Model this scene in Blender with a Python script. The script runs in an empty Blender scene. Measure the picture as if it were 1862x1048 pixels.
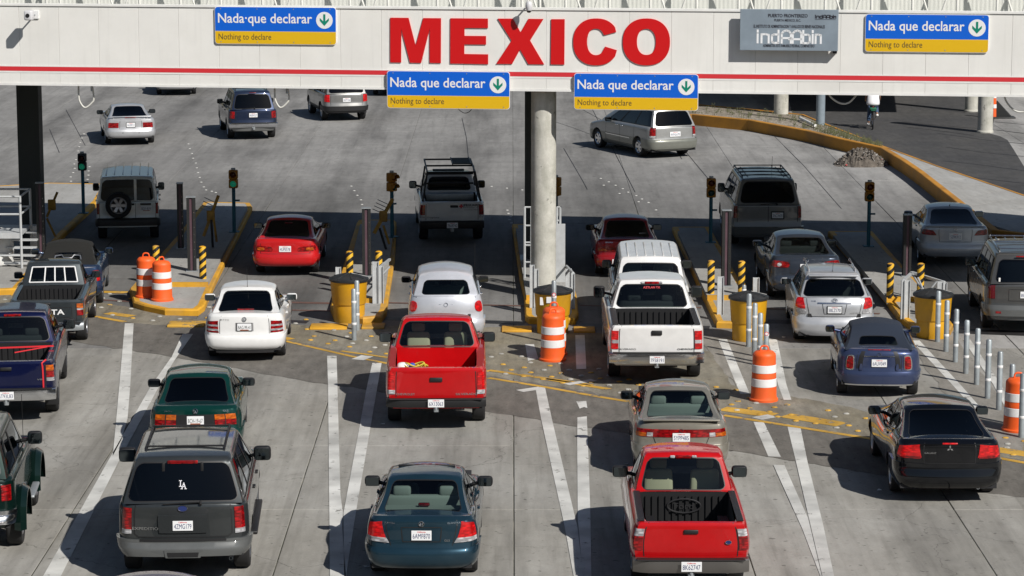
import bpy, math, random
from mathutils import Vector, Matrix
random.seed(7)
sc = bpy.context.scene
R = math.radians
# ------------------------------------------------------------------ camera
F, CX, CY, CH = 5000.0, 931.0, 524.0, 11.4
PITCH = math.atan(841.0 / F)
cam = bpy.data.cameras.new('camera'); camo = bpy.data.objects.new('camera', cam)
sc.collection.objects.link(camo); sc.camera = camo
camo.location = (0, 0, CH); camo.rotation_euler = (math.pi / 2 - PITCH, 0, 0)
cam.sensor_width = 36; cam.lens = F / 1862 * 36; cam.clip_start = 1; cam.clip_end = 2000
# ------------------------------------------------------------------ light
SUN_EL = 39.3; SX, SY = 0.645, -0.764
world = bpy.data.worlds.new("World"); sc.world = world; world.use_nodes = True
wn = world.node_tree.nodes; wl = world.node_tree.links
sky = wn.new('ShaderNodeTexSky'); sky.sky_type = 'NISHITA'; sky.sun_disc = False
sky.sun_elevation = R(SUN_EL); sky.sun_rotation = math.atan2(SX, SY)
sky.air_density = 1.0; sky.dust_density = 0.6
wn['Background'].inputs['Strength'].default_value = 0.05
wl.new(sky.outputs[0], wn['Background'].inputs['Color'])
sl = bpy.data.lights.new('sun', 'SUN'); sl.energy = 5.0; sl.angle = R(0.53); sl.color = (1, .955, .89)
so = bpy.data.objects.new('sun', sl); sc.collection.objects.link(so)
so.rotation_euler = Vector((-SX * math.cos(R(SUN_EL)), -SY * math.cos(R(SUN_EL)), -math.sin(R(SUN_EL)))).to_track_quat('-Z', 'Y').to_euler()
so.location = (30, -30, 60)
sc.view_settings.view_transform = 'Standard'; sc.view_settings.look = 'None'
sc.view_settings.gamma = 1; sc.view_settings.exposure = 0.0; sc.view_settings.use_curve_mapping = False
sc.cycles.max_bounces = 8; sc.cycles.transparent_max_bounces = 16
sc.cycles.caustics_reflective = False; sc.cycles.caustics_refractive = False
C = sc.collection
cp, sp = math.cos(PITCH), math.sin(PITCH)
def at(px, py, z=0.0):
    """ground-plan point of the surveyed photograph position at height z"""
    a = (px - CX) / F; b = (py - CY) / F
    dx, dy, dz = a, cp - b * sp, -sp - b * cp
    t = (z - CH) / dz
    return Vector((dx * t, dy * t, z))
def xat(px, y, z):
    return (px - CX) / F * (y * cp + (CH - z) * sp)
def zat(py, y):
    th = PITCH + math.atan((py - CY) / F)
    return CH - y * math.tan(th)
# ------------------------------------------------------------------ materials
_m = {}
def mat(name, col, rough=.6, metal=0., coat=0., noise=0., nscale=8., emit=None, estr=0., spec=None, bump=0., bscale=60., grime=None):
    if name in _m: return _m[name]
    m = bpy.data.materials.new(name); m.use_nodes = True; nt = m.node_tree; N = nt.nodes; L = nt.links
    b = N['Principled BSDF']; b.inputs['Base Color'].default_value = (*col, 1)
    b.inputs['Roughness'].default_value = rough; b.inputs['Metallic'].default_value = metal
    b.inputs['Coat Weight'].default_value = coat; b.inputs['Coat Roughness'].default_value = .04
    if spec is not None: b.inputs['Specular IOR Level'].default_value = spec
    if emit: b.inputs['Emission Color'].default_value = (*emit, 1); b.inputs['Emission Strength'].default_value = estr
    if noise > 0:
        g = N.new('ShaderNodeNewGeometry')
        n = N.new('ShaderNodeTexNoise'); n.inputs['Scale'].default_value = nscale; n.inputs['Detail'].default_value = 6; n.inputs['Roughness'].default_value = .65
        L.new(g.outputs['Position'], n.inputs['Vector'])
        r = N.new('ShaderNodeMapRange'); r.inputs[1].default_value = .3; r.inputs[2].default_value = .7
        r.inputs[3].default_value = 1 - noise; r.inputs[4].default_value = 1 + noise * .5
        L.new(n.outputs['Fac'], r.inputs[0])
        mx = N.new('ShaderNodeVectorMath'); mx.operation = 'SCALE'; mx.inputs[0].default_value = col
        L.new(r.outputs[0], mx.inputs['Scale'])
        out = mx.outputs[0]
        if grime:
            n2 = N.new('ShaderNodeTexNoise'); n2.inputs['Scale'].default_value = nscale * .35; n2.inputs['Detail'].default_value = 8
            L.new(g.outputs['Position'], n2.inputs['Vector'])
            r2 = N.new('ShaderNodeMapRange'); r2.inputs[1].default_value = .48; r2.inputs[2].default_value = .68; r2.inputs[3].default_value = 0; r2.inputs[4].default_value = grime[1]
            L.new(n2.outputs['Fac'], r2.inputs[0])
            mm = N.new('ShaderNodeMix'); mm.data_type = 'RGBA'; mm.inputs['B'].default_value = (*grime[0], 1)
            L.new(r2.outputs[0], mm.inputs['Factor']); L.new(out, mm.inputs['A']); out = mm.outputs['Result']
        L.new(out, b.inputs['Base Color'])
        r3 = N.new('ShaderNodeMapRange'); r3.inputs[3].default_value = rough * .8; r3.inputs[4].default_value = min(1, rough * 1.3)
        L.new(n.outputs['Fac'], r3.inputs[0]); L.new(r3.outputs[0], b.inputs['Roughness'])
    if bump > 0:
        g2 = N.new('ShaderNodeNewGeometry'); n3 = N.new('ShaderNodeTexNoise'); n3.inputs['Scale'].default_value = bscale; n3.inputs['Detail'].default_value = 4
        L.new(g2.outputs['Position'], n3.inputs['Vector'])
        bp = N.new('ShaderNodeBump'); bp.inputs['Strength'].default_value = bump; bp.inputs['Distance'].default_value = .02
        L.new(n3.outputs['Fac'], bp.inputs['Height']); L.new(bp.outputs[0], b.inputs['Normal'])
    _m[name] = m; return m
def glassmat(name, tint, rough=.02, blue=0.):
    if name in _m: return _m[name]
    m = bpy.data.materials.new(name); m.use_nodes = True; nt = m.node_tree; N = nt.nodes; L = nt.links
    N.remove(N['Principled BSDF']); o = N['Material Output']
    t = N.new('ShaderNodeBsdfTransparent'); t.inputs[0].default_value = (*tint, 1)
    g = N.new('ShaderNodeBsdfGlossy'); g.inputs['Roughness'].default_value = rough; g.inputs[0].default_value = (.9, .95, 1, 1)
    f = N.new('ShaderNodeFresnel'); f.inputs[0].default_value = 1.5
    mx = N.new('ShaderNodeMixShader'); L.new(f.outputs[0], mx.inputs[0]); L.new(t.outputs[0], mx.inputs[1]); L.new(g.outputs[0], mx.inputs[2])
    L.new(mx.outputs[0], o.inputs[0]); _m[name] = m; return m
def groundmat(name, base, warm, dark, lane=False, streak=.35, rough=.9, fine=.12, objrand=.06, crack=0., big=.35, oil_shade=None):
    """weathered concrete / asphalt: world-space mottling, long tyre streaks, specks, cracks"""
    m = bpy.data.materials.new(name); m.use_nodes = True; nt = m.node_tree; N = nt.nodes; L = nt.links
    b = N['Principled BSDF']; b.inputs['Roughness'].default_value = rough; b.inputs['Specular IOR Level'].default_value = .3
    g = N.new('ShaderNodeNewGeometry')
    def noise(scale, det=6, vec=None, sc3=None, rgh=.6):
        n = N.new('ShaderNodeTexNoise'); n.inputs['Scale'].default_value = scale; n.inputs['Detail'].default_value = det; n.inputs['Roughness'].default_value = rgh
        v = g.outputs['Position']
        if sc3:
            mp = N.new('ShaderNodeMapping'); mp.inputs['Scale'].default_value = sc3
            L.new(v, mp.inputs[0]); v = mp.outputs[0]
        L.new(v, n.inputs['Vector']); return n.outputs['Fac']
    def rng(s, a, b_, c, d):
        r = N.new('ShaderNodeMapRange'); r.inputs[1].default_value = a; r.inputs[2].default_value = b_; r.inputs[3].default_value = c; r.inputs[4].default_value = d
        L.new(s, r.inputs[0]); return r.outputs[0]
    def mul(a, b_):
        x = N.new('ShaderNodeMath'); x.operation = 'MULTIPLY'
        L.new(a, x.inputs[0]); L.new(b_, x.inputs[1]) if not isinstance(b_, float) else setattr(x.inputs[1], 'default_value', b_)
        return x.outputs[0]
    mix = N.new('ShaderNodeMix'); mix.data_type = 'RGBA'
    mix.inputs['A'].default_value = (*base, 1); mix.inputs['B'].default_value = (*warm, 1)
    L.new(rng(noise(big, 8), .35, .65, 0, 1), mix.inputs['Factor'])
    m2 = N.new('ShaderNodeMix'); m2.data_type = 'RGBA'; m2.inputs['B'].default_value = (*dark, 1)
    L.new(mix.outputs['Result'], m2.inputs['A'])
    st = rng(noise(1.0, 7, sc3=(1.1, .09, 1)), .46, .70, 0, streak * 1.6)
    st2 = rng(noise(1.0, 5, sc3=(5.5, .25, 1)), .5, .75, 0, streak)
    ad = N.new('ShaderNodeMath'); ad.operation = 'ADD'; ad.use_clamp = True; L.new(st, ad.inputs[0]); L.new(st2, ad.inputs[1])
    fac = ad.outputs[0]
    bl = rng(noise(1.7, 8, rgh=.7), .56, .74, 0, streak)
    ad2 = N.new('ShaderNodeMath'); ad2.operation = 'ADD'; ad2.use_clamp = True; L.new(fac, ad2.inputs[0]); L.new(bl, ad2.inputs[1]); fac = ad2.outputs[0]
    L.new(fac, m2.inputs['Factor'])
    v = N.new('ShaderNodeVectorMath'); v.operation = 'SCALE'; L.new(m2.outputs['Result'], v.inputs[0])
    k = rng(noise(22, 8, rgh=.8), .25, .75, 1 - fine, 1 + fine)
    k = mul(k, rng(noise(6.5, 2, rgh=.5), .28, .34, .55, 1.0))          # small dark specks
    k = mul(k, rng(noise(4.0, 5, sc3=(1, .35, 1)), .3, .7, 1 - fine * .8, 1 + fine * .8))
    oi = N.new('ShaderNodeObjectInfo'); k = mul(k, rng(oi.outputs['Random'], 0, 1, 1 - objrand, 1 + objrand))
    if crack > 0:
        vo = N.new('ShaderNodeTexVoronoi'); vo.feature = 'DISTANCE_TO_EDGE'; vo.inputs['Scale'].default_value = .22
        nn = N.new('ShaderNodeTexNoise'); nn.inputs['Scale'].default_value = 1.2; nn.inputs['Detail'].default_value = 6
        L.new(g.outputs['Position'], nn.inputs['Vector'])
        va = N.new('ShaderNodeVectorMath'); va.operation = 'MULTIPLY_ADD'; va.inputs[1].default_value = (1.2, 1.2, 0)
        L.new(nn.outputs['Color'], va.inputs[0]); L.new(g.outputs['Position'], va.inputs[2]); L.new(va.outputs[0], vo.inputs['Vector'])
        k = mul(k, rng(vo.outputs['Distance'], .0, .0028, 1 - crack, 1.0))
    if lane:   # oil drip track down the middle of each queueing lane
        sl_ = N.new('ShaderNodeSeparateXYZ'); L.new(g.outputs['Position'], sl_.inputs[0])
        wob = N.new('ShaderNodeMath'); wob.operation = 'MULTIPLY_ADD'; wob.inputs[1].default_value = 1.4; L.new(noise(.35, 4), wob.inputs[0]); L.new(sl_.outputs['X'], wob.inputs[2])
        ph = N.new('ShaderNodeMath'); ph.operation = 'MULTIPLY_ADD'; ph.inputs[1].default_value = 2*math.pi/4.05; ph.inputs[2].default_value = (1.3-.7)*2*math.pi/4.05; L.new(wob.outputs[0], ph.inputs[0])
        cs = N.new('ShaderNodeMath'); cs.operation = 'COSINE'; L.new(ph.outputs[0], cs.inputs[0])
        tr = rng(cs.outputs[0], .35, .95, 0, 1); amt = mul(tr, rng(noise(1.0, 6, sc3=(1.2, .22, 1)), .32, .62, .12, 1))
        k = mul(k, rng(amt, 0, 1, 1.03, .70))
    if oil_shade:   # soot and oil ground into the booth lanes, darkened to deepen the canopy shade
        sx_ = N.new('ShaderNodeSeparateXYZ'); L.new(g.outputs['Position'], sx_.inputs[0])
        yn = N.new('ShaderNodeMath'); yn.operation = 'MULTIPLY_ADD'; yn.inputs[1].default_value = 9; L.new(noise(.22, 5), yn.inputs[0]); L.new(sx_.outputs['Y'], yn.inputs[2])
        up_ = rng(yn.outputs[0], oil_shade[0]+4.5, oil_shade[1]+4.5, 1, .66); dn_ = rng(yn.outputs[0], oil_shade[2]+4.5, oil_shade[3]+4.5, 1, 1.5)
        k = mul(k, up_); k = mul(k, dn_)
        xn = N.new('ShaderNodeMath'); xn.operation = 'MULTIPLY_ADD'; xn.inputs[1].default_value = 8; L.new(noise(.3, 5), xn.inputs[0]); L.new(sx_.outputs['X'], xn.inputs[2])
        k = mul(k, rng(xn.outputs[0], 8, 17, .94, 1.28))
    L.new(k, v.inputs['Scale']); L.new(v.outputs[0], b.inputs['Base Color'])
    bp = N.new('ShaderNodeBump'); bp.inputs['Strength'].default_value = .35; bp.inputs['Distance'].default_value = .01
    L.new(noise(45, 6, rgh=.7), bp.inputs['Height']); L.new(bp.outputs[0], b.inputs['Normal'])
    return m
def wornpaint(name, col, under, wear=.5, rough=.7):
    m = bpy.data.materials.new(name); m.use_nodes = True; nt = m.node_tree; N = nt.nodes; L = nt.links
    b = N['Principled BSDF']; b.inputs['Roughness'].default_value = rough
    g = N.new('ShaderNodeNewGeometry')
    n = N.new('ShaderNodeTexNoise'); n.inputs['Scale'].default_value = 3.2; n.inputs['Detail'].default_value = 10; n.inputs['Roughness'].default_value = .75
    L.new(g.outputs['Position'], n.inputs['Vector'])
    r = N.new('ShaderNodeMapRange'); r.inputs[1].default_value = wear; r.inputs[2].default_value = wear + .03; L.new(n.outputs['Fac'], r.inputs[0])
    n2 = N.new('ShaderNodeTexNoise'); n2.inputs['Scale'].default_value = 1.1; n2.inputs['Detail'].default_value = 8
    L.new(g.outputs['Position'], n2.inputs['Vector'])
    r2 = N.new('ShaderNodeMapRange'); r2.inputs[1].default_value = .3; r2.inputs[2].default_value = .7; r2.inputs[3].default_value = .58; r2.inputs[4].default_value = 1.08; L.new(n2.outputs['Fac'], r2.inputs[0])
    v = N.new('ShaderNodeVectorMath'); v.operation = 'SCALE'; v.inputs[0].default_value = col; L.new(r2.outputs[0], v.inputs['Scale'])
    mx = N.new('ShaderNodeMix'); mx.data_type = 'RGBA'; mx.inputs['B'].default_value = (*under, 1)
    L.new(v.outputs[0], mx.inputs['A']); L.new(r.outputs[0], mx.inputs['Factor']); L.new(mx.outputs['Result'], b.inputs['Base Color'])
    return m
# ------------------------------------------------------------------ mesh helpers
class MB:
    def __init__(s): s.v = []; s.f = []; s.mi = []
    def add(s, vs, fs, mi=0):
        o = len(s.v); s.v += [tuple(v) for v in vs]; s.f += [tuple(i + o for i in f) for f in fs]; s.mi += [mi] * len(fs)
    def box(s, x0, x1, y0, y1, z0, z1, mi=0):
        s.add([(x0,y0,z0),(x1,y0,z0),(x1,y1,z0),(x0,y1,z0),(x0,y0,z1),(x1,y0,z1),(x1,y1,z1),(x0,y1,z1)],
              [(0,3,2,1),(4,5,6,7),(0,1,5,4),(1,2,6,5),(2,3,7,6),(3,0,4,7)], mi)
    def rbox(s, c, d, r=.02, mi=0, seg=2, taper=0.):
        """rounded box: superellipse-rounded cube sheet"""
        n = 2 + 2 * seg; hx, hy, hz = d[0] / 2, d[1] / 2, d[2] / 2
        r = min(r, hx, hy, hz)
        def coords(h):
            out = []
            for i in range(seg + 1): out.append(-1 + 0 * i)
            return out
        # build by normalising points of a gridded cube
        def ax(h):
            a = [-h] + [-(h - r * (1 - math.cos(math.pi / 2 * 1)) ) ] if False else None
            L1 = [-h + r * (1 - math.cos(math.pi / 2 * k / seg)) for k in range(seg + 1)]
            return L1 + [-x for x in reversed(L1)] if h > r * 1.001 else L1 + [-x for x in reversed(L1[:-1])]
        X, Y, Z = ax(hx), ax(hy), ax(hz)
        idx = {}; vs = []; fs = []
        def P(x, y, z):
            k = (round(x, 6), round(y, 6), round(z, 6))
            if k in idx: return idx[k]
            q = Vector((max(-hx + r, min(hx - r, x)), max(-hy + r, min(hy - r, y)), max(-hz + r, min(hz - r, z))))
            d_ = Vector((x, y, z)) - q
            if d_.length > 1e-9: d_ = d_.normalized() * r
            p = q + d_
            if taper: p.x *= 1 - taper * (p.z / hz + 1) / 2; p.y *= 1 - taper * (p.z / hz + 1) / 2
            idx[k] = len(vs); vs.append((p.x + c[0], p.y + c[1], p.z + c[2])); return idx[k]
        def face(A, B, fn, flip):
            for i in range(len(A) - 1):
                for j in range(len(B) - 1):
                    q = [P(*fn(A[i], B[j])), P(*fn(A[i+1], B[j])), P(*fn(A[i+1], B[j+1])), P(*fn(A[i], B[j+1]))]
                    if len(set(q)) < 3: continue
                    fs.append(tuple(q if not flip else q[::-1]))
        face(X, Y, lambda a, b: (a, b, hz), False); face(X, Y, lambda a, b: (a, b, -hz), True)
        face(X, Z, lambda a, b: (a, -hy, b), False); face(X, Z, lambda a, b: (a, hy, b), True)
        face(Y, Z, lambda a, b: (hx, a, b), False); face(Y, Z, lambda a, b: (-hx, a, b), True)
        s.add(vs, fs, mi)
    def prism(s, poly, z0, z1, mi=0, bottom=False):
        n = len(poly)
        if sum(poly[i][0]*poly[(i+1)%n][1]-poly[(i+1)%n][0]*poly[i][1] for i in range(n)) < 0: poly = poly[::-1]
        vs = [(p[0], p[1], z0) for p in poly] + [(p[0], p[1], z1) for p in poly]
        fs = [tuple(range(n, 2*n))] + [(i, (i+1) % n, n + (i+1) % n, n + i) for i in range(n)]
        if bottom: fs.append(tuple(range(n-1, -1, -1)))
        s.add(vs, fs, mi)
    def cyl(s, p0, p1, r0, r1=None, n=14, mi=0, caps=True):
        r1 = r0 if r1 is None else r1
        p0 = Vector(p0); p1 = Vector(p1); d = (p1 - p0).normalized()
        a = d.orthogonal().normalized(); b = d.cross(a)
        vs = []
        for p, r in ((p0, r0), (p1, r1)):
            for i in range(n):
                t = 2 * math.pi * i / n; vs.append(p + a * (r * math.cos(t)) + b * (r * math.sin(t)))
        fs = [(i, (i+1) % n, n + (i+1) % n, n + i) for i in range(n)]
        if caps: fs += [tuple(range(n-1, -1, -1)), tuple(range(n, 2*n))]
        s.add(vs, fs, mi)
    def lathe(s, prof, c=(0,0,0), n=24, axis='z', mi=0, mis=None):
        vs = []; fs = []; mm = []
        for (r, h) in prof:
            for i in range(n):
                t = 2 * math.pi * i / n; x, y = r * math.cos(t), r * math.sin(t)
                vs.append((c[0]+x, c[1]+y, c[2]+h) if axis == 'z' else (c[0]+h, c[1]+x, c[2]+y))
        for k in range(len(prof) - 1):
            for i in range(n):
                fs.append((k*n+i, k*n+(i+1) % n, (k+1)*n+(i+1) % n, (k+1)*n+i)); mm.append(mis[k] if mis else mi)
        o = len(s.v); s.v += vs; s.f += [tuple(i + o for i in f) for f in fs]; s.mi += mm
    def tube(s, pts, r, n=8, mi=0, closed=False):
        pts = [Vector(p) for p in pts]; vs = []; fs = []; m = len(pts)
        up = None
        for i, p in enumerate(pts):
            a = pts[max(i-1, 0)] if not closed else pts[i-1]; b = pts[min(i+1, m-1)] if not closed else pts[(i+1) % m]
            d = (b - a).normalized()
            if up is None: up = d.orthogonal().normalized()
            up = (up - d * up.dot(d)).normalized(); w = d.cross(up)
            for k in range(n):
                t = 2 * math.pi * k / n; vs.append(p + up * (r * math.cos(t)) + w * (r * math.sin(t)))
        for i in range(m if closed else m - 1):
            j = (i + 1) % m
            for k in range(n): fs.append((i*n+k, i*n+(k+1) % n, j*n+(k+1) % n, j*n+k))
        if not closed: fs += [tuple(range(n-1, -1, -1)), tuple(range((m-1)*n, m*n))]
        s.add(vs, fs, mi)
    def build(s, name, mats, parent=None, smooth=None, mesh_only=False, dedupe=False):
        me = bpy.data.meshes.new(name); me.from_pydata(s.v, [], s.f)
        if not isinstance(mats, (list, tuple)): mats = [mats]
        for m in mats: me.materials.append(m)
        me.polygons.foreach_set('material_index', s.mi)
        if dedupe:
            import bmesh
            bm = bmesh.new(); bm.from_mesh(me); bmesh.ops.remove_doubles(bm, verts=bm.verts, dist=1e-4)
            bmesh.ops.recalc_face_normals(bm, faces=bm.faces); bm.to_mesh(me); bm.free()
        me.update()
        if smooth:
            me.shade_smooth(); me.set_sharp_from_angle(angle=R(smooth))
        if mesh_only: return me
        return link(name, me, parent)
def link(name, me, parent=None):
    o = bpy.data.objects.new(name, me); C.objects.link(o)
    if parent is not None: o.parent = parent
    return o
def tag(o, label=None, cat=None, group=None, kind=None):
    if label: o['label'] = label
    if cat: o['category'] = cat
    if group: o['group'] = group
    if kind: o['kind'] = kind
    return o
def empty(name, loc=(0,0,0), rz=0., label=None, cat=None, group=None, kind=None):
    o = bpy.data.objects.new(name, None); C.objects.link(o); o.location = loc; o.rotation_euler = (0, 0, rz); o.empty_display_size = .2
    return tag(o, label, cat, group, kind)
def kids(o): return [c for c in bpy.data.objects if c.parent == o]
def copy_tree(o, parent=None):
    c = o.copy(); C.objects.link(c)
    if parent is not None: c.parent = parent
    for ch in kids(o): copy_tree(ch, c)
    return c
_tc = {}
def textmesh(s, w, h, bold=0., key=None):
    """flat lettering as a mesh in XZ plane facing -Y, centred, scaled to w x h"""
    k = (s, round(w, 3), round(h, 3), bold)
    if k in _tc: return _tc[k]
    cu = bpy.data.curves.new('t', 'FONT'); cu.body = s; cu.size = 1; cu.resolution_u = 3; cu.offset = bold; cu.space_character = 1.0
    ob = bpy.data.objects.new('t', cu); C.objects.link(ob)
    dg = bpy.context.evaluated_depsgraph_get(); me0 = ob.evaluated_get(dg).to_mesh()
    vs = [v.co.copy() for v in me0.vertices]; fs = [tuple(p.vertices) for p in me0.polygons]
    ob.evaluated_get(dg).to_mesh_clear(); bpy.data.objects.remove(ob); bpy.data.curves.remove(cu)
    x0 = min(v.x for v in vs); x1 = max(v.x for v in vs); y0 = min(v.y for v in vs); y1 = max(v.y for v in vs)
    out = [((v.x - (x0+x1)/2) * w / (x1-x0), 0, (v.y - (y0+y1)/2) * h / (y1-y0)) for v in vs]
    me = bpy.data.meshes.new('lettering'); me.from_pydata(out, [], fs); me.update()
    _tc[k] = me; return me
def letter(s, w, h, m, parent, loc, rot=(0,0,0), bold=0., name='lettering'):
    me = textmesh(s, w, h, bold).copy(); me.materials.append(m)
    o = link(name, me, parent); o.location = loc; o.rotation_euler = rot; return o
def catmull(pts, n=6):
    pts = [Vector(p) for p in pts]; out = []
    P = [pts[0]*2 - pts[1]] + pts + [pts[-1]*2 - pts[-2]]
    for i in range(1, len(P) - 2):
        a, b, c, d = P[i-1:i+3]
        for k in range(n):
            t = k / n
            out.append(.5 * ((2*b) + (c-a)*t + (2*a-5*b+4*c-d)*t*t + (3*b-a-3*c+d)*t**3))
    out.append(pts[-1]); return out
# shared materials
M = dict(
 black=mat('black_plastic', (.012, .012, .013), .5), rubber=mat('rubber', (.015, .015, .016), .85),
 chrome=mat('chrome', (.75, .76, .78), .18, 1.), steel=mat('galvanised_steel', (.42, .45, .47), .45, .6, noise=.2, nscale=5),
 rim=mat('alloy_rim', (.45, .46, .48), .35, .9), red=mat('lamp_red', (.32, .004, .006), .25, coat=.6), amber=mat('lamp_amber', (.62, .13, .01), .25, coat=.6),
 clear=mat('lamp_clear', (.50, .50, .52), .2, coat=.6), redlit=mat('lamp_red_lit', (.50, .006, .008), .25, coat=.6, emit=(1, .01, .01), estr=.12),
 plate=mat('plate_white', (.78, .79, .80), .5), platebl=mat('plate_blue', (.012, .025, .12), .5), plred=mat('plate_red', (.6, .05, .06), .5),
 seatc=mat('seat_beige', (.42, .40, .28), .9), seatg=mat('seat_grey', (.46, .48, .46), .9), seatd=mat('seat_dark', (.05, .05, .055), .9),
 inner=mat('interior_dark', (.02, .02, .022), .9),
 gdark=glassmat('glass_privacy', (.03, .035, .04)), gmid=glassmat('glass_tinted', (.46, .54, .52)), gclear=glassmat('glass_clear', (.78, .84, .82)),
 yellow=mat('yellow_paint', (.72, .36, .015), .5, noise=.22, nscale=2.2, grime=((.25, .2, .12), .55)),
 white=mat('white_paint', (.78, .78, .76), .5, noise=.08, nscale=3),
)
def lampcells(m, lo, hi, sc_=34):
    nt = m.node_tree; N = nt.nodes; L = nt.links; b = N['Principled BSDF']; col = tuple(b.inputs['Base Color'].default_value)[:3]
    tc = N.new('ShaderNodeTexCoord'); mp = N.new('ShaderNodeMapping'); mp.inputs['Scale'].default_value = (.6, .6, 1.5); L.new(tc.outputs['Object'], mp.inputs[0])
    v = N.new('ShaderNodeTexVoronoi'); v.inputs['Scale'].default_value = sc_ * .5; v.distance = 'CHEBYCHEV'; v.inputs['Randomness'].default_value = .7; L.new(mp.outputs[0], v.inputs['Vector'])
    r = N.new('ShaderNodeMapRange'); r.inputs[1].default_value = 0; r.inputs[2].default_value = .55; r.inputs[3].default_value = hi; r.inputs[4].default_value = lo; L.new(v.outputs['Distance'], r.inputs[0])
    s = N.new('ShaderNodeVectorMath'); s.operation = 'SCALE'; s.inputs[0].default_value = col; L.new(r.outputs[0], s.inputs['Scale']); L.new(s.outputs[0], b.inputs['Base Color'])
    bp = N.new('ShaderNodeBump'); bp.inputs['Strength'].default_value = .35; bp.inputs['Distance'].default_value = .004; L.new(v.outputs['Distance'], bp.inputs['Height']); L.new(bp.outputs[0], b.inputs['Normal'])
for _k, _lo, _hi in (('red', .35, 1.5), ('redlit', .45, 1.5), ('amber', .5, 1.3), ('clear', .5, 1.4)): lampcells(M[_k], _lo, _hi)
# ================================================================== SETTING
conc = groundmat('concrete_slab', (.34, .332, .308), (.272, .262, .236), (.15, .143, .128), lane=True, streak=.42, crack=.45, objrand=.07)
plaza = groundmat('concrete_worn', (.315, .31, .30), (.205, .202, .196), (.10, .098, .095), streak=.28, crack=.12, lane=True, oil_shade=(60, 66, 80, 90), objrand=.05, big=.11)
asph = groundmat('brown_asphalt', (.175, .163, .145), (.14, .131, .118), (.085, .079, .071), streak=.3, fine=.3)
asphd = groundmat('dark_asphalt', (.060, .060, .062), (.078, .076, .074), (.042, .042, .044), streak=.25, fine=.22)
walk = groundmat('island_concrete', (.37, .37, .36), (.32, .315, .30), (.22, .215, .2), streak=.2, objrand=.03)
joint = mat('joint_dirt', (.05, .052, .034), .95, noise=.5, nscale=3, grime=((.22, .21, .17), .9))
dirt = groundmat('gravel_dirt', (.22, .19, .15), (.30, .27, .22), (.12, .10, .08), streak=.3, fine=.45)
ypaint = wornpaint('yellow_road_paint', (.62, .36, .05), (.16, .145, .12), .56)
wpaint = wornpaint('white_road_paint', (.66, .66, .63), (.2, .195, .18), .595)
kerbm = mat('kerb_yellow', (.66, .34, .02), .65, noise=.25, nscale=2.5, grime=((.2, .17, .12), .5))
orng = mat('wall_ochre', (.52, .235, .025), .7, noise=.22, nscale=1.2, grime=((.14, .09, .05), .5))

g = MB(); g.add([(-400, -60, -.03), (400, -60, -.03), (400, 700, -.03), (-400, 700, -.03)], [(0, 1, 2, 3)])
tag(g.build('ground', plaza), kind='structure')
g = MB(); g.add([(-40, 20, -.014), (40, 20, -.014), (40, 150, -.014), (-40, 150, -.014)], [(0, 1, 2, 3)])
pave = tag(g.build('road_surface', joint), kind='structure')
# hill ring all round, out of view, added to darken sky reflections on cars
hb = MB(); hv = []; hf = []; NH = 96
for i in range(NH):
    t = 2*math.pi*i/NH
    for j in range(6):
        rad = 330 + 70*j; hh = (0, .45, .75, 1, 1.1, .6)[j]*(62 + 22*math.sin(3*t+1) + 14*math.sin(7*t) + 8*math.sin(17*t+j)) - (1 if j == 0 else 0)
        hv.append((rad*math.cos(t), 90+rad*math.sin(t), hh))
for i in range(NH):
    for j in range(5): a = i*6+j; c_ = ((i+1) % NH)*6+j; hf.append((a, c_, c_+1, a+1))
hb.add(hv, hf); tag(hb.build('added_hills', groundmat('hill_scrub', (.12, .11, .08), (.16, .14, .10), (.05, .06, .035), big=.02, streak=.4), smooth=60), kind='structure')
SW, SLN = 3.72, 4.85
def slabmesh(m, gp=.008):
    b = MB(); x, y = SW/2 - gp, SLN/2 - gp*.6
    b.add([(-x,-y,-.3),(x,-y,-.3),(x,y,-.3),(-x,y,-.3),(-x,-y,-.008),(x,-y,-.008),(x,y,-.008),(-x,y,-.008),
           (-x+.008,-y+.008,0),(x-.008,-y+.008,0),(x-.008,y-.008,0),(-x+.008,y-.008,0)],
          [(0,1,5,4),(1,2,6,5),(2,3,7,6),(3,0,4,7),(4,5,9,8),(5,6,10,9),(6,7,11,10),(7,4,8,11),(8,9,10,11)])
    return b.build('concrete_slab', m, mesh_only=True)
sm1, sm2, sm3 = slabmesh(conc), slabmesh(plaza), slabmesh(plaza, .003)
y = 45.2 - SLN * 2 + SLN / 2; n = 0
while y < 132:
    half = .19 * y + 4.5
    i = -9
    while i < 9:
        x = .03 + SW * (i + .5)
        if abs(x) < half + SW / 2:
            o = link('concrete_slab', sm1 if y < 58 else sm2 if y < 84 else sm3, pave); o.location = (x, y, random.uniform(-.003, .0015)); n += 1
        i += 1
    y += SLN
def sheet(name, px, z, m, parent=None, kind='structure', z_is=0):
    if parent is None and name in ('asphalt_strip', 'stud_field', 'pale_pavement'):
        rj = random.Random(len(px)); q = []
        for (x0, y0), (x1, y1) in zip(px, px[1:] + px[:1]):
            k = max(1, int(math.hypot(x1-x0, (y1-y0)*2)/14))
            for i in range(k): q.append((x0+(x1-x0)*i/k + (rj.uniform(-3, 3) if i else 0), y0+(y1-y0)*i/k + (rj.uniform(-1.6, 1.6) if i else 0)))
        px = q
    b = MB(); P = [at(x, yy) for x, yy in px]
    n = len(P)
    ar = sum(P[i].x*P[(i+1)%n].y-P[(i+1)%n].x*P[i].y for i in range(n))
    if ar < 0: P = P[::-1]
    b.add([(p.x, p.y, z) for p in P], [tuple(range(n))])
    o = b.build(name, m, parent)
    if parent is None: tag(o, kind=kind)
    return o
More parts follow.
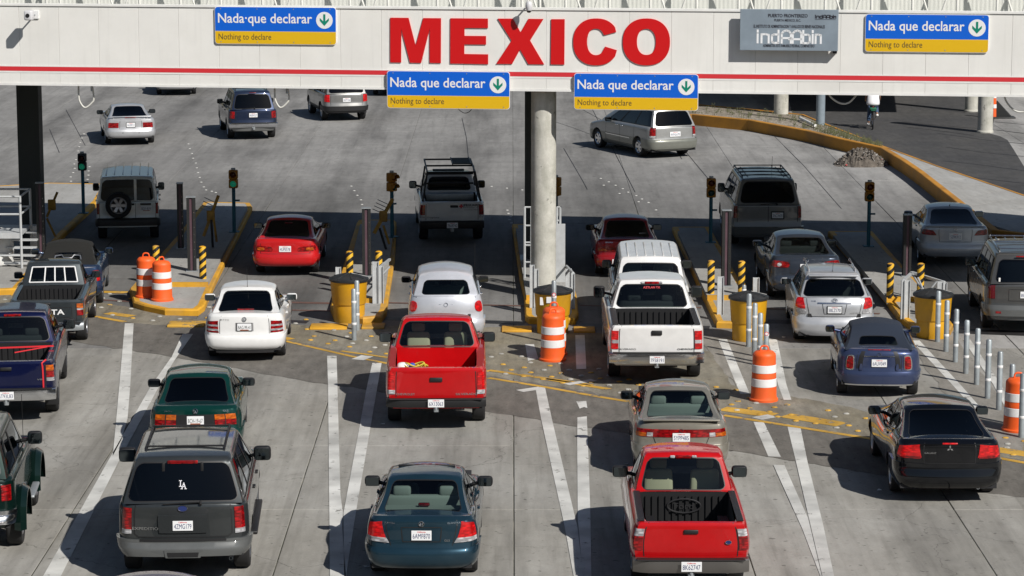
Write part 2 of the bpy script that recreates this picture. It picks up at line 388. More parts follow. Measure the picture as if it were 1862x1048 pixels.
# brown asphalt strip across the lanes
band = sheet('asphalt_strip', [(-160, 560), (0, 566), (172, 574), (227, 586), (380, 602), (519, 620), (700, 653), (888, 684), (1100, 718), (1313, 751), (1579, 797), (1862, 838), (2060, 866),
   (2060, 925), (1862, 905), (1799, 898), (1514, 850), (1449, 839), (1322, 820), (1077, 779), (1005, 769), (929, 755), (888, 750), (640, 704), (598, 700), (526, 688), (345, 655), (140, 622), (-160, 590)], .004, asph)
# darker, dirtier concrete of the stud field between strip and islands
stud = groundmat('stud_field_concrete', (.25, .235, .20), (.21, .185, .13), (.12, .105, .08), streak=.5, fine=.3)
sheet('stud_field', [(-160, 528), (120, 538), (240, 560), (380, 585), (560, 592), (960, 596), (1090, 606), (1300, 640), (1330, 700), (1560, 745), (1862, 800), (2060, 830), (2060, 866), (1862, 838), (1579, 797), (1313, 751), (1100, 718), (888, 684), (700, 653), (519, 620), (380, 602), (227, 586), (172, 574), (0, 566), (-160, 560)], .0038, stud)
# bollard field right of the lanes, paler pavement
pale = groundmat('pale_pavement', (.27, .255, .23), (.24, .225, .20), (.16, .15, .13), streak=.3, fine=.25)
sheet('pale_pavement', [(1640, 612), (1735, 612), (1862, 780), (1862, 832), (1800, 822)], .0062, pale)
sheet('pale_pavement', [(1270, 612), (1400, 612), (1436, 728), (1365, 716), (1340, 706)], .0062, pale)
# right-hand dark asphalt road and pale concrete beyond it
sheet('side_road', [(1440, 205), (1500, 229), (1600, 268), (1700, 305), (1862, 365), (2060, 440), (2060, 330), (1862, 303), (1843, 272), (1832, 255), (1818, 248), (1800, 243), (1806, 225), (1815, 190), (1800, 165), (1790, 120), (1420, 120), (1430, 165)], .004, asphd)
seam_shadow = mat('seam_shadow_dark', (.018, .018, .02), .6)  # one colour for painted cable shadows and plaza joint lines
def strip(name, pts, w, z, m, parent=None):
    b = MB(); P = [at(*p) for p in pts]
    L_, R_ = [], []
    for i, p in enumerate(P):
        d = (P[min(i+1, len(P)-1)] - P[max(i-1, 0)]).normalized(); nn = Vector((-d.y, d.x, 0)) * (w/2)
        L_.append(p + nn); R_.append(p - nn)
    vs = [(q.x, q.y, z) for q in L_ + R_]; k = len(P)
    b.add(vs, [(k+i, k+i+1, i+1, i) for i in range(k-1)])
    return b.build(name, m, parent)
road_marks = empty('road_seam_shadow', kind='structure')
for a in ([(1650, 232), (1720, 240), (1770, 247)], [(1640, 222), (1700, 228), (1800, 236)], [(1705, 243), (1800, 256), (1862, 262)], [(1720, 268), (1790, 278), (1862, 285)], [(1715, 293), (1780, 300), (1862, 311)], [(1750, 321), (1800, 327), (1862, 334)],
          [(1810, 222), (1862, 227)], [(1812, 237), (1862, 243)], [(1650, 192), (1755, 205)]):
    strip('seam_shadow_line', a, .07, .0075, seam_shadow, road_marks)  # shadows of overhead cables, painted as dark strips on the side road
for a in ([(1060, 200), (1100, 222)], [(1010, 222), (1040, 232), (1075, 245)], [(840, 215), (848, 250), (852, 290)], [(1025, 270), (1060, 330), (1068, 345)], [(1210, 240), (1240, 290)], [(120, 200), (155, 265)], [(90, 235), (108, 278)], [(1155, 350), (1075, 195)],
          [(1240, 268), (1300, 340)], [(1400, 240), (1460, 300), (1530, 380)]):
    strip('seam_shadow_line', a, .022, .0042, seam_shadow, road_marks)
# rail drains and expansion strips across the lanes at the booths
drain = mat('drain_steel', (.05, .048, .05), .5, .5, noise=.4, nscale=6)
rust = mat('rusty_beam', (.14, .075, .06), .7, noise=.3, nscale=5)
dr = empty('drain_channel', kind='structure')
for a, m_, w in (([(405, 548), (600, 552)], rust, .22), ([(410, 562), (602, 566)], rust, .16), ([(420, 582), (560, 586)], drain, .35), ([(705, 551), (960, 557)], rust, .16), ([(700, 580), (955, 588)], drain, .4), ([(1055, 556), (1275, 560)], rust, .16),
                 ([(1055, 592), (1290, 597)], drain, .5), ([(1395, 562), (1600, 571)], rust, .16), ([(1395, 585), (1620, 592)], drain, .5), ([(1735, 602), (1990, 612)], drain, .6), ([(150, 528), (240, 532)], drain, .2), ([(170, 545), (238, 549)], rust, .15)):
    strip('channel_plate', a, w, .006, m_, dr)
# painted markings
wm = empty('white_road_marking', kind='structure')
for poly in ([(227,589),(243,589),(237,700),(232,762),(221,800),(205,830),(211,767),(217,700)],
             [(332,608),(351,608),(318,655),(290,702),(218,836),(105,1060),(72,1060),(110,993),(204,826),(275,702),(312,650)],
             [(594.7,648),(612,648),(613.6,700),(619,900),(623.5,934),(622,960),(630,1060),(600,1060),(596.5,700)],
             [(677,661),(694,661),(687,700),(647,934),(630,1044),(630,1060),(626,1060),(624.5,934),(668,700)],
             [(973.4,705),(991,705),(1004,765),(1050,960),(1062,1060),(1045,1060),(1027,960),(984.4,765)],
             [(1048,731),(1066,730),(1068,743),(1062,741),(1054,744)], [(1050,760),(1067,758),(1070,830),(1073.8,942),(1075.5,1060),(1061,1060),(1050.5,942),(1049.5,800)],
             [(1370,768),(1389,769),(1420,832),(1397,831)], [(1406,846),(1426.5,847),(1469.5,944),(1497,1060),(1496,1060),(1459,963)],
             [(1432,777),(1456,780),(1468.5,841),(1497,956),(1519,1060),(1498,1060),(1471,944),(1447,839)],
             [(1306,618),(1322,618),(1351,688),(1363,717),(1346,717),(1334,688)], [(1397,618),(1413,618),(1430,700),(1439,728),(1425,728),(1414.5,700)],
             [(1657,620),(1672,620),(1746,700),(1790,750),(1776,750),(1731,700)], [(1751,618),(1764,618),(1820,700),(1842,742),(1828,742),(1806,700)],
             [(1046,610),(1063,610),(1066,672),(1048,672)], [(955,627),(971,627),(979,653),(960,657)]):
    sheet('painted_line', poly, .0088, wpaint, wm)
ym = empty('yellow_road_marking', kind='structure')
for pts, w in (([(172,576),(227,586)], .16), ([(519,621),(640,649),(706,662)], .12), ([(620,639),(706,651)], .12), ([(888,674),(1077,701)], .16), ([(888,688),(993,705),(1081,721),(1142,731)], .14), ([(991,690),(1111,709)], .18),
               ([(1313,744),(1408,756)], .42), ([(1428,756),(1531,773)], .42), ([(1315,756),(1579,798),(1660,812)], .15), ([(1810,818),(1900,832)], .4), ([(1811,833),(1900,849)], .15), ([(195,570),(240,576)], .3), ([(172,531),(246,533)], .3), ([(0,575),(60,582)], .2), ([(470,607),(530,618)], .25)):
    strip('painted_line', pts, w, .0092, ypaint, ym)
for pts, w in (([(650,655),(668,648)], .3), ([(945,712),(985,706)], .25), ([(1376,762),(1405,757)], .3), ([(700,618),(735,628)], .25), ([(1030,700),(1080,692)], .2)):
    strip('painted_line', pts, w, .0094, wpaint, wm)
# raised reflective studs of the stud field (pieces of the road)
b = MB(); b.lathe([(.055, 0), (.052, .012), (.035, .022), (.0, .025)], n=8); studm_y = b.build('road_stud', ypaint, mesh_only=True, smooth=40)
studm_w = studm_y.copy(); studm_w.materials.clear(); studm_w.materials.append(wornpaint('stud_white', (.48, .47, .43), (.2, .19, .17), .56))
studs = empty('road_stud_field', kind='structure')
def line_interp(tab, x):
    for (x0, y0), (x1, y1) in zip(tab, tab[1:]):
        if x0 <= x <= x1: return y0 + (y1-y0) * (x-x0) / (x1-x0)
    return None
up = [(-20, 560), (172, 574), (227, 586), (519, 620), (700, 653), (888, 684), (1100, 718), (1313, 751), (1579, 797), (1862, 838), (1900, 843)]
ns = 0
for row in range(5):
    x = -10 + (row % 2) * 17
    while x < 1880 and ns < 285:
        yb = line_interp(up, x)
        yy = yb - 8 - row * 9 + random.uniform(-1.5, 1.5)
        if random.random() < .80 and not (row > 3 and x > 1450) and not (1440 < x < 1560 and row > 3):
            p = at(x + random.uniform(-3, 3), yy)
            o = link('road_stud', studm_y if random.random() < .6 else studm_w, studs); o.location = (p.x, p.y, .005)
            o.scale = (1.15, .95, 1); ns += 1
        x += 34 * (1 + .1 * random.random())
# bright lane dots beyond the booths
b = MB(); b.lathe([(.045, 0), (.04, .01), (.028, .016), (.0, .018)], n=8); dotm = b.build('road_stud', mat('dot_grey', (.5, .5, .48), .7), mesh_only=True, smooth=40)
for a, c, k in (((153, 240), (124, 342), 13), ((162, 300), (155, 346), 6), ((340, 258), (372, 345), 10), ((372, 345), (398, 352), 3), ((636, 335), (668, 385), 6), ((880, 338), (990, 351), 4), ((922, 380), (932, 415), 6), ((1088, 322), (1185, 372), 8), ((1080, 330), (1240, 405), 5),
               ((150, 300), (150, 345), 5), ((1475, 250), (1452, 262), 1)):
    for i in range(k):
        t = (i + .5) / k; p = at(a[0] + (c[0]-a[0])*t + random.uniform(-2, 2), a[1] + (c[1]-a[1])*t)
        o = link('road_stud', dotm, studs); o.location = (p.x, p.y, .003)
# yellow rumble plates
b = MB(); 
for (x0, y0, x1, y1) in ((306,586,373,597), (564,591,632,601), (658,590,700,600), (912,595,967,606), (1043,596,1082,607)):
    p = at((x0+x1)/2, (y0+y1)/2); w = (at(x1, y1) - at(x0, y1)).length
    b = MB(); b.rbox((0, 0, .02), (w, .62, .06), .02); o = b.build('speed_hump', kerbm if x0 != 306 else ypaint, smooth=40); o.location = (p.x, p.y, 0)
    tag(o, {306: 'worn yellow rubber speed hump in front of the barrel island', 564: 'yellow speed hump beside the left yellow bin', 658: 'short yellow speed hump right of the left yellow bin', 912: 'yellow speed hump left of the middle yellow bin', 1043: 'small yellow speed hump right of the orange barrels'}[x0], 'speed hump', 'speed humps across the lanes')
# ------------------------------------------------------------------ islands
def inset(P, d):
    n = len(P); out = []
    ar = sum(P[i][0]*P[(i+1)%n][1]-P[(i+1)%n][0]*P[i][1] for i in range(n)); s_ = 1 if ar > 0 else -1
    for i in range(n):
        a, p, c = Vector(P[i-1][:2]), Vector(P[i][:2]), Vector(P[(i+1) % n][:2])
        e1 = (p-a).normalized(); e2 = (c-p).normalized()
        n1 = Vector((-e1.y, e1.x))*s_; n2 = Vector((-e2.y, e2.x))*s_
        m_ = (n1+n2); m_ = m_ / max(.35, m_.length_squared/2) / 1.0 * .5 * 1.0
        bis = (n1+n2).normalized(); q = p + bis * (d / max(.4, bis.dot(n1)))
        out.append((q.x, q.y))
    return out
def island(name, px, h, label=None, kerb=True):
    P = [at(x, yy)[:2] for x, yy in px]
    root = empty(name, kind='structure')
    b = MB(); I = inset(P, .16); b.prism(I, 0, h); b.build('island_paving', walk, root)
    n = len(P); b = MB(); O = P; O2 = inset(P, .03)
    for i in range(n):
        j = (i+1) % n
        vs = [(*O[i], 0), (*O[j], 0), (*O2[j], h-.0), (*O2[i], h-.0)]
        b.add([(*O[i], 0), (*O[j], 0), (*O[j], h-.03), (*O[i], h-.03), (*O2[j], h+.004), (*O2[i], h+.004), (*I[j], h+.004), (*I[i], h+.004), (*I[j], 0), (*I[i], 0)],
              [(0, 1, 2, 3), (3, 2, 4, 5), (5, 4, 6, 7), (7, 6, 8, 9)])
    b.build('kerb', kerbm, root, smooth=30)
    return root
IH = .15
island('lane_island', [(236,535),(243,560),(262,566),(300,574),(360,575),(372,566),(392,520),(412,479),(459,384),(455,378),(370,376),(320,440)], IH)
island('lane_island', [(601,566),(606,580),(660,590),(694,587),(703,575),(718,477),(721,412),(716,409),(652,409),(649,413)], IH)
island('lane_island', [(931,417),(945,512),(953,546),(955,584),(962,590),(1046,591),(1052,580),(1048,545),(1022,470),(1010,417)], IH)
island('lane_island', [(1222,422),(1253,488),(1277,543),(1303,597),(1385,600),(1392,590),(1360,545),(1326,486),(1291,422)], IH)
island('lane_island', [(1505,430),(1559,491),(1605,546),(1633,584),(1660,606),(1728,610),(1733,600),(1690,545),(1640,491),(1587,430)], IH)
island('lane_island', [(-60,540),(33,536),(117,433),(179,374),(196,343),(90,341),(-60,350)], IH)
# the two-level step on island tops: raised rear decks with their own yellow front edge
def step(px, label):
    P = [at(x, yy, IH)[:2] for x, yy in px]; root = empty('raised_island_deck', kind='structure')
    b = MB(); b.prism(P[2:] + P[:2], IH - .05, IH + .10); b.build('island_paving', walk, root)
    b = MB(); e = Vector(P[1]) - Vector(P[0]); nrm = Vector((e.y, -e.x)).normalized() * .02; ins = -nrm * 6
    a, c = Vector(P[0]), Vector(P[1])
    b.prism([tuple(a+nrm), tuple(c+nrm), tuple(c+ins), tuple(a+ins)], IH - .02, IH + .106); b.build('kerb', kerbm, root)
step([(262,522),(378,522),(450,383),(378,380),(330,440)], '')
step([(622,551),(698,551),(717,415),(655,414)], '')
step([(957,546),(1042,546),(1004,422),(938,422)], '')
step([(1286,546),(1352,546),(1285,427),(1232,427)], '')
step([(1612,549),(1692,549),(1580,435),(1515,435)], '')
# ------------------------------------------------------------------ right-hand raised walk with ochre retaining wall
WH = .42
inner = [(1225,208),(1258,208),(1360,218),(1463,237),(1525,252),(1600,268),(1640,292),(1669,312),(1730,360),(1765,388),(1803,418),(1870,426),(2060,432)]
outer = [(1225,192),(1272,193),(1400,205),(1457,211),(1500,229),(1600,268),(1700,305),(1862,360),(2060,425)]
# inner = top line of the near wall (height WH); outer = kerb line on the road side (height WH-.1)
Pi = [at(x, yy, WH)[:2] for x, yy in inner]; Po = [at(x, yy, .1)[:2] for x, yy in outer]
def wallstrip(P, w, z0, z1, name, m, parent=None):
    b = MB(); L_, R_ = [], []
    for i, p in enumerate(P):
        d = (Vector(P[min(i+1, len(P)-1)]) - Vector(P[max(i-1, 0)])).normalized(); nn = Vector((-d.y, d.x)) * w
        L_.append(Vector(p)); R_.append(Vector(p) + nn)
    for i in range(len(P)-1):
        b.add([(*L_[i], z0), (*L_[i+1], z0), (*R_[i+1], z0), (*R_[i], z0), (*L_[i], z1-.02), (*L_[i+1], z1-.02), (*R_[i+1], z1-.02), (*R_[i], z1-.02),
               (*(L_[i]*.9+R_[i]*.1), z1), (*(L_[i+1]*.9+R_[i+1]*.1), z1), (*(R_[i+1]*.9+L_[i+1]*.1), z1), (*(R_[i]*.9+L_[i]*.1), z1)],
              [(0,1,5,4),(2,3,7,6),(4,5,9,8),(6,7,11,10),(8,9,10,11)])
    return b.build(name, m, parent, smooth=30)
rw = wallstrip(Pi, .22, -.02, WH, 'retaining_wall', [orng])
tag(rw, 'long low ochre retaining wall curving beside the plaza on the right', 'wall')
kw = wallstrip([p for p in Po], .12, -.02, .16, 'kerb_line', [orng])
tag(kw, 'thin orange painted kerb along the dark side road', 'kerb')
# sidewalk slab between, from the corner at index 5
b = MB(); A = Pi[5:]; B = Po[5:]
def resamp(P, n):
    P = [Vector(p) for p in P]; D = [0]
    for i in range(len(P)-1): D.append(D[-1] + (P[i+1]-P[i]).length)
    out = []
    for k in range(n):
        s_ = D[-1]*k/(n-1)
        for i in range(len(P)-1):
            if s_ <= D[i+1]+1e-6: t = (s_-D[i])/(D[i+1]-D[i]); out.append(P[i].lerp(P[i+1], t)); break
    return out
swk = empty('side_walk', kind='structure')
NA = 15; RA = resamp(Pi[5:], NA); RB = resamp(Po[5:], NA)
for i in range(NA-1):
    b = MB(); g0 = .004
    q = [RA[i], RA[i+1], RB[i+1], RB[i]]; zz = [WH-.012, WH-.012, .15, .15]
    e = (q[1]-q[0]).normalized()*.02; e2 = (q[2]-q[3]).normalized()*.02
    if (q[2]-q[3]).length < .1: e2 = Vector((0, 0))
    ia = (q[3]-q[0]); ib = (q[2]-q[1]); ia = ia.normalized()*min(.2, ia.length*.5) if ia.length > .01 else Vector((0, 0)); ib = ib.normalized()*min(.2, ib.length*.5) if ib.length > .01 else Vector((0, 0))
    q = [q[0]+e+ia, q[1]-e+ib, q[2]-e2, q[3]+e2]; cr = (q[1].x-q[0].x)*(q[3].y-q[0].y)-(q[1].y-q[0].y)*(q[3].x-q[0].x)
    vs = [(*p_, -.02) for p_ in q] + [(*p_, z_) for p_, z_ in zip(q, zz)]
    fs = [(4, 5, 6, 7), (0, 1, 5, 4), (1, 2, 6, 5), (2, 3, 7, 6), (3, 0, 4, 7)]
    if cr < 0: fs = [f[::-1] for f in fs]
    b.add(vs, fs); b.build('paving_slab', walk, swk)
b = MB(); MA = resamp(Pi[:6], 20); MBb = resamp(Po[:6], 20)
for i in range(19):
    zz = [WH-.03, WH-.03, .13, .13]
    b.add([(*MA[i], zz[0]), (*MA[i+1], zz[1]), (*MBb[i+1], .13), (*MBb[i], .13)], [(0, 1, 2, 3)])
tag(b.build('median_ground', dirt), kind='structure')
# ------------------------------------------------------------------ gantry
GA = math.atan(.124)
G0 = Vector((0, 65.85, 0)); GE = Vector((math.cos(GA), -math.sin(GA), 0)); GN = Vector((math.sin(GA), math.cos(GA), 0))  # along, away
def fa(px, py, off=0.):
    """point of the fascia plane (shifted off metres towards the camera) -> (along, height)"""
    a = (px-CX)/F; bb = (py-CY)/F
    d = Vector((a, cp - bb*sp, -sp - bb*cp)); o = Vector((0, 0, CH)); P0 = G0 - GN*off
    t = (P0 - o).dot(GN) / d.dot(GN); p = o + d*t
    return (p - P0).dot(GE), p.z
def gl(a, dpt, z):  # local gantry coords (along, depth away, z)
    return (a, dpt, z)
gbot = fa(931, 162)[1]; gtop = fa(931, 18)[1]
gant = empty('border_gantry', tuple(G0), -GA, 'long white gantry lettered MEXICO spanning all lanes on columns', 'gantry')
panm = mat('fascia_panel', (.77, .765, .735), .55, noise=.05, nscale=1.2, grime=((.5, .48, .43), .18), bump=.05, bscale=20)
panm.node_tree.nodes['Principled BSDF'].inputs['Specular IOR Level'].default_value = .3
_N = panm.node_tree.nodes; _L = panm.node_tree.links; _b = _N['Principled BSDF']; _src = _b.inputs['Base Color'].links[0].from_socket   # rain streaks
_g = _N.new('ShaderNodeNewGeometry'); _mp = _N.new('ShaderNodeMapping'); _mp.inputs['Scale'].default_value = (5.5, 5.5, .28); _L.new(_g.outputs['Position'], _mp.inputs[0])
_n = _N.new('ShaderNodeTexNoise'); _n.inputs['Scale'].default_value = 1.6; _n.inputs['Detail'].default_value = 7; _L.new(_mp.outputs[0], _n.inputs['Vector'])
_r = _N.new('ShaderNodeMapRange'); _r.inputs[1].default_value = .55; _r.inputs[2].default_value = .8; _r.inputs[3].default_value = 1; _r.inputs[4].default_value = .93; _L.new(_n.outputs['Fac'], _r.inputs[0])
_o = _N.new('ShaderNodeObjectInfo'); _r2 = _N.new('ShaderNodeMapRange'); _r2.inputs[3].default_value = .985; _r2.inputs[4].default_value = 1.02; _L.new(_o.outputs['Random'], _r2.inputs[0])
_m1 = _N.new('ShaderNodeMath'); _m1.operation = 'MULTIPLY'; _L.new(_r.outputs[0], _m1.inputs[0]); _L.new(_r2.outputs[0], _m1.inputs[1])
_v = _N.new('ShaderNodeVectorMath'); _v.operation = 'SCALE'; _L.new(_src, _v.inputs[0]); _L.new(_m1.outputs[0], _v.inputs['Scale']); _L.new(_v.outputs[0], _b.inputs['Base Color'])
A0 = fa(36, 100)[0]; A1 = fa(108, 100)[0]; PWD = A1 - A0; print('panel', PWD, gbot, gtop)
b = MB(); b.rbox((0, .05, (gbot+gtop)/2), (PWD-.004, .1, gtop-gbot), .006, seg=1); pm = b.build('fascia_panel', panm, mesh_only=True)
k0 = int(-20/PWD)
for k in range(k0, -k0):
    o = link('fascia_panel', pm, gant); o.location = (A0 + PWD*(k+.5+13), random.uniform(-.0015, .0015), 0)
XL, XR = A0 + PWD*(k0+13), A0 + PWD*(-k0+13)
XL = -22.; XR = 22.
b = MB(); b.box(XL-1, XR+1, .1, .18, gbot+.02, gtop-.02); b.build('backing_frame', mat('backing_grey', (.3, .3, .29), .7), gant)
b = MB(); b.box(XL-1, XR+1, -.03, .2, gtop, gtop+.05); b.build('top_trim', M['white'], gant)
b = MB(); b.box(XL-1, XR+1, -.02, .2, gbot-.05, gbot); b.build('bottom_trim', M['white'], gant)
sred = mat('stripe_red', (.62, .03, .04), .5)
s0 = fa(931, 131.0)[1]; s1 = fa(931, 139.0)[1]
b = MB(); b.box(XL-1, XR+1, -.010, 0, s1, s0); b.build('stripe', sred, gant)
b = MB(); b.box(XL-1, XR+1, -.007, 0, s1-.045, s1-.002); b.box(XL-1, XR+1, -.007, 0, s0+.002, s0+.03); b.build('stripe_border', M['white'], gant)
# canopy roof slab, underside and rear edge
roofm = mat('canopy_roof', (.55, .55, .52), .6, noise=.15, nscale=1)
b = MB(); b.box(XL-1, XR+1, .18, 9.0, gtop-.55, gtop-.25); b.box(XL-1, XR+1, 8.8, 9.05, gbot+.1, gtop-.1); b.build('canopy_roof', roofm, gant)
# corrugated parapet behind the fascia + tube bracing
cor = mat('corrugated_sheet', (.66, .67, .63), .5, noise=.06, nscale=2)
b = MB(); x = XL; step_ = .1; vs = []; k = 0
while x < XR:
    d = .004 if k % 2 else 0
    vs += [(x, 1.1+d, gtop-.25), (x, 1.1+d, gtop+2.0), (x+.04, 1.1+d, gtop-.25), (x+.04, 1.1+d, gtop+2.0)]; x += .05; k += 1
fs = []
for i in range(0, len(vs)//2-1): fs.append((2*i, 2*i+2, 2*i+3, 2*i+1))
b.add(vs, fs); b.build('corrugated_parapet', cor, gant)
tubew = mat('tube_white', (.72, .72, .68), .45)
xs = sorted({fa(p, 5)[0] for p in (75, 100, 170, 245, 320, 394, 470, 542, 630, 700, 790, 865, 945, 978, 1025, 1105, 1180, 1265, 1342, 1420, 1500, 1585, 1660, 1742, 1815, 1890, -10, -80)})
for i, x in enumerate(xs):
    b = MB(); b.cyl((x, .45, gtop-.25), (x, .45, gtop+1.6), .032, n=8); b.build('railing_post', tubew, gant, smooth=50)
    b = MB(); s_ = (-1 if i % 2 else 1); b.cyl((x + s_*.04, .45, gtop+1.0 if False else gtop+.95), (x + s_*.42, .45, gtop-.2 + 0), .025, n=8); b.build('railing_brace', tubew, gant, smooth=50)
b = MB(); b.cyl((XL, .45, gtop+.42), (XR, .45, gtop+.24+.25), .03, n=8); b.cyl((XL, .45, gtop+1.6), (XR, .45, gtop+1.6), .03, n=8); b.build('railing_rail', tubew, gant, smooth=50)
# MEXICO in cut letters
lred = mat('letter_red', (.58, .005, .007), .4)
def zp(x, yy): return fa(620 + x/2.909, yy/2.909)
def polyletter(name, outer_, holes=()):
    import bmesh
    bm = bmesh.new()
    loops = [outer_] + list(holes); edges = []
    for lp in loops:
        V = [bm.verts.new((zp(*p)[0], 0, zp(*p)[1])) for p in lp]
        for i in range(len(V)): edges.append(bm.edges.new((V[i], V[(i+1) % len(V)])))
    r = bmesh.ops.triangle_fill(bm, edges=edges, use_beauty=True)
    fcs = [f for f in bm.faces]
    ext = bmesh.ops.extrude_face_region(bm, geom=fcs)
    for v in [e for e in ext['geom'] if isinstance(e, bmesh.types.BMVert)]: v.co.y -= .028
    bmesh.ops.recalc_face_normals(bm, faces=bm.faces)
    me = bpy.data.meshes.new(name); bm.to_mesh(me); bm.free(); me.materials.append(lred)
    o = link(name, me, gant); o.location = (0, -.002, 0); return o
polyletter('letter_m', [(262,94),(358,95),(396,243),(436,96),(530,97),(529,334),(470,333),(471,150),(425,333),(366,332),(320,152),(319,331),(262,330)])
polyletter('letter_e', [(580,97),(778,99),(778,149),(654,148),(654,190),(768,191),(768,236),(653,235),(653,286),(779,288),(779,340),(579,336)])
polyletter('letter_x', [(830,99),(910,99),(951,172),(992,100),(1072,101),(1001,215),(1075,341),(992,340),(948,262),(906,339),(822,338),(903,215)])
polyletter('letter_i', [(1113,102),(1184,102),(1182,342),(1110,341)])
def arc(cx, cy, rx, ry, a0, a1, n, p=2.25):
    out = []
    for i in range(n+1):
        t = R(a0 + (a1-a0)*i/n); c_, s_ = math.cos(t), math.sin(t)
        out.append((cx + rx*math.copysign(abs(c_)**(2/p), c_), cy - ry*math.copysign(abs(s_)**(2/p), s_)))
    return out
polyletter('letter_o', arc(1616, 222, 125, 124, 0, 352, 44), [arc(1616, 222, 50, 69, 0, 350, 35)])
polyletter('letter_c', arc(1350, 222, 121, 124, 27, 337, 40)[0:] and ([(1456, 170)] + arc(1350, 222, 121, 124, 36, 324, 40) + [(1460, 266), (1398, 247)] + arc(1349, 222, 47, 70, -30, -330, 30) [0:] + [(1396, 186)]))
# signs
sblue = mat('sign_blue', (.003, .115, .62), .35); syel = mat('sign_yellow', (.72, .44, .008), .4); swht = mat('sign_white', (.8, .8, .8), .4); sgrn = mat('sign_green', (0, .22, .14), .4); sbrn = mat('sign_brown', (.13, .09, .03), .5)
def roundrect(w, h, r, n=5):
    out = []
    for cx, cy, a in ((w/2-r, h/2-r, 0), (-w/2+r, h/2-r, 90), (-w/2+r, -h/2+r, 180), (w/2-r, -h/2+r, 270)):
        for i in range(n+1): t = R(a + 90*i/n); out.append((cx + r*math.cos(t), cy + r*math.sin(t)))
    return out
def plane_poly(P, yf, yb_):  # P in xz, front at yf
    n = len(P); vs = [(p[0], yf, p[1]) for p in P] + [(p[0], yb_, p[1]) for p in P]
    return vs, [tuple(range(n-1, -1, -1)) if False else tuple(range(n))] + [(i, n+i, n+(i+1) % n, (i+1) % n) for i in range(n)] + [tuple(range(2*n-1, n-1, -1))]
def nada_sign(x0, y0, x1, y1, off, label, txt='Nada que declarar'):
    a0, z1 = fa(x0, (y0+y0)/2, off); a1, _ = fa(x1, y0, off); _, z0 = fa((x0+x1)/2, y1, off); _, z1 = fa((x0+x1)/2, y0, off)
    w, h = a1-a0, z1-z0; c = G0 + GE*((a0+a1)/2) - GN*off; c.z = (z0+z1)/2
    root = empty('lane_sign', tuple(c), -GA, label, 'sign', 'Nothing to declare signs on the gantry')
    b = MB(); rr = roundrect(w, h, .07)
    zs = h/2 - h*.655
    up_ = [p for p in rr if p[1] > zs]; lo_ = [p for p in rr if p[1] <= zs]
    # white edge backing
    vs, fs = plane_poly(roundrect(w, h, .07), 0.0, .04); b.add(vs, fs); b.build('sign_board', swht, root, dedupe=True)
    t = .018
    u_ = roundrect(w-.02, h-.02, .065)
    upP = [p for p in u_ if p[1] > 0]; upP = [upP[i] for i in range(len(upP))]
    top = [p for p in u_ if p[1] > 0] ; bot = [p for p in u_ if p[1] < 0]
    b = MB(); vs, fs = plane_poly(top + [(-w/2+.01, zs+.004), (w/2-.01, zs+.004)], -.004, .001); b.add(vs, fs); b.build('blue_field', sblue, root, dedupe=True)
    b = MB(); vs, fs = plane_poly(bot + [(w/2-.01, zs-.004), (-w/2+.01, zs-.004)], -.004, .001); b.add(vs, fs); b.build('yellow_field', syel, root, dedupe=True)
    letter(txt, w*.775, h*.34, swht, root, (-w*.085+.0, -.008, h/2 - h*.345), bold=.012)
    letter('Nothing to declare', w*.435, h*.21, sbrn, root, (-w*.252, -.008, -h*.325))
    b = MB(); cx, cz, r_ = w*.404, h/2-h*.345, h*.225
    P = [(cx + r_*math.cos(2*math.pi*i/32), cz + r_*math.sin(2*math.pi*i/32)) for i in range(32)]
    vs, fs = plane_poly(P, -.008, -.003); b.add(vs, fs); b.build('white_disc', swht, root, dedupe=True)
    q = r_
    A = [(-.13,.72),(.13,.72),(.13,-.12),(.55,.28),(.55,-.05),(0,-.66),(-.55,-.05),(-.55,.28),(-.13,-.12)]
    b = MB(); vs = [(cx+x*q, -.012, cz+z*q) for x, z in A]; b.add(vs, [(0, 8, 2, 1), (8, 7, 6), (8, 6, 5), (8, 5, 2), (2, 5, 4), (2, 4, 3)]); b.build('down_arrow', sgrn, root)
    bm_ = MB(); bm_.box(-w*.45, w*.45, .04, .05+off-.0 if off > .06 else .045, h*.2, h*.26)
    bm_.build('mounting_rail', M['steel'], root)
    bm_ = MB()
    for sx in (-.45, -.15, .15, .45):
        for sz in (.44, -.44): bm_.cyl((w*sx, -.008, h*sz), (w*sx, -.002, h*sz), .014, n=6)
    bm_.build('bolt', M['steel'], root)
nada_sign(390, 13, 611, 81, .045, 'blue and yellow sign on the fascia left of the word MEXICO', 'Nada·que declarar')
nada_sign(703.5, 130, 927, 198, .09, 'blue and yellow sign hanging below the fascia left of the concrete column')
nada_sign(1044, 134.5, 1270, 200.5, .09, 'blue and yellow sign hanging below the fascia right of the concrete column')
nada_sign(1574, 26.5, 1799, 95.5, .045, 'blue and yellow sign at the right end of the fascia past the grey board')
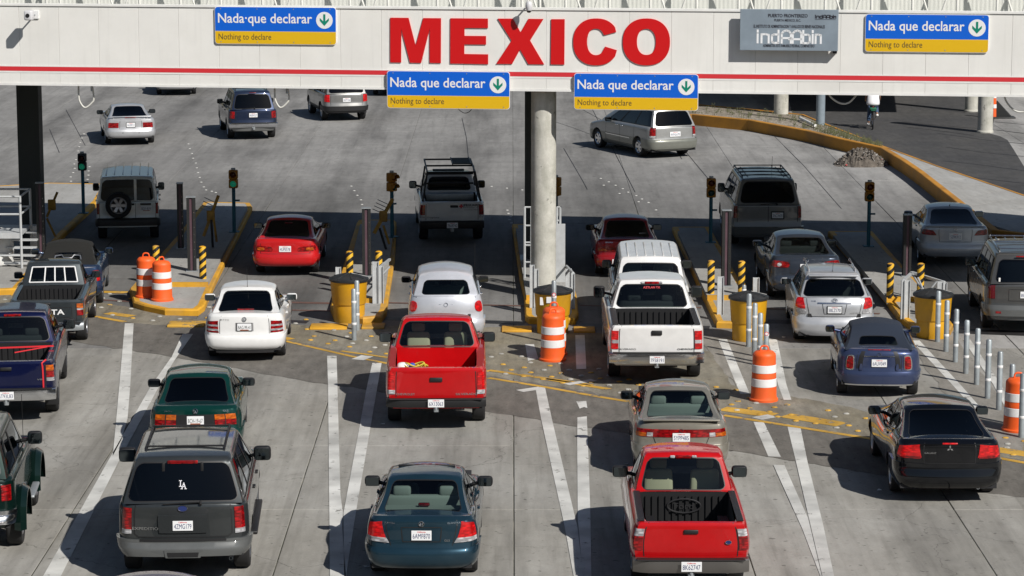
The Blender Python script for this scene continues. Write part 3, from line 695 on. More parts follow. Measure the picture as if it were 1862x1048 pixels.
# grey agency board
def board():
    off = .26; a0, _ = fa(1346, 16, off); a1, _ = fa(1525, 16, off); z1 = fa(1435, 17.5, off)[1]; z0 = fa(1435, 92.5, off)[1]
    w, h = a1-a0, z1-z0; c = G0 + GE*((a0+a1)/2) - GN*off; c.z = (z0+z1)/2
    root = empty('agency_board', tuple(c), -GA, 'grey metal board lettered indAAbin standing off the gantry fascia', 'sign')
    gm = mat('board_grey', (.27, .33, .39), .4, .2, noise=.12, nscale=2)
    b = MB(); b.rbox((0, .03, 0), (w, .06, h), .008, seg=1); b.build('board_face', gm, root)
    b = MB()
    for sx in (-.42, .42):
        for sz in (-.4, .4): b.cyl((w*sx, .06, h*sz), (w*sx, off, h*sz), .025, n=8)
    b.box(w*.47-.05, w*.47+.05, .05, off, -h/2-.06, -h/2+.02); b.build('bracket', M['black'], root)
    bk = mat('print_black', (.02, .02, .03), .6); wt = mat('print_white', (.8, .82, .84), .5)
    f = lambda x, yy: ((x-620)/522*w, -(yy-157)/228*h)   # coordinates of the enlarged crop
    def T(s_, x0, x1, y0, y1, m_, bold=0.):
        cx, cz = f((x0+x1)/2, (y0+y1)/2); letter(s_, (x1-x0)/522*w, (y1-y0)/228*h, m_, root, (cx, -.004, cz), bold=bold)
    T('PUERTO FRONTERIZO', 508, 718, 68, 87, bk, .03); T('PUERTA MEXICO, B.C.', 541, 682, 96, 112, bk, .02); T('EL INSTITUTO DE ADMINISTRACION Y AVALUOS DE BIENES NACIONALES', 432, 810, 128, 146, bk, .02)
    T('ADMINISTRA ESTE INMUEBLE FEDERAL COMPARTIDO', 483, 757, 236, 252, bk, .02)
    # the wordmark: rounded strokes
    def mark(x0, x1, y0, y1, m_, th):
        b = MB(); W_ = x1-x0; H_ = y1-y0
        def st(pts):
            P = [Vector((*f(x0+W_*px/100, y0+H_*(1-py/100)), 0)) for px, py in pts]
            for p, q in zip(P, P[1:]):
                d = (q-p); 
                if d.length < 1e-6: continue
                d = d.normalized(); nn = Vector((-d.y, d.x, 0))*th/2; e = d*th*.35
                b.add([(v.x, -.005, v.y) for v in (p-e-nn, q+e-nn, q+e+nn, p-e+nn)], [(0, 1, 2, 3)])
        st([(2, 0), (2, 68)]); st([(2, 85), (2, 98)])
        st([(8, 0), (8, 66), (14, 68), (19, 62), (19, 0)])
        st([(34, 98), (34, 0), (27, 0), (24, 8), (24, 58), (27, 66), (34, 66)])
        st([(39, 0), (39, 75), (42, 92), (46, 98), (50, 92), (53, 75), (53, 0)]); st([(39, 38), (53, 38)])
        st([(56, 0), (56, 75), (59, 92), (63, 98), (67, 92), (69, 75), (69, 0)]); st([(50, 30), (69, 30)])
        st([(72, 98), (72, 0), (79, 0), (82, 8), (82, 58), (79, 66), (72, 66)])
        st([(86.5, 0), (86.5, 68)]); st([(86.5, 85), (86.5, 98)]); st([(91, 0), (91, 66), (95, 68), (99, 62), (99, 0)])
        b.build('wordmark', m_, root)
    mark(447, 793, 158, 228, wt, .048); mark(757, 868, 72, 90, bk, .02)
    b = MB(); x_, z_ = f(812, 97); b.box(x_-w*.105, x_+w*.105, -.004, -.001, z_-.004, z_+.004); b.build('underline', bk, root)
board()
# columns of the gantry
colc = groundmat('column_concrete', (.56, .55, .50), (.48, .47, .42), (.24, .24, .19), streak=.4, objrand=0)
darkst = mat('dark_steel', (.018, .024, .024), .6, noise=.2, nscale=3)
def column(px, row, r_, h, m, label, square=False, name='support_column', z0=0., group='columns carrying the gantry'):
    p = at(px, row, z0); root = empty(name, tuple(p), 0, label, 'column', group)
    b = MB()
    if square: b.box(-r_, r_, -r_, r_, 0, h-z0)
    else: b.lathe([(r_, 0), (r_, h-z0), (0, h-z0)], n=32)
    b.build('shaft', m, root, smooth=40)
    b = MB()
    if square: b.box(-r_-.12, r_+.12, -r_-.12, r_+.12, 0, .03)
    else: b.lathe([(r_+.03, 0), (r_+.03, .06), (r_+.001, .09)], n=32)
    b.build('base_collar', m if not square else M['steel'], root, smooth=30)
    return root
p = at(988, 530, IH+.12)
column(988, 522, .305, gtop-.5, colc, 'round concrete column standing in the middle island under the gantry', z0=IH+.10)
column(975, 470, .30, gbot+.5, darkst, 'dark square steel column right behind the concrete column', True, z0=IH+.10)
column(61, 452, .29, gbot+.5, darkst, 'dark square steel column beside the white platform at the left', True, z0=IH)
# ================================================================== STREET FURNITURE
# overpass deck far right
dk = empty('overpass_deck', tuple(at(1560, 232)), -GA, 'dark overpass deck on round columns beyond the gantry at the right', 'overpass')
pd = at(1560, 232); 
b = MB(); b.box(-7.5, 4.6, 3.0, 40, 3.4, 3.9); b.box(-7.5, 4.7, -.6, 3.0, 3.65, 3.85) if False else None; b.build('deck_slab', colc, dk)
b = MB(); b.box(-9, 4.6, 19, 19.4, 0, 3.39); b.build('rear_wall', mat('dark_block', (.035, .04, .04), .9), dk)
column(1420, 214, .285, 3.4, colc, 'far round concrete column standing in the weedy median', group='columns beyond the gantry')
column(1491.5, 234, .17, 3.6, mat('steel_blue', (.22, .27, .31), .5, noise=.1), 'slim blue grey steel column at the edge of the median', group='columns beyond the gantry')
column(1766, 203, .26, 3.4, colc, 'far concrete column between side road and shadow, behind the nearer one', group='columns beyond the gantry')
column(1791, 241, .285, 3.6, colc, 'concrete column on a square footing at the edge of the side road', group='columns beyond the gantry')
# traffic lights
tyel = mat('signal_yellow', (.45, .19, .012), .5, noise=.2, nscale=6); tblk = mat('signal_black', (.015, .016, .016), .5); pteal = mat('pole_teal', (.02, .12, .17), .5, noise=.2, nscale=5)
ggrn = mat('lens_green', (.02, .3, .2), .2, emit=(.05, 1, .55), estr=.07); goff = mat('lens_green_off', (.01, .06, .05), .2); roff = mat('lens_red_off', (.10, .02, .01), .25)
def signal(px, base, top, headh, hm, lit, label, yaw=0.):
    p = at(px, base, IH+.10 if px != 152 else IH); s = F / (p.y*cp + (CH)*sp)
    ztop = zat(top, p.y) - p.z; hh = headh / s / cp; zb_ = ztop - hh
    root = empty('traffic_light', tuple(p), yaw, label, 'traffic light', 'traffic lights at the lane islands')
    b = MB(); b.cyl((0, 0, 0), (0, 0, zb_+.05), .05, n=12); b.build('pole', pteal, root, smooth=50)
    b = MB(); b.box(-.14, .14, -.14, .14, 0, .02); b.build('base_plate', pteal, root)
    b = MB(); b.rbox((.09, 0, zb_*.72), (.16, .03, .05), .01); b.build('push_lever', pteal, root)
    n = 2; w = .25
    b = MB()
    for i in range(n): b.rbox((0, 0, zb_ + hh*(i+.5)/n), (w, .2, hh/n-.008), .03)
    b.build('housing', hm, root, smooth=40)
    b = MB(); b.cyl((0, 0, ztop), (0, 0, ztop+.05), .06, n=10); b.build('cap', M['steel'], root, smooth=40)
    for i in range(n):
        zc = zb_ + hh*(i+.5)/n; rr_ = min(.088, hh/n*.38)
        b = MB(); b.lathe([(rr_, 0), (rr_*.8, .02), (0, .03)], n=18); me = b.build('lens', [ggrn if (i == 0 and lit) else goff if i == 0 else roff], mesh_only=True, smooth=50)
        o = link('lens', me, root); o.location = (0, -.1, zc); o.rotation_euler = (R(90), 0, 0)
        # visor: half tube
        b = MB(); N_ = 14; vs = []; fs = []
        for k in range(N_+1):
            t = R(-20 + 220*k/N_)
            for yy in (-.1, -.22 if 10 < k*220/N_ < 210 else -.16): vs.append((rr_*1.12*math.cos(t), yy, zc + rr_*1.12*math.sin(t)))
        for k in range(N_): fs.append((2*k, 2*k+1, 2*k+3, 2*k+2))
        b.add(vs, fs); b.build('visor', tblk if hm is tblk else tyel, root, smooth=50)
signal(152, 388, 279, 31, tblk, True, 'black traffic light with its green lamp lit, on the leftmost island')
signal(426, 422, 309, 33, tyel, True, 'yellow traffic light showing green on the island beside the red coupe')
signal(713, 431, 314, 34, tyel, False, 'dark yellow traffic light turned sideways left of the white rack pickup', yaw=.8)
signal(1292, 441, 324, 35, tyel, False, 'yellow traffic light in front of the grey van')
signal(1579, 448, 331, 35, tyel, False, 'yellow traffic light with a bent lever right of the grey van')
signal(1011, 430, 322, 34, tyel, False, 'yellow traffic light mostly hidden behind the concrete column', yaw=-.5)
# tall purple-brown channel posts (camera / scanner posts)
chm = mat('post_maroon', (.10, .055, .07), .45, noise=.2, nscale=4)
def scanpost(px, base, top, label, w=.22):
    p = at(px, base, IH+.10); h = zat(top, p.y) - p.z
    root = empty('detector_post', tuple(p), .06, label, 'post', 'tall dark detector posts on the islands')
    b = MB(); b.box(-w/2, -w*.18, -.09, .09, .02, h); b.box(w*.18, w/2, -.09, .09, .02, h); b.box(-w/2, w/2, .05, .091, .03, h-.01); b.build('housing', tblk, root)
    b = MB(); b.box(-w*.178, w*.178, -.06, .045, .03, h-.02); b.build('centre_strip', chm, root)
    b = MB(); b.box(-w/2-.01, w/2+.01, -.1, .1, h, h+.02); b.build('cap', M['steel'], root)
    b = MB(); b.box(-w/2-.04, w/2+.04, -.12, .12, 0, .02); b.build('foot_plate', M['steel'], root)
    b = MB()
    for i in range(7): b.cyl((w*.34, -.094, h*(.2+.1*i)), (w*.34, -.089, h*(.2+.1*i)), .008, n=6)
    b.build('screw', M['chrome'], root)
scanpost(329, 452, 334, 'dark detector post left of the lane gate on the barrel island', .16)
scanpost(349.5, 493, 359, 'maroon striped detector post beside the worn yellow bollard')
scanpost(667, 502, 379, 'maroon striped detector post between two striped bollards')
scanpost(76, 470, 333, 'dark detector post at the left beside the steel column', .2)
scanpost(1319.5, 520, 383, 'maroon striped detector post in front of the grey van')
scanpost(1648, 502, 391, 'maroon striped detector post left of the silver sedan', .2)
# striped bollards
strm = bpy.data.materials.new('bollard_stripes'); strm.use_nodes = True
nt = strm.node_tree; N = nt.nodes; L = nt.links; tc = N.new('ShaderNodeTexCoord'); sep = N.new('ShaderNodeSeparateXYZ'); L.new(tc.outputs['Object'], sep.inputs[0])
def _math(op, a, b_=None, c_=None):
    x = N.new('ShaderNodeMath'); x.operation = op
    for i, v in enumerate((a, b_, c_)):
        if v is None: continue
        if isinstance(v, (int, float)): x.inputs[i].default_value = v
        else: L.new(v, x.inputs[i])
    return x.outputs[0]
hel = _math('FRACT', _math('ADD', _math('MULTIPLY', sep.outputs['Z'], 5.0), _math('MULTIPLY', sep.outputs['X'], -4.2)))
nz = N.new('ShaderNodeTexNoise'); nz.inputs['Scale'].default_value = 14; nz.inputs['Detail'].default_value = 6; L.new(tc.outputs['Object'], nz.inputs['Vector'])
hel2 = _math('GREATER_THAN', _math('ADD', hel, _math('MULTIPLY', _math('SUBTRACT', nz.outputs['Fac'], .5), .12)), .52)
mx = N.new('ShaderNodeMix'); mx.data_type = 'RGBA'; mx.inputs['A'].default_value = (.012, .012, .012, 1); mx.inputs['B'].default_value = (.72, .42, .03, 1); L.new(hel2, mx.inputs['Factor'])
L.new(mx.outputs['Result'], N['Principled BSDF'].inputs['Base Color']); N['Principled BSDF'].inputs['Roughness'].default_value = .45
def striped(px, base, top, label, z0=IH+.10, wpx=13):
    p = at(px, base, z0); h = zat(top+2, p.y) - p.z; r_ = wpx/2/(F/(p.y*cp+CH*sp))
    root = empty('striped_bollard', tuple(p), random.uniform(-.3, .3), label, 'bollard', 'yellow and black striped bollards')
    b = MB(); b.lathe([(r_, 0), (r_, h-.02), (r_*.93, h)], n=20); b.build('tube', strm, root, smooth=50)
    b = MB(); b.lathe([(r_*.93, h), (r_*.5, h+.02), (0, h+.025)], n=20); b.build('cap', M['yellow'], root, smooth=50)
striped(369, 507, 447, 'worn striped bollard with peeling stripes beside the barrels island edge')
striped(284.5, 500, 446, 'striped bollard half hidden behind the two orange barrels')
striped(636, 508, 456, 'striped bollard rising behind the left yellow bin')
striped(689, 520, 456, 'striped bollard behind the white guard rail of the left island')
striped(1292.5, 534, 473, 'striped bollard on the edge of the island left of the grey post')
striped(1348, 535, 474, 'striped bollard behind the bin in front of the grey van')
striped(1618, 541, 478, 'striped bollard left of the white truss rail')
striped(1673, 545, 478, 'striped bollard behind the white truss rail')
# drums
dor = mat('drum_orange', (.86, .115, .015), .5, noise=.1, nscale=6, grime=((.5, .12, .05), .3)); dwh = mat('drum_white', (.78, .78, .78), .4, noise=.06)
def drum(px, base, z0, label, sc_=1., bands=(1, 1), rz=0.):
    p = at(px, base, z0); root = empty('traffic_barrel', tuple(p), rz, label, 'traffic barrel', 'orange traffic barrels')
    b = MB(); b.lathe([(0, .0), (.31, .0), (.31, .04), (.285, .06), (.275, .10), (.272, .28)], n=36); b.lathe([(.268, .29), (.262, .43)], n=36) ;
    b.lathe([(.262, .43), (.265, .45), (.262, .47), (.258, .68), (.252, .70), (.25, .84), (.25, .86), (.24, .89), (.19, .93), (.10, .945), (0, .95)], n=36)
    b.build('shell', dor, root, smooth=35)
    b = MB(); b.lathe([(.272, .28), (.276, .285), (.272, .425), (.266, .43)], n=36); b.lathe([(.262, .54), (.267, .545), (.263, .685), (.257, .69)], n=36)
    b.build('reflective_band', dwh, root, smooth=35)
    b = MB(); b.tube(catmull([(-.09, 0, .93), (-.07, 0, 1.01), (0, 0, 1.03), (.07, 0, 1.01), (.09, 0, .93)], 4), .018, n=8); b.build('handle', dor, root, smooth=50)
    root.scale = (sc_*.90, sc_*.90, sc_*1.04)
    return root
drum(267, 540, .0+IH, 'left of the two orange barrels on the yellow kerbed island, its lower part shaded', 1.0)
drum(295, 546, IH, 'right of the two orange barrels on the yellow kerbed island', .98, rz=.8)
drum(1005, 655, 0, 'nearer orange barrel standing before the middle yellow bin', 1.05, rz=.5)
drum(1007, 645, 0, 'orange barrel hidden just behind the nearer one before the middle bin', 1.08)
drum(1388.5, 728, 0, 'orange barrel on the road left of the small blue convertible', 1.04)
drum(1849, 783, 0, 'orange barrel at the right edge beside the grey posts', 1.05)
# yellow bins with black domed lids
binm = mat('bin_yellow', (.70, .36, .012), .4, noise=.12, nscale=4, grime=((.3, .2, .08), .35)); lidm = mat('bin_lid', (.022, .024, .026), .4, noise=.2, nscale=8)
def bin_(px, base, wpx, label, dec=None):
    p = at(px, base, 0); s = F/(p.y*cp+CH*sp); k = wpx/s/.90
    root = empty('yellow_bin', tuple(p), 0, label, 'bin', 'yellow bins with black lids')
    b = MB(); b.lathe([(0, 0), (.345, 0), (.355, .02), (.36, .40), (.375, .41), (.385, .43), (.42, .94), (.43, .96)], n=40); b.build('drum', binm, root, smooth=30)
    b = MB(); b.lathe([(.43, .93), (.452, .94), (.455, .985), (.44, 1.0), (.20, 1.075), (.05, 1.10), (0, 1.10)], n=40); b.build('lid', lidm, root, smooth=30)
    b = MB()
    for i in range(8):
        t = 2*math.pi*i/8+.2; c_, s_ = math.cos(t), math.sin(t); b.cyl((.06*c_, .06*s_, 1.102), (.42*c_, .42*s_, 1.012), .012, n=5)
    b.build('lid_rib', lidm, root, smooth=50)
    if dec:
        b = MB(); t = R(262)
        b.rbox((-.25, -.335, .78), (.09, .012, .18), .004, seg=1); b.rbox((-.08, -.41, .82), (.14, .012, .14), .004, seg=1); b.build('sticker', dwh, root)
    root.scale = (k, k, k*1.0)
bin_(635, 584, 72, 'yellow bin with black lid at the front of the left island', None)
bin_(1005, 605, 72, 'yellow bin with white stickers behind the orange barrels at the concrete column', True)
bin_(1360, 618, 73, 'yellow bin behind the cluster of four grey posts')
bin_(1695, 613, 73, 'yellow bin with a greenish patch at the head of the long row of grey posts')
# grey tubular posts
def tpost(px, base, top, label, wpx=9.5, stick=False, name='steel_post'):
    p = at(px, base, 0); s = F/(p.y*cp+CH*sp); h = zat(top+2, p.y); r_ = wpx/2/s
    root = empty(name, tuple(p), 0, label, 'post', 'grey tubular posts beside the lanes')
    b = MB(); b.lathe([(r_, 0), (r_, h-.03), (r_*.7, h-.005), (0, h)], n=16); b.build('tube', postm, root, smooth=40)
    for f_ in (.30, .72): b = MB(); b.lathe([(r_+.001, h*f_), (r_+.004, h*f_+.005), (r_+.004, h*f_+.05), (r_+.001, h*f_+.055)], n=16); b.build('reflective_ring', dwh, root, smooth=40)
    if stick:
        b = MB(); b.lathe([(.045, 0), (.03, .003)], n=14); b.lathe([(.03, .003), (0, .003)], n=14, mi=1); me = b.build('sticker', [M['plred'], dwh], mesh_only=True)
        o = link('sticker', me, root); o.location = (0, -r_-.003, h*.78); o.rotation_euler = (R(90), 0, 0)
postm = mat('post_grey', (.36, .40, .42), .45, .35, noise=.25, nscale=4, grime=((.2, .2, .2), .4))
for a in ((644, 619, 523, 'scuffed grey post in front of the left yellow bin', 9), (649.5, 601, 508, 'grey post just right of the left yellow bin', 9), (1007, 625, 508, 'grey post with red sticker rising behind the orange barrels', 9, True),
          (1361, 631, 532, 'first grey post of the cluster before the bin, leftmost', 9.5), (1371.5, 648, 549, 'second grey post from the left in the cluster before the bin', 9.5), (1381.5, 660, 567, 'third grey post from the left in the cluster before the bin', 9.5), (1392.5, 668, 587, 'grey post with a red round sticker behind the orange barrel', 9.5, True), (1352.5, 560, 516, 'short grey post behind the bin and its black lid', 8),
          (1704.5, 622, 527, 'grey post in front of the right yellow bin, first of the long row', 9.5), (1720, 640, 544, 'second post of the long row, right beside the bin', 9.5), (1737, 659, 560, 'third post of the long row counted from the bin', 9.5), (1756, 680, 580, 'fourth post of the long row counted from the bin', 10),
          (1775.5, 700, 595, 'fifth post of the long row counted from the bin', 10), (1795.5, 725, 615, 'sixth post of the long row counted from the bin', 10.5), (1816, 746, 637, 'seventh post of the long row, above the black sedan', 10.5), (1838, 772, 660, 'eighth post of the long row, left of the orange barrel', 10.5), (1857.5, 796, 677, 'nearest post of the long row, at the right edge by the barrel', 12)):
    tpost(*a)
# flat white guard posts and rails
gwh = mat('guard_white', (.56, .58, .59), .45, .2, noise=.15, nscale=5)
def guard(name, base, items, label):
    """base: pixel of the base of the first post; items: posts (px, base, top, w) and rails ((px,row,basepx_row)...)"""
    p0 = at(*base, IH); root = empty(name, tuple(p0), 0, label, 'guard rail')
    for it in items:
        if it[0] == 'post':
            _, px, bs, tp, w = it; p = at(px, bs, IH); h = zat(tp, p.y)
            q = p - p0
            b = MB(); b.box(q.x-w/2, q.x-w/2+.02, q.y-.05, q.y+.05, 0, h-IH); b.box(q.x-w/2+.02, q.x+w/2, q.y-.01, q.y+.01, 0, h-IH); b.box(q.x+w/2, q.x+w/2+.015, q.y-.05, q.y+.05, 0, h-IH)
            b.build('post', gwh, root)
        else:
            _, a, c, r_ = it   # a,c = (px, baserow, toprow)
            pa = at(a[0], a[1], IH); pc = at(c[0], c[1], IH)
            va = Vector((pa.x-p0.x, pa.y-p0.y, zat(a[2], pa.y)-IH)); vc = Vector((pc.x-p0.x, pc.y-p0.y, zat(c[2], pc.y)-IH))
            b = MB(); b.cyl(va, vc, r_, n=4 if r_ > .03 else 8); b.build('rail', gwh, root)
guard('guard_rail', (683, 552), [('post', 683, 552, 476, .14), ('post', 692, 552, 484, .12), ('rail', (692, 552, 486), (709, 500, 472), .04), ('rail', (684, 552, 512), (708, 505, 486), .025), ('post', 615, 520, 486, .12)], 'bent white guard rail at the right edge of the left island')
guard('guard_rail', (969, 562), [('post', 967, 560, 482, .10), ('post', 974, 558, 489, .12)], 'pair of flat white posts left of the concrete column')
guard('guard_rail', (1040, 562), [('post', 1033, 540, 489, .14), ('post', 1041, 562, 497, .08), ('rail', (1030, 520, 484), (1042, 562, 497), .03)], 'white guard rail right of the concrete column base')
guard('guard_rail', (1309, 572), [('post', 1309, 572, 503, .14), ('post', 1374, 535, 505, .14)], 'two flat white posts either side of the bin in front of the grey van')
guard('guard_rail', (1642, 580), [('post', 1640, 580, 510, .07), ('post', 1648, 578, 510, .12), ('rail', (1642, 580, 510), (1657, 545, 496), .04), ('rail', (1657, 545, 496), (1716, 560, 514), .045), ('rail', (1657, 545, 497), (1676, 570, 528), .025), ('rail', (1668, 560, 506), (1678, 570, 528), .025),
      ('post', 1708, 575, 512, .14), ('post', 1716, 580, 514, .08), ('rail', (1690, 565, 528), (1702, 565, 512), .02)], 'white truss guard rail behind the right yellow bin')
# ladder frames beside the column
def frame_ladder(x0, x1, base, top, rows, label):
    p = at((x0+x1)/2, base, IH+.10); root = empty('steel_ladder', tuple(p), 0, label, 'ladder', 'steel ladder frames beside the concrete column'); h = zat(top, p.y)-p.z; w = (at(x1, base)-at(x0, base)).length/2
    for sx in (-1, 1): b = MB(); b.cyl((sx*w, 0, 0), (sx*w, 0, h), .03, n=6); b.build('stile', gwh, root)
    for f_ in rows: b = MB(); b.cyl((-w, 0, h*f_), (w, 0, h*f_), .022, n=6); b.build('rung', gwh, root)
    return root
frame_ladder(954, 966, 505, 377, (1., .74, .5, .46, .22), 'grey ladder frame left of the concrete column')
lad = frame_ladder(1012, 1018, 512, 377, (1., .82, .68, .5, .3), 'grey ladder frame right of the concrete column')
b = MB(); b.box(-.06, .17, -.06, -.035, 0, 1.45); b.build('steel_panel', gwh, lad)
# folded lane gate arms
arm = mat('gate_arm', (.36, .20, .02), .55, noise=.35, nscale=6, grime=((.08, .05, .03), .6))
def gate(p_lo, p_hi, base, w, legs, label, tines=True):
    p0 = at(*base, IH+.10); root = empty('lane_gate_arm', tuple(p0), 0, label, 'barrier gate', 'raised lane gate arms')
    def V(px, row, dy=0.): 
        y_ = p0.y + dy; return Vector((xat(px, y_, zat(row, y_)) - p0.x, dy, zat(row, y_) - p0.z))
    a, c = V(*p_lo), V(*p_hi, .5); d = (c-a).normalized(); s_ = Vector((d.z, 0, -d.x))*w
    b = MB()
    th = Vector((0, .06, 0))
    b.add([a-s_, a+s_, c+s_, c-s_, a-s_+th, a+s_+th, c+s_+th, c-s_+th], [(0, 1, 2, 3), (7, 6, 5, 4), (0, 4, 5, 1), (1, 5, 6, 2), (2, 6, 7, 3), (3, 7, 4, 0)]); b.build('arm', arm, root)
    for l0, l1, m_ in legs:
        q0, q1 = V(*l0, .12), V(*l1, .12); q1.z = max(0, q1.z); b = MB(); b.cyl(q0, q1, .035, n=6); b.build('leg', m_, root)
    if tines:
        b = MB()
        for i in range(4):
            q = a.lerp(c, .55 + .09*i); b.cyl(q + Vector((0, .03, 0)), q + Vector((-.32, .2, .12)), .012, n=5)
        b.build('tine', M['steel'], root)
    b = MB(); q = a.lerp(c, .5); b.rbox(q + Vector((0, -.03, 0)), (.22, .08, .3), .03); b.build('hinge_box', arm, root, smooth=40)
gate((370, 430), (397, 356), (385, 452), .045, [((384, 400), (387, 450), M['black']), ((388, 395), (394, 440), arm)], 'rusty yellow gate arm with tines on the barrel island')
gate((680, 425), (714, 362), (690, 455), .055, [((690, 415), (702, 457), M['black']), ((697, 410), (708, 444), arm)], 'rusty yellow gate arm with tines beside the maroon post')
gate((85, 395), (104, 350), (95, 432), .04, [((85, 397), (101, 433), arm), ((60, 350), (70, 400), arm)], 'bent yellow gate arm at the left beside the steel column', False)
# platform with rails, tank and stairs on the left island
def platform():
    p0 = at(52, 488, IH); root = empty('steel_platform', tuple(p0), 0, 'white railed steel platform with stairs at the left edge', 'platform')
    y0, y1 = 0., 1.9
    def Z(row, dy=0.): return zat(row, p0.y+dy) - IH
    def X(px, row, dy=0.): return xat(px, p0.y+dy, zat(row, p0.y+dy)) - p0.x
    zd = Z(424); zr = Z(358); zm = Z(390)
    xr = X(38, 424); xl = xr - 1.9; xq = X(53, 410, 1.0)
    b = MB(); b.box(xl, xr, 0, 1.5, zd-.08, zd); b.box(xl, xr+.02, -.02, -.001, zd-.14, zd+.005); b.build('deck', gwh, root)
    for x_, y_ in ((xr, 0), (xr, 1.5), (xr-1.2, 0), (xr-1.2, 1.5)):
        b = MB(); b.cyl((x_, y_, 0), (x_, y_, zr), .035, n=8); b.build('leg', gwh, root, smooth=50)
    for z_ in (zr, zm):
        for A_, B_ in (((xl, 0), (xr, 0)), ((xr, 0), (xr, 1.5)), ((xl, 1.5), (xr, 1.5))):
            b = MB(); b.cyl((*A_, z_), (*B_, z_), .028, n=8); b.build('rail', gwh, root, smooth=50)
    b = MB(); b.cyl((xl, 0, .33), (xr, 0, .33), .025, n=8); b.build('rail', gwh, root, smooth=50)
    for i in range(5):
        b = MB(); z_ = zd*(i+.5)/5.2; y_ = 1.5; b.box(xr-.5, xr+.28, .2+.18*i, .38+.18*i, z_-.02, z_+.02); b.build('stair_tread', gwh, root)
    t0 = at(-6, 478, IH); tr = empty('storage_tank', tuple(t0), 0, 'white rounded tank under the steel platform at the left edge', 'tank')
    b = MB(); b.lathe([(.43, 0), (.45, .05), (.45, .55), (.42, .72), (.32, .86), (.15, .93), (0, .94)], n=32); b.build('tank_body', M['white'], tr, smooth=45)
    b = MB(); b.lathe([(.452, .3), (.46, .32), (.452, .34)], n=32); b.build('tank_band', gwh, tr, smooth=45)
    q = at(69, 466, IH); o = empty('white_cabinet', tuple(q), .3, 'tall narrow white cabinet panel beside the dark steel column', 'cabinet')
    h = zat(409, q.y)-IH
    b = MB(); b.rbox((-.07, 0, h/2), (.16, .3, h), .01, seg=1); b.build('cabinet_body', gwh, o); b = MB(); b.rbox((.1, 0, h/2), (.1, .28, h-.05), .01, seg=1); b.build('side_strip', gwh, o)
platform()
# hoses hanging from the gantry underside
hosem = mat('hose_white', (.62, .62, .58), .5)
def hose(px0, px1, row, label, dpt=.24, end=None):
    y_ = 66.1; xm = (px0+px1)/2
    y_ = (G0 + GE*fa(xm, 165)[0] + GN*dpt).y
    root = empty('hanging_hose', (xat(xm, y_, gbot), y_, gbot), 0, label, 'hose', 'white hose loops under the gantry')
    zt = .15; X = lambda p, r_: xat(p, y_, zat(r_, y_)) - root.location.x; Z = lambda r_: zat(r_, y_) - gbot
    b = MB(); b.tube(catmull([(X(px0, 160), 0, zt), (X(px0-.5, 172), 0, Z(172)), (X(px0+2, row-12), 0, Z(row-10)), (X(xm-2, row), 0, Z(row)), (X(px1-3, row-10), 0, Z(row-9)), (X(px1+.5, 178), 0, Z(178)), (X(px1-3, 160), 0, zt-.1)], 5), .022, n=8); b.build('hose', hosem, root, smooth=50)
    b = MB(); b.rbox((X(px1-2, 160), 0, .05), (.18, .18, .22), .03); b.cyl((X(px1-3, 165), 0, -.2), (X(px1-3, 165), 0, .0), .03, n=8); b.build('valve', M['steel'], root, smooth=40)
hose(143.5, 170, 196, 'white hose loop hanging under the fascia above the silver coupe')
hose(500, 525, 196, 'white hose loop hanging under the fascia right of the blue wagon')
b = MB()
def slack(pts, label, m=hosem, r=.022):
    y_ = (G0 + GE*fa(pts[1][0], 165)[0] + GN*.24).y; o0 = Vector((xat(pts[0][0], y_, zat(pts[0][1], y_)), y_, zat(pts[0][1], y_)))
    b = MB(); b.tube(catmull([(xat(a, y_, zat(r_, y_))-o0.x, 0, zat(r_, y_)-o0.z) for a, r_ in pts], 6), r, n=8); o = b.build('hanging_hose', m, smooth=50); o.location = o0
    tag(o, label, 'hose', 'white hose loops under the gantry')
slack([(1503, 160), (1510, 176), (1528, 188), (1545, 186), (1562, 166), (1564, 158)], 'slack white hose sagging beside the slim blue grey column')
slack([(1824, 165), (1830, 185), (1845, 201), (1862, 203), (1885, 190)], 'slack white hose at the right edge under the fascia')
slack([(828, 190), (836, 201), (846, 206), (856, 201), (860, 190)], 'thin dark cable loop below the left hanging sign', tblk, .008)
# cameras on the fascia
def dishcam(px, row, label, big):
    a, z = fa(px, row); c = G0 + GE*a - GN*.0; root = empty('fascia_camera', (c.x, c.y, z), -GA, label, 'camera')
    if big:
        b = MB(); b.rbox((0, -.02, 0), (.2, .04, .2), .01); b.build('wall_plate', swht, root); b = MB(); b.cyl((0, -.03, 0), (0, -.45, .02), .02, n=8); b.build('arm', M['steel'], root)
        b = MB(); b.rbox((0, -.50, .02), (.20, .26, .24), .04); b.build('camera_head', mat('cam_white', (.6, .6, .62), .4), root, smooth=40); b = MB(); b.cyl((0, -.64, .02), (0, -.63, .02), .05, n=14); b.build('lens', M['black'], root)
    else:
        b = MB(); b.cyl((0, -.0, .1), (0, -.34, .1), .02, n=8); b.build('arm', M['steel'], root)
        b = MB(); b.lathe([(0, -.1), (.06, -.07), (.08, 0), (.08, .1), (.05, .14), (0, .15)], c=(0, -.36, .0), n=16); b.build('camera_head', mat('cam_white', (.6, .6, .62), .4), root, smooth=40)
        b = MB(); b.lathe([(0, -.13), (.04, -.12), (.06, -.09), (.0, -.085)], c=(0, -.36, 0), n=16); b.build('lens', M['black'], root, smooth=40)
dishcam(64, 27, 'small white camera on an arm at the left end of the fascia', True)
dishcam(965, 12, 'small dome camera on the fascia above the word MEXICO', False)
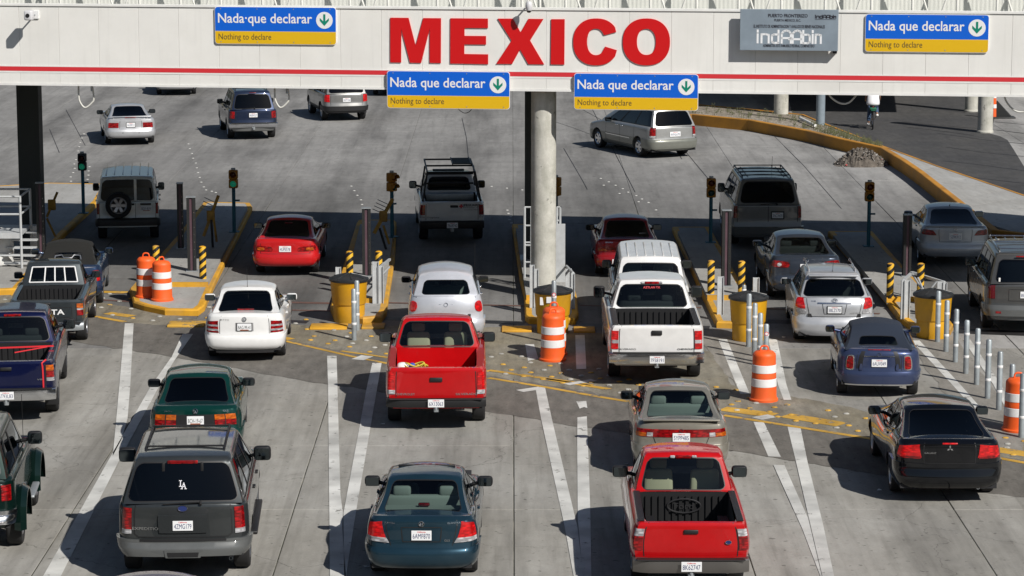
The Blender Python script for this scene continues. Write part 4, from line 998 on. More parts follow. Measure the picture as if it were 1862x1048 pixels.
# median weeds and rubble
def rubble():
    p = at(1566, 300); root = empty('rubble_heap', tuple(p), 0, 'heap of grey brown rubble against the ochre wall', 'rubble')
    import bmesh
    b = MB(); N_ = 26; vs = []; fs = []; rnd = random.Random(3)
    for i in range(N_+1):
        for j in range(14):
            u = i/N_*2-1; v = j/13*2-1; hh = max(0, 1-(abs(u)**1.7+abs(v)**2.)) * .55
            vs.append((u*.95+rnd.uniform(-.02, .02), v*.75+rnd.uniform(-.02, .02), hh*(.75+rnd.random()*.5) - .01))
    for i in range(N_):
        for j in range(13): a = i*14+j; fs.append((a, a+14, a+15, a+1))
    b.add(vs, fs); b.build('heap', groundmat('rubble', (.11, .095, .08), (.15, .13, .11), (.05, .045, .04), fine=.5), root)
    def chunk(m_, s0, s1, n_, nm):
        b = MB()
        for k in range(n_):
            u = rnd.uniform(-.95, .95); v = rnd.uniform(-.75, .6); hh = max(0, 1-(abs(u)**1.7+abs(v)**2.))*.55
            s_ = rnd.uniform(s0, s1); c = Vector((u*.95, v*.75, hh)); 
            pts = [c + Vector((rnd.uniform(-1, 1), rnd.uniform(-1, 1), rnd.uniform(-.5, .9)))*s_ for _ in range(6)]
            b.add(pts, [(0,1,2),(0,2,3),(0,3,4),(1,5,2),(2,5,3),(3,5,4),(0,4,1),(1,4,5)])
        o = b.build(nm, m_, root); o['kind'] = 'stuff'
    chunk(mat('chunk_grey', (.2, .18, .16), .9), .02, .06, 500, 'rubble_chunk'); chunk(mat('chunk_pale', (.55, .53, .5), .9), .02, .05, 60, 'litter_scrap'); chunk(mat('chunk_red', (.35, .06, .06), .8), .02, .05, 10, 'litter_scrap')
rubble()
rnd = random.Random(11); b = MB()
for k in range(260):
    t = rnd.random(); i = int(t*18.9); s_ = rnd.random()
    if rnd.random() < .4: i = 12+int(rnd.random()*7)
    q = MA[i].lerp(MBb[i], .12+.76*s_); q = q.lerp(MA[i+1].lerp(MBb[i+1], .12+.76*s_), rnd.random()); z_ = WH-.04+(.13-WH)*(.12+.76*s_)
    hgt = rnd.uniform(.08, .4)
    for w_ in range(5):
        a_ = rnd.uniform(0, 6.28); l_ = rnd.uniform(.3, 1)*hgt; c_ = Vector((q.x+rnd.uniform(-.07, .07), q.y+rnd.uniform(-.07, .07), z_)); e = c_ + Vector((math.cos(a_)*.12, math.sin(a_)*.12, 1))*l_; sd = Vector((-math.sin(a_), math.cos(a_), 0))*.008
        b.add([c_-sd, c_+sd, e], [(0, 1, 2)])
        e2 = c_.lerp(e, .6); b.add([e2, e2+Vector((.04, .02, .03)), e2+Vector((.02, .05, .05))], [(0, 1, 2)])
o = b.build('weeds', mat('dry_weeds', (.10, .105, .045), .9, noise=.4, nscale=3)); tag(o, 'dry weeds growing in the median gravel', 'weeds', kind='stuff')
rnd = random.Random(5); b = MB()
for k in range(1500):
    i = int(rnd.random()*18.9); s_ = rnd.random(); q = MA[i].lerp(MBb[i], .08+.84*s_); q = q.lerp(MA[i+1].lerp(MBb[i+1], .08+.84*s_), rnd.random()); z_ = WH-.03+(.13-WH)*(.08+.84*s_); s2 = rnd.uniform(.01, .035)
    c_ = Vector((q.x, q.y, z_)); b.add([c_+Vector((-s2, -s2, 0)), c_+Vector((s2, -s2, 0)), c_+Vector((0, s2, 0)), c_+Vector((0, 0, s2))], [(0, 1, 3), (1, 2, 3), (2, 0, 3)])
o = b.build('gravel', mat('gravel_stone', (.3, .27, .23), .9, noise=.4, nscale=20)); tag(o, 'loose gravel on the median', 'gravel', kind='stuff')
b = MB(); pa = at(1455, 215, .35); pb = at(1483, 229, .35); b.cyl((0, 0, 0), pb-pa, .06, n=10); o = b.build('concrete_pipe', M['white'], smooth=50); o.location = pa; tag(o, 'short pale pipe lying in the median before the slim column', 'pipe')
# channelizer at far right
p = at(1806, 215); root = empty('channelizer_post', tuple(p), 0, 'orange and white channelizer post on a black base behind the far right column', 'traffic post')
b = MB(); b.rbox((.15, 0, .03), (1.4, .5, .06), .02); b.build('base', tblk, root, smooth=40)
b = MB(); b.lathe([(.12, .06), (.1, .8)], n=18); b.build('tube', dor, root, smooth=40); b = MB(); b.lathe([(.105, .8), (.1, 1.1), (0, 1.1)], n=18); b.lathe([(.122, .5-.1), (.115, .55)], n=18); b.build('reflective_band', dwh, root, smooth=40)
b = MB(); b.add([(.12, 0, .7), (.14, .03, .7), (.75, .03, .06), (.7, 0, .06), (.1, 0, .06)], [(0, 3, 4), (0, 1, 2, 3)]); b.build('brace', tblk, root)
# litter
rnd = random.Random(9)
lit = mat('litter_white', (.75, .75, .72), .8)
for (x_, y_), lb in zip(((1598, 892), (696, 772), (1425, 614), (665, 1032), (1138, 845), (1282, 1018)), ('crumpled white litter in the shadow of the black sedan', 'white litter on the road below the left red pickup', 'white litter beside the silver hatchback', 'small white litter left of the teal sedan', 'white litter left of the red pickup with open bed', 'scrap of litter right of the white pickup shadow')):
    p = at(x_, y_); b = MB(); vs = [(rnd.uniform(-.06, .06), rnd.uniform(-.05, .05), rnd.uniform(0.002, .035)) for _ in range(7)]
    b.add(vs, [(0, 1, 2), (2, 3, 4), (4, 5, 6), (0, 3, 6), (1, 4, 5)]); o = b.build('litter', lit); o.location = p; tag(o, lb, 'litter')
# ================================================================== VEHICLES
def pch(pts):
    """monotone cubic interpolation through (x, y) points"""
    X = [p[0] for p in pts]; Y = [p[1] for p in pts]; n = len(X)
    if n == 1: return lambda x: Y[0]
    d = [(Y[i+1]-Y[i])/(X[i+1]-X[i]) for i in range(n-1)]
    m = [d[0]] + [0 if d[i-1]*d[i] <= 0 else 2*d[i-1]*d[i]/(d[i-1]+d[i]) for i in range(1, n-1)] + [d[-1]]
    def f(x):
        if x <= X[0]: return Y[0]
        if x >= X[-1]: return Y[-1]
        for i in range(n-1):
            if x <= X[i+1]: break
        h = X[i+1]-X[i]; t = (x-X[i])/h
        return (2*t**3-3*t*t+1)*Y[i] + (t**3-2*t*t+t)*h*m[i] + (-2*t**3+3*t*t)*Y[i+1] + (t**3-t*t)*h*m[i+1]
    return f
def uniq(L_, tol):
    L_ = sorted(L_); out = [L_[0]]
    for x in L_[1:]:
        if x - out[-1] > tol: out.append(x)
    return out
_pc = {}
def paint(name, col, metal=0.35, rough=.32):
    if name in _pc: return _pc[name]
    m = mat('paint_' + name, col, rough, metal, coat=.9, noise=.10, nscale=3.0, grime=(tuple(c*.7+.03 for c in col), .08), spec=.12); _pc[name] = m; return m
_wheels = {}
def wheel_meshes(r, w, rimm):
    k = (round(r, 3), round(w, 3), rimm.name)
    if k in _wheels: return _wheels[k]
    rr = r*.64; h = w/2
    b = MB(); b.lathe([(rr, -h+.01), (rr+.02, -h), (r*.93, -h), (r*.985, -h+.02), (r, -h+.045), (r, h-.045), (r*.985, h-.02), (r*.93, h), (rr+.02, h), (rr, h-.01), (rr, -h+.01)], n=32, axis='x')
    for i in range(0):
        pass
    ty = b.build('wheel', M['rubber'], mesh_only=True, smooth=35)
    b = MB(); b.lathe([(rr+.004, h-.012), (rr-.012, h-.004), (rr-.03, h-.02), (rr-.045, h-.10), (.0, h-.11)], n=28, axis='x', mis=[0, 0, 0, 1])
    b.lathe([(.0, h-.03), (.045, h-.032), (.06, h-.045), (.065, h-.07)], n=14, axis='x')
    for i in range(6):
        t = 2*math.pi*i/6; c_, s_ = math.cos(t), math.sin(t); wd = .042
        p = lambda rad, off, x: (x, rad*c_-off*s_, rad*s_+off*c_)
        b.add([p(.04, -wd*.8, h-.04), p(rr-.02, -wd, h-.022), p(rr-.02, wd, h-.022), p(.04, wd*.8, h-.04), p(.04, -wd*.8, h-.085), p(rr-.02, -wd*1.2, h-.075), p(rr-.02, wd*1.2, h-.075), p(.04, wd*.8, h-.085)],
              [(0, 1, 2, 3), (0, 4, 5, 1), (2, 6, 7, 3), (1, 5, 6, 2)])
    rm = b.build('rim', [rimm, M['black']], mesh_only=True, smooth=35)
    _wheels[k] = (ty, rm); return _wheels[k]
class Car:
    rr = .42
    def __init__(s, name, label, cat, px, row, px_mir, hp=.8, group='vehicles queueing through the border lanes', **k):
        D = dict(L=4.5, W=1.74, H=1.43, zb=.2, wr=.315, ra=.95, fa=3.57, tw=.2, rk=.11, rb=.10, crown=.02, paint=paint('silver', (.4, .41, .42)), clad=None, cladm=M['black'], arch=.06,
            side=[(0, .90), (.12, .965), (.4, 1.0), (.68, .992), (.86, .965), (.95, .93), (1, .885)], rimm=M['rim'], under=.62, bed=None, glass='gdark', seats=None, gh=None, ym=None, heading=None)
        D.update(k); s.__dict__.update(D); s.name = name
        s.ftop = pch(s.top); s.frear = pch(s.rear); s.ffront = pch(s.front); s.fside = pch(s.side)
        ya = at(px, row).y; yr = ya - s.ra*.99
        ym = s.ym or (s.fa - .95 if not s.bed else s.fa - .75); s.ym = ym
        zr = hp; Xr = xat(px, yr, zr)
        if s.heading is None:
            yy = yr + ym*.99; Xm = xat(px_mir, yy, 1.1); s.heading = math.atan2(-(Xm-Xr), yy-yr)
        s.root = empty(name, (Xr, yr, 0), s.heading, label, cat, group)
        s.body(); s.wheels()
        if s.gh: s.greenhouse()
    # surface of the lower body: q in [-1,1] rear face, beyond = metres forward on the side
    def hw(s, y, z):
        zt = s.ftop(y); t = (z-s.zb)/max(.05, zt-s.zb); return s.W/2*s.fside(max(0, min(1, t)))
    def ends(s, d):  # corner rounding factor
        k = 1.
        if d < s.rr: k -= s.rk*(1-d/s.rr)**2.2
        e = s.L - d
        if e < .55: k -= .2*(1-max(0, e)/.55)**2.
        if d > s.L-1.5: k -= .03*((d-s.L+1.5)/1.5)**2
        if d < 1.2: k -= .02*(1-d/1.2)**2
        return k
    def S(s, q, z):
        a = abs(q); sg = 1 if q >= 0 else -1
        if a <= 1:
            w = s.hw(0, z)*s.ends(0); return Vector((q*w, s.frear(z) + s.rb*a**3, z))
        d = a-1; y = d + (s.frear(z)+s.rb)*max(0, 1-d/s.rr)
        return Vector((sg*s.hw(d, z)*s.ends(d), y, z))
    def Nrm(s, q, z):
        e = .01; a = s.S(q+e, z)-s.S(q-e, z); b_ = s.S(q, z+e)-s.S(q, z-e)
        return a.cross(b_).normalized()
    def body(s):
        st = [0, .03, .08, .15, .24, .33, s.rr]; y = s.rr+.2
        while y < s.L-.6: st.append(y); y += .22
        st += [s.L-.55, s.L-.42, s.L-.3, s.L-.2, s.L-.1, s.L-.04, s.L]
        Ra = s.wr+s.arch
        A = []
        for ya in (s.ra, s.fa):
            A += [ya-Ra*1.002, ya+Ra*1.002] + [ya+Ra*.995*math.cos(R(a)) for a in range(0, 181, 12)]
        st = uniq([x for x in st if all(abs(x-a) > .03 for a in A) and not any(ya-Ra < x < ya+Ra for ya in (s.ra, s.fa))] + A + ([s.bed[0], s.bed[1]] if s.bed else []), .0008)
        def zbot(y):
            for ya in (s.ra, s.fa):
                if abs(y-ya) < Ra: return max(s.zb, s.wr + math.sqrt(Ra*Ra-(y-ya)**2)*.98)
            return s.zb
        T = [0, .06, .14, .24, .36, .48, .6, .7, .79, .86, .915, .955, .985, 1]
        U = [-1, -.93, -.86, -.72, -.5, -.25, 0, .25, .5, .72, .86, .93, 1]
        b = MB(); idx = {}
        def V(p):
            k = (round(p[0], 4), round(p[1], 4), round(p[2], 4))
            if k not in idx: idx[k] = len(b.v); b.v.append(tuple(p))
            return idx[k]
        def face(ps, mi=0):
            q = []
            for p in ps:
                i = V(p)
                if i not in q: q.append(i)
            if len(q) > 2: b.f.append(tuple(q)); b.mi.append(mi)
        def mi_(z): return 1 if (s.clad and z < s.clad) else 0
        def lower(q, j0, t):
            return
        zr0, zr1 = s.zb, s.ftop(0)
        for i in range(len(T)-1):
            za, zc = zr0+(zr1-zr0)*T[i], zr0+(zr1-zr0)*T[i+1]
            for j in range(len(U)-1): face([s.S(U[j], za), s.S(U[j+1], za), s.S(U[j+1], zc), s.S(U[j], zc)], mi_((za+zc)/2))
        def sidep(sg, d, t):
            z = zbot(d) + (s.ftop(d)-zbot(d))*t
            w = s.hw(d, z)*s.ends(d); e = s.L-d
            yy = d + (s.frear(z)+s.rb)*max(0, 1-d/s.rr)
            if e < .5: yy -= (s.ffront(z)+.12)*(1-e/.5)
            return Vector((sg*w, yy, z))
        for sg in (-1, 1):
            for j in range(len(st)-1):
                for i in range(len(T)-1):
                    ps = [sidep(sg, st[j], T[i]), sidep(sg, st[j+1], T[i]), sidep(sg, st[j+1], T[i+1]), sidep(sg, st[j], T[i+1])]
                    face(ps if sg > 0 else ps[::-1], mi_(sum(p.z for p in ps)/4))
                p0, p1 = sidep(sg, st[j], 0), sidep(sg, st[j+1], 0)
                q0 = p0.copy(); q0.x -= sg*.09; q1 = p1.copy(); q1.x -= sg*.09
                ps = [p0, q0, q1, p1]; face(ps if sg > 0 else ps[::-1], 1)
        # front
        for i in range(len(T)-1):
            for j in range(len(U)-1):
                def fp(u, t):
                    e = sidep(1, s.L, t); return Vector((u*e.x, e.y + .12*(1-abs(u)**3), e.z))
                face([fp(U[j+1], T[i]), fp(U[j], T[i]), fp(U[j], T[i+1]), fp(U[j+1], T[i+1])], mi_(.5))
        # top
        g0, g1 = (s.gh['yb0']+.05, s.gh['yb1']-.12) if s.gh else (9, 9)
        for j in range(len(st)-1):
            for i in range(len(U)-1):
                def tp(u, d):
                    e = sidep(1, d, 1); y = e.y
                    if d < s.rr: y = d + (s.frear(s.ftop(0)) + s.rb*abs(u)**3)*(1-d/s.rr) if d > 0 else s.frear(s.ftop(0))+s.rb*abs(u)**3
                    if s.L-d < .5: y += .12*(1-abs(u)**3)*(1-(s.L-d)/.5)
                    return Vector((u*e.x, y, e.z + s.crown*(1-u*u)*min(1, d/.1)))
                if s.bed and s.bed[0]-.001 <= st[j] and st[j+1] <= s.bed[1]+.001 and abs(U[i]+U[i+1])/2 < .86: continue
                if s.gh and st[j] > g0 and st[j+1] < g1 and abs(U[i]+U[i+1])/2 < .86 and s.seats: continue
                face([tp(U[i], st[j]), tp(U[i+1], st[j]), tp(U[i+1], st[j+1]), tp(U[i], st[j+1])])
        s.bodyo = b.build('body', [s.paint, s.cladm], s.root, smooth=38)
        b = MB(); w = s.W/2-.30
        b.box(-w, w, .12, s.L-.25, s.zb-.02, s.under); 
        w2 = s.W/2-.10; Ra = s.wr+s.arch
        b.box(-w2, w2, .14, s.ra-Ra-.02, s.zb-.02, s.zb+.06); b.box(-w2, w2, s.ra+Ra+.02, s.fa-Ra-.02, s.zb-.02, s.zb+.06)
        b.build('underbody', M['inner'], s.root)
        if s.bed:
            y0, y1, zf = s.bed; w = .86*s.hw(.5, s.ftop(.5))
            b = MB(); zt = s.ftop(.5)+s.crown*.26
            def quad(*p): b.add(p, [(0, 1, 2, 3)])
            z0t = s.ftop(y0)+s.crown*.2
            wi = .86*s.hw(0, s.ftop(0))*s.ends(0)
            wr_ = w-.0
            W0 = .86*s.hw(y0, s.ftop(y0))*s.ends(y0); W1 = .86*s.hw(y1, s.ftop(y1))*s.ends(y1)
            yr0 = y0 + (s.frear(s.ftop(0)))*(1-y0/s.rr)
            for sg in (-1, 1):
                quad((sg*W0, yr0, z0t), (sg*W1, y1, zt), (sg*(W1-.05), y1, zf), (sg*(W0-.05), yr0, zf))
                bw = .16; Ry = .42   # wheel housings
                b.box(sg*(w-.05) if sg < 0 else w-.05-bw, sg*(w-.05)+bw if sg < 0 else w-.05, s.ra-Ry, s.ra+Ry, zf, zf+.22)
            quad((-W0, yr0, z0t), (W0, yr0, z0t), (W0-.05, yr0+.02, zf), (-W0+.05, yr0+.02, zf)); quad((-W1, y1, zt), (W1, y1, zt), (W1-.05, y1-.01, zf), (-W1+.05, y1-.01, zf))
            quad((-W0+.05, yr0, zf), (W0-.05, yr0, zf), (W1-.05, y1, zf), (-W1+.05, y1, zf))
            s.bedo = b.build('cargo_bed', s.__dict__.get('bedm', s.paint), s.root)
            b = MB(); n = 12
            for i in range(n): x = -W0+.16+(2*W0-.32)*i/(n-1); b.box(x-.022, x+.022, yr0+.06, y1-.05, zf, zf+.018)
            for i in range(n if not s.__dict__.get('smoothbed') else 0): x = -W1+.12+(2*W1-.24)*i/(n-1); b.box(x-.025, x+.025, y1-.035, y1-.012, zf+.02, zt-.06)
            o = b.build('bed_rib', s.__dict__.get('bedm', s.paint), s.root); o['kind'] = 'stuff'
    def wheels(s):
        ty, rm = wheel_meshes(s.wr, s.tw, s.rimm)
        for y in (s.ra, s.fa):
            for sg in (-1, 1):
                o = link('wheel', ty, s.root); o.location = (sg*(s.W/2-s.tw/2-.035), y, s.wr); o.rotation_euler = (random.random()*6, 0, 0) if sg > 0 else (0, 0, math.pi)
                link('rim', rm, o)
        b = MB(); y = .3 if s.ra > .7 else .2
        b.cyl((-s.W/2+.35, s.ra, s.wr), (s.W/2-.35, s.ra, s.wr), .05, n=8); b.build('axle', M['inner'], s.root)
    # greenhouse
    def G(s, side, a, t):
        g = s.gh
        prof = g.get('prof', 1.0)
        yr = g['yb0'] + (g['yr0']-g['yb0'])*(t**prof); yf = g['yb1'] + (g['yr1']-g['yb1'])*(t**g.get('fprof', 1.))
        half = g['wb'] + (g['wr']-g['wb'])*(1-(1-t)**g['flare'] if 'flare' in g else t**1.15)
        if t > .9: ins = g.get('hdr', .045)*((t-.9)/.1)**2; half -= ins*.8; yr += ins; yf -= ins
        bow = g.get('bow', .07)
        def z(y, u):
            lo = s.ftop(y)-.012 + s.crown*(1-u*u); hi = s.fz(y) + g.get('crown', .03)*(1-u*u)*(1 if t > .97 else .6)
            return lo + (hi-lo)*(t if t < .9 else .9+(t-.9)*1.0)
        k = 1-.05
        if side == 'rear':
            y = yr + (bow*t - g.get('sail', 0)*(1-t)**1.5 if 'sail' in g else bow)*abs(a)**2.6; return Vector((a*half*k, y, z(y, a*.95)))
        if side == 'front':
            y = yf - .16*abs(a)**2.4; return Vector((a*half*k, y, z(y, a*.95)))
        if side == 'side':
            y0, y1 = yr+(bow*t - g['sail']*(1-t)**1.5 if 'sail' in g else bow), yf-.16; y = y0+(y1-y0)*a; d = (y-y0); e = y1-y
            kk = 1 - .05*max(0, 1-d/.28)**2 - .05*max(0, 1-e/.35)**2
            return Vector((half*kk, y, z(y, 1 if False else .95)))
    def greenhouse(s):
        g = s.gh; s.fz = pch(g['roof']) if 'roof' in g else (lambda y: s.H-.03)
        ta, tb, ug = g.get('ta', .08), g.get('tb', .86), g.get('ug', .86)
        bd = .022
        sw = g.get('sw', [(.06, .40), (.44, .78)])
        T = uniq([0, ta-.03, ta, .3, .5, .7, tb, tb+.03, .9, .925, .95, .975, 1], .004)
        hh = g['wb']
        U = uniq([-1, -.985, -ug-bd, -ug, -ug*.985, -ug*.95, -ug*.88, -.6, -.33, 0, .33, .6, ug*.88, ug*.95, ug*.985, ug, ug+bd, .985, 1], .004)
        A = [0, .02, .05, .1, .9, .95, .98, 1]
        for a_, c_ in sw: A += [a_, a_-.008, c_, c_+.008, (a_+c_)/2]
        for i in range(1, 12): A.append(i/12)
        key = set()
        for a_, c_ in sw: key |= {a_, a_-.008, c_, c_+.008}
        A = uniq([x for x in A if x in key or all(abs(x-k) > .012 for k in key)], .0005)
        b = MB(); idx = {}
        def V(p):
            k = (round(p[0], 4), round(p[1], 4), round(p[2], 4))
            if k not in idx: idx[k] = len(b.v); b.v.append(tuple(p))
            return idx[k]
        glass = {'rear': [], 'front': [], 'side': {}}
        def face(ps, mi=0):
            q = []
            for p in ps:
                i = V(p)
                if i not in q: q.append(i)
            if len(q) > 2: b.f.append(tuple(q)); b.mi.append(mi)
        rt0, rt1 = g.get('rta', ta), g.get('rtb', tb)
        hh_ = rt1-rt0; KR = [rt0, rt1, max(0, rt0-.03), rt1+.03]
        TR = uniq(sorted(set([x for x in T + [rt0+hh_*.03, rt0+hh_*.10, rt0+hh_*.22, rt1-hh_*.03, rt1-hh_*.10, rt1-hh_*.22] if all(abs(x-k) > .012 for k in KR)] + KR)), .001)
        def WP(u, t):
            a, cc = u/ug, (t-(rt0+rt1)/2)/(hh_/2); m = max(abs(a), abs(cc))
            if abs(a) > (ug+bd+.001)/ug or abs(cc) > 1+.031/(hh_/2): return u, t
            kx = max(0, (abs(a)-.84)/.16); kz = max(0, (abs(cc)-.66)/.34)
            q = min(kx, 1.)*min(kz, 1.)
            return u*(1-.05*q*kz), t-math.copysign(.10*q*kx*hh_/2, cc)
        for nm, TT in (('rear', TR), ('front', T)):
            t0, t1 = (rt0, rt1) if nm == 'rear' else (ta, tb+.02)
            for i in range(len(TT)-1):
                for j in range(len(U)-1):
                    tm, um = (TT[i]+TT[i+1])/2, (U[j]+U[j+1])/2
                    f_ = WP if nm == 'rear' else (lambda u, t: (u, t))
                    ps = [s.G(nm, *f_(U[j], TT[i])), s.G(nm, *f_(U[j+1], TT[i])), s.G(nm, *f_(U[j+1], TT[i+1])), s.G(nm, *f_(U[j], TT[i+1]))]
                    if nm == 'front': ps = ps[::-1]
                    if t0 < tm < t1 and abs(um) < ug and not (nm == 'rear' and g.get('norear')): glass[nm].append(ps)
                    elif t0-.031 < tm < t1+.031 and abs(um) < ug+bd+.001 and not (nm == 'rear' and g.get('norear')): face(ps, 1)
                    else: face(ps, 0)
        for sg in (-1, 1):
            for i in range(len(T)-1):
                for j in range(len(A)-1):
                    tm, am = (T[i]+T[i+1])/2, (A[j]+A[j+1])/2
                    ps = [s.G('side', A[j], T[i]), s.G('side', A[j+1], T[i]), s.G('side', A[j+1], T[i+1]), s.G('side', A[j], T[i+1])]
                    ps = [Vector((sg*p.x, p.y, p.z)) for p in ps]
                    if sg < 0: ps = ps[::-1]
                    hit = [k for k, (a_, c_) in enumerate(sw) if a_ < am < c_]
                    hb = [k for k, (a_, c_) in enumerate(sw) if a_-.0081 < am < c_+.0081]
                    if ta < tm < tb and hit: glass['side'].setdefault((sg, hit[0]), []).append(ps)
                    elif ta-.031 < tm < tb+.031 and (hb or (g.get('bp') and sw[0][0] < am < sw[-1][1])): face(ps, 1)
                    else: face(ps, 0)
        # roof
        RA_ = [x for x in A]
        for j in range(len(A)-1):
            for i in range(len(U)-1):
                def rp(u, a):
                    r_, f_ = s.G('rear', u, 1), s.G('front', u, 1); e = s.G('side', a, 1)
                    if a <= 0: return r_
                    if a >= 1: return f_
                    y = r_.y+(f_.y-r_.y)*a; x = u*e.x
                    if abs(u) == 1: y = e.y; return Vector((u*e.x, y, e.z))
                    hi = s.fz(y) + g.get('crown', .03)*(1-(u*.95)**2); lo = e.z - (s.fz(e.y) + g.get('crown', .03)*(1-.95**2)) 
                    return Vector((x, y, hi + lo))
                face([rp(U[i], A[j]), rp(U[i+1], A[j]), rp(U[i+1], A[j+1]), rp(U[i], A[j+1])], 2 if g.get('roofm') else 0)
        s.cab = b.build(g.get('part', 'roof'), [g.get('mat', s.paint), M['black'], g.get('roofm', s.paint)], s.root, smooth=38)
        def pane(name, polys, m, par=s.root):
            b2 = MB(); ix = {}
            for ps in polys:
                n_ = (ps[1]-ps[0]).cross(ps[3]-ps[0]).normalized(); q = []
                for p in ps:
                    k = (round(p[0], 4), round(p[1], 4), round(p[2], 4))
                    if k not in ix: ix[k] = len(b2.v); b2.v.append((p[0]-n_.x*.006, p[1]-n_.y*.006, p[2]-n_.z*.006))
                    q.append(ix[k])
                q = list(dict.fromkeys(q)); b2.f.append(tuple(q)); b2.mi.append(0)
            return b2.build(name, m, par, smooth=60)
        gm = M[s.glass]; gs = M[g.get('sglass', s.glass)]
        if glass['rear']: s.rw = pane('rear_window', glass['rear'], gm)
        pane('windscreen', glass['front'], M['gclear'])
        for k in glass['side']: pane('side_window', glass['side'][k], gs)
        if s.seats: s.interior()
    def interior(s):
        g = s.gh; y0, y1 = g['yb0']+.12, g['yb1']-.25; w = g['wb']-.08; zf = s.ftop(g['yb0'])
        b = MB(); zlow = .45
        vs = [(-w, y0, zlow), (w, y0, zlow), (w, y1, zlow), (-w, y1, zlow), (-w, y0, zf-.03), (w, y0, zf-.03), (w, y1, zf-.05), (-w, y1, zf-.05)]
        b.add(vs, [(0, 1, 2, 3), (0, 4, 5, 1), (1, 5, 6, 2), (2, 6, 7, 3), (3, 7, 4, 0)]); b.build('cabin_tub', M['inner'], s.root)
        sm = s.seats[0]; rows = s.seats[1]
        b = MB(); yd = y1-.35; b.box(-w, w, yd, y1+.2, zf-.2, zf+.0); b.build('dashboard', M['inner'], s.root)
        if g.get('shelf'):
            b = MB(); b.box(-w, w, y0-.12, y0+g['shelf'], zf-.06, zf-.02); b.build('parcel_shelf', sm, s.root)
        for y, rear, wb in rows:
            zs = zf-.42 if rear else min(zf-.42, s.H-1.0)
            if rear:
                b = MB(); b.rbox((0, y, zs+.22), (2*w*.93, .16, .56), .06); b.build('rear_bench', sm, s.root, smooth=50)
                for sx in (-.36, .36): b = MB(); b.rbox((sx, y, zs+.56), (.28, .10, .16), .045); b.build('headrest', sm, s.root, smooth=50)
            else:
                for sx in (-.37, .37):
                    b = MB(); b.rbox((sx, y, zs+.28), (.50, .14, .72), .07, taper=.10); b.build('seat', sm, s.root, smooth=50)
                    b = MB(); b.rbox((sx, y-.01, zs+.74), (.27, .10, .19), .05); b.build('headrest', sm, s.root, smooth=50)
        pf = s.G('front', 0, .78); b = MB(); b.rbox((0, pf.y-.12, pf.z-.04), (.22, .03, .06), .012); b.build('inside_mirror', M['black'], s.root)
    # patches on the lower body surface
    def patch(s, name, quad, m, off=.006, n=(6, 5), rnd=0., th=.012, par=None, mir=False):
        outs = []
        for sg in ((1, -1) if mir else (1,)):
            b = MB(); nu, nv = n; G_ = []; base = []
            for j in range(nv+1):
                for i in range(nu+1):
                    a, c = i/nu*2-1, j/nv*2-1
                    if rnd: a, c = a*math.sqrt(1-rnd*c*c/2), c*math.sqrt(1-rnd*a*a/2)
                    u, v = (a+1)/2, (c+1)/2
                    (q0, z0), (q1, z1), (q2, z2), (q3, z3) = quad
                    q = (q0*(1-u)+q1*u)*(1-v)+(q3*(1-u)+q2*u)*v; z = (z0*(1-u)+z1*u)*(1-v)+(z3*(1-u)+z2*u)*v
                    q *= sg; p = s.S(q, z); nn = s.Nrm(q, z); G_.append(p+nn*off); base.append(p+nn*(off-th))
            k = len(G_); vs = G_+base; fs = []
            W_ = nu+1
            for j in range(nv):
                for i in range(nu): fs.append((j*W_+i, j*W_+i+1, (j+1)*W_+i+1, (j+1)*W_+i))
            bor = [i for i in range(W_)] + [j*W_+nu for j in range(1, nv+1)] + [nv*W_+i for i in range(nu-1, -1, -1)] + [j*W_ for j in range(nv-1, 0, -1)]
            for i in range(len(bor)): a_, c_ = bor[i], bor[(i+1) % len(bor)]; fs.append((a_, k+a_, k+c_, c_))
            if sg < 0: fs = [f[::-1] for f in fs]
            b.add(vs, fs); outs.append(b.build(name, m, par or s.root, smooth=45))
        return outs
    def seam(s, name, lines, w=.012, off=.0035, m=None):
        b = MB()
        for ln in lines:
            P = []
            for (q0, z0), (q1, z1) in zip(ln, ln[1:]):
                n = max(2, int(max(abs(q1-q0), abs(z1-z0))/.07))
                P += [(q0+(q1-q0)*i/n, z0+(z1-z0)*i/n) for i in range(n)]
            P.append(ln[-1]); pts = [s.S(*p)+s.Nrm(*p)*off for p in P]; NN = [s.Nrm(*p) for p in P]
            L_ = []; R_ = []
            for i, p in enumerate(pts):
                d = (pts[min(i+1, len(pts)-1)]-pts[max(i-1, 0)]).normalized(); c = NN[i].cross(d).normalized()*(w/2); L_.append(p+c); R_.append(p-c)
            k = len(pts); b.add(L_+R_, [(k+i, k+i+1, i+1, i) for i in range(k-1)])
        o = b.build(name, m or M['black'], s.root); o['kind'] = 'stuff'; return o
    def box(s, name, c, d, m, r=.02, smooth=40, par=None, taper=0.):
        b = MB(); b.rbox(c, d, r, taper=taper); return b.build(name, m, par or s.root, smooth=smooth)
    def text(s, t, q, z, w, h, m, off=.008, bold=0.):
        p = s.S(q, z); n = s.Nrm(q, z); tilt = math.atan2(n.z, -n.y) if abs(q) <= 1 else 0
        yaw = math.atan2(n.x, -n.y)
        return letter(t, w, h, m, s.root, p+n*off, (-tilt, 0, yaw), bold)
    def plate(s, t, z, style='ca', q=0., y=None, frame=None, tilt=None, w=.305, h=.152):
        if y is None: p = s.S(q, z); n = s.Nrm(q, z); c = p+n*.014; tl = math.atan2(n.z, -n.y)
        else: c = Vector((q, y, z)); tl = 0.
        if tilt is not None: tl = tilt
        if q and abs(q) < 1 and y is None: c = s.S(q, z)+s.Nrm(q, z)*.014
        b = MB(); b.rbox((0, 0, 0), (w, .008, h), .004, seg=1); o = b.build('licence_plate', M['plate'], s.root); o.location = c; o.rotation_euler = (-tl, 0, 0)
        tc = M['platebl'] if style != 'mx' else mat('plate_black', (.02, .03, .02), .5)
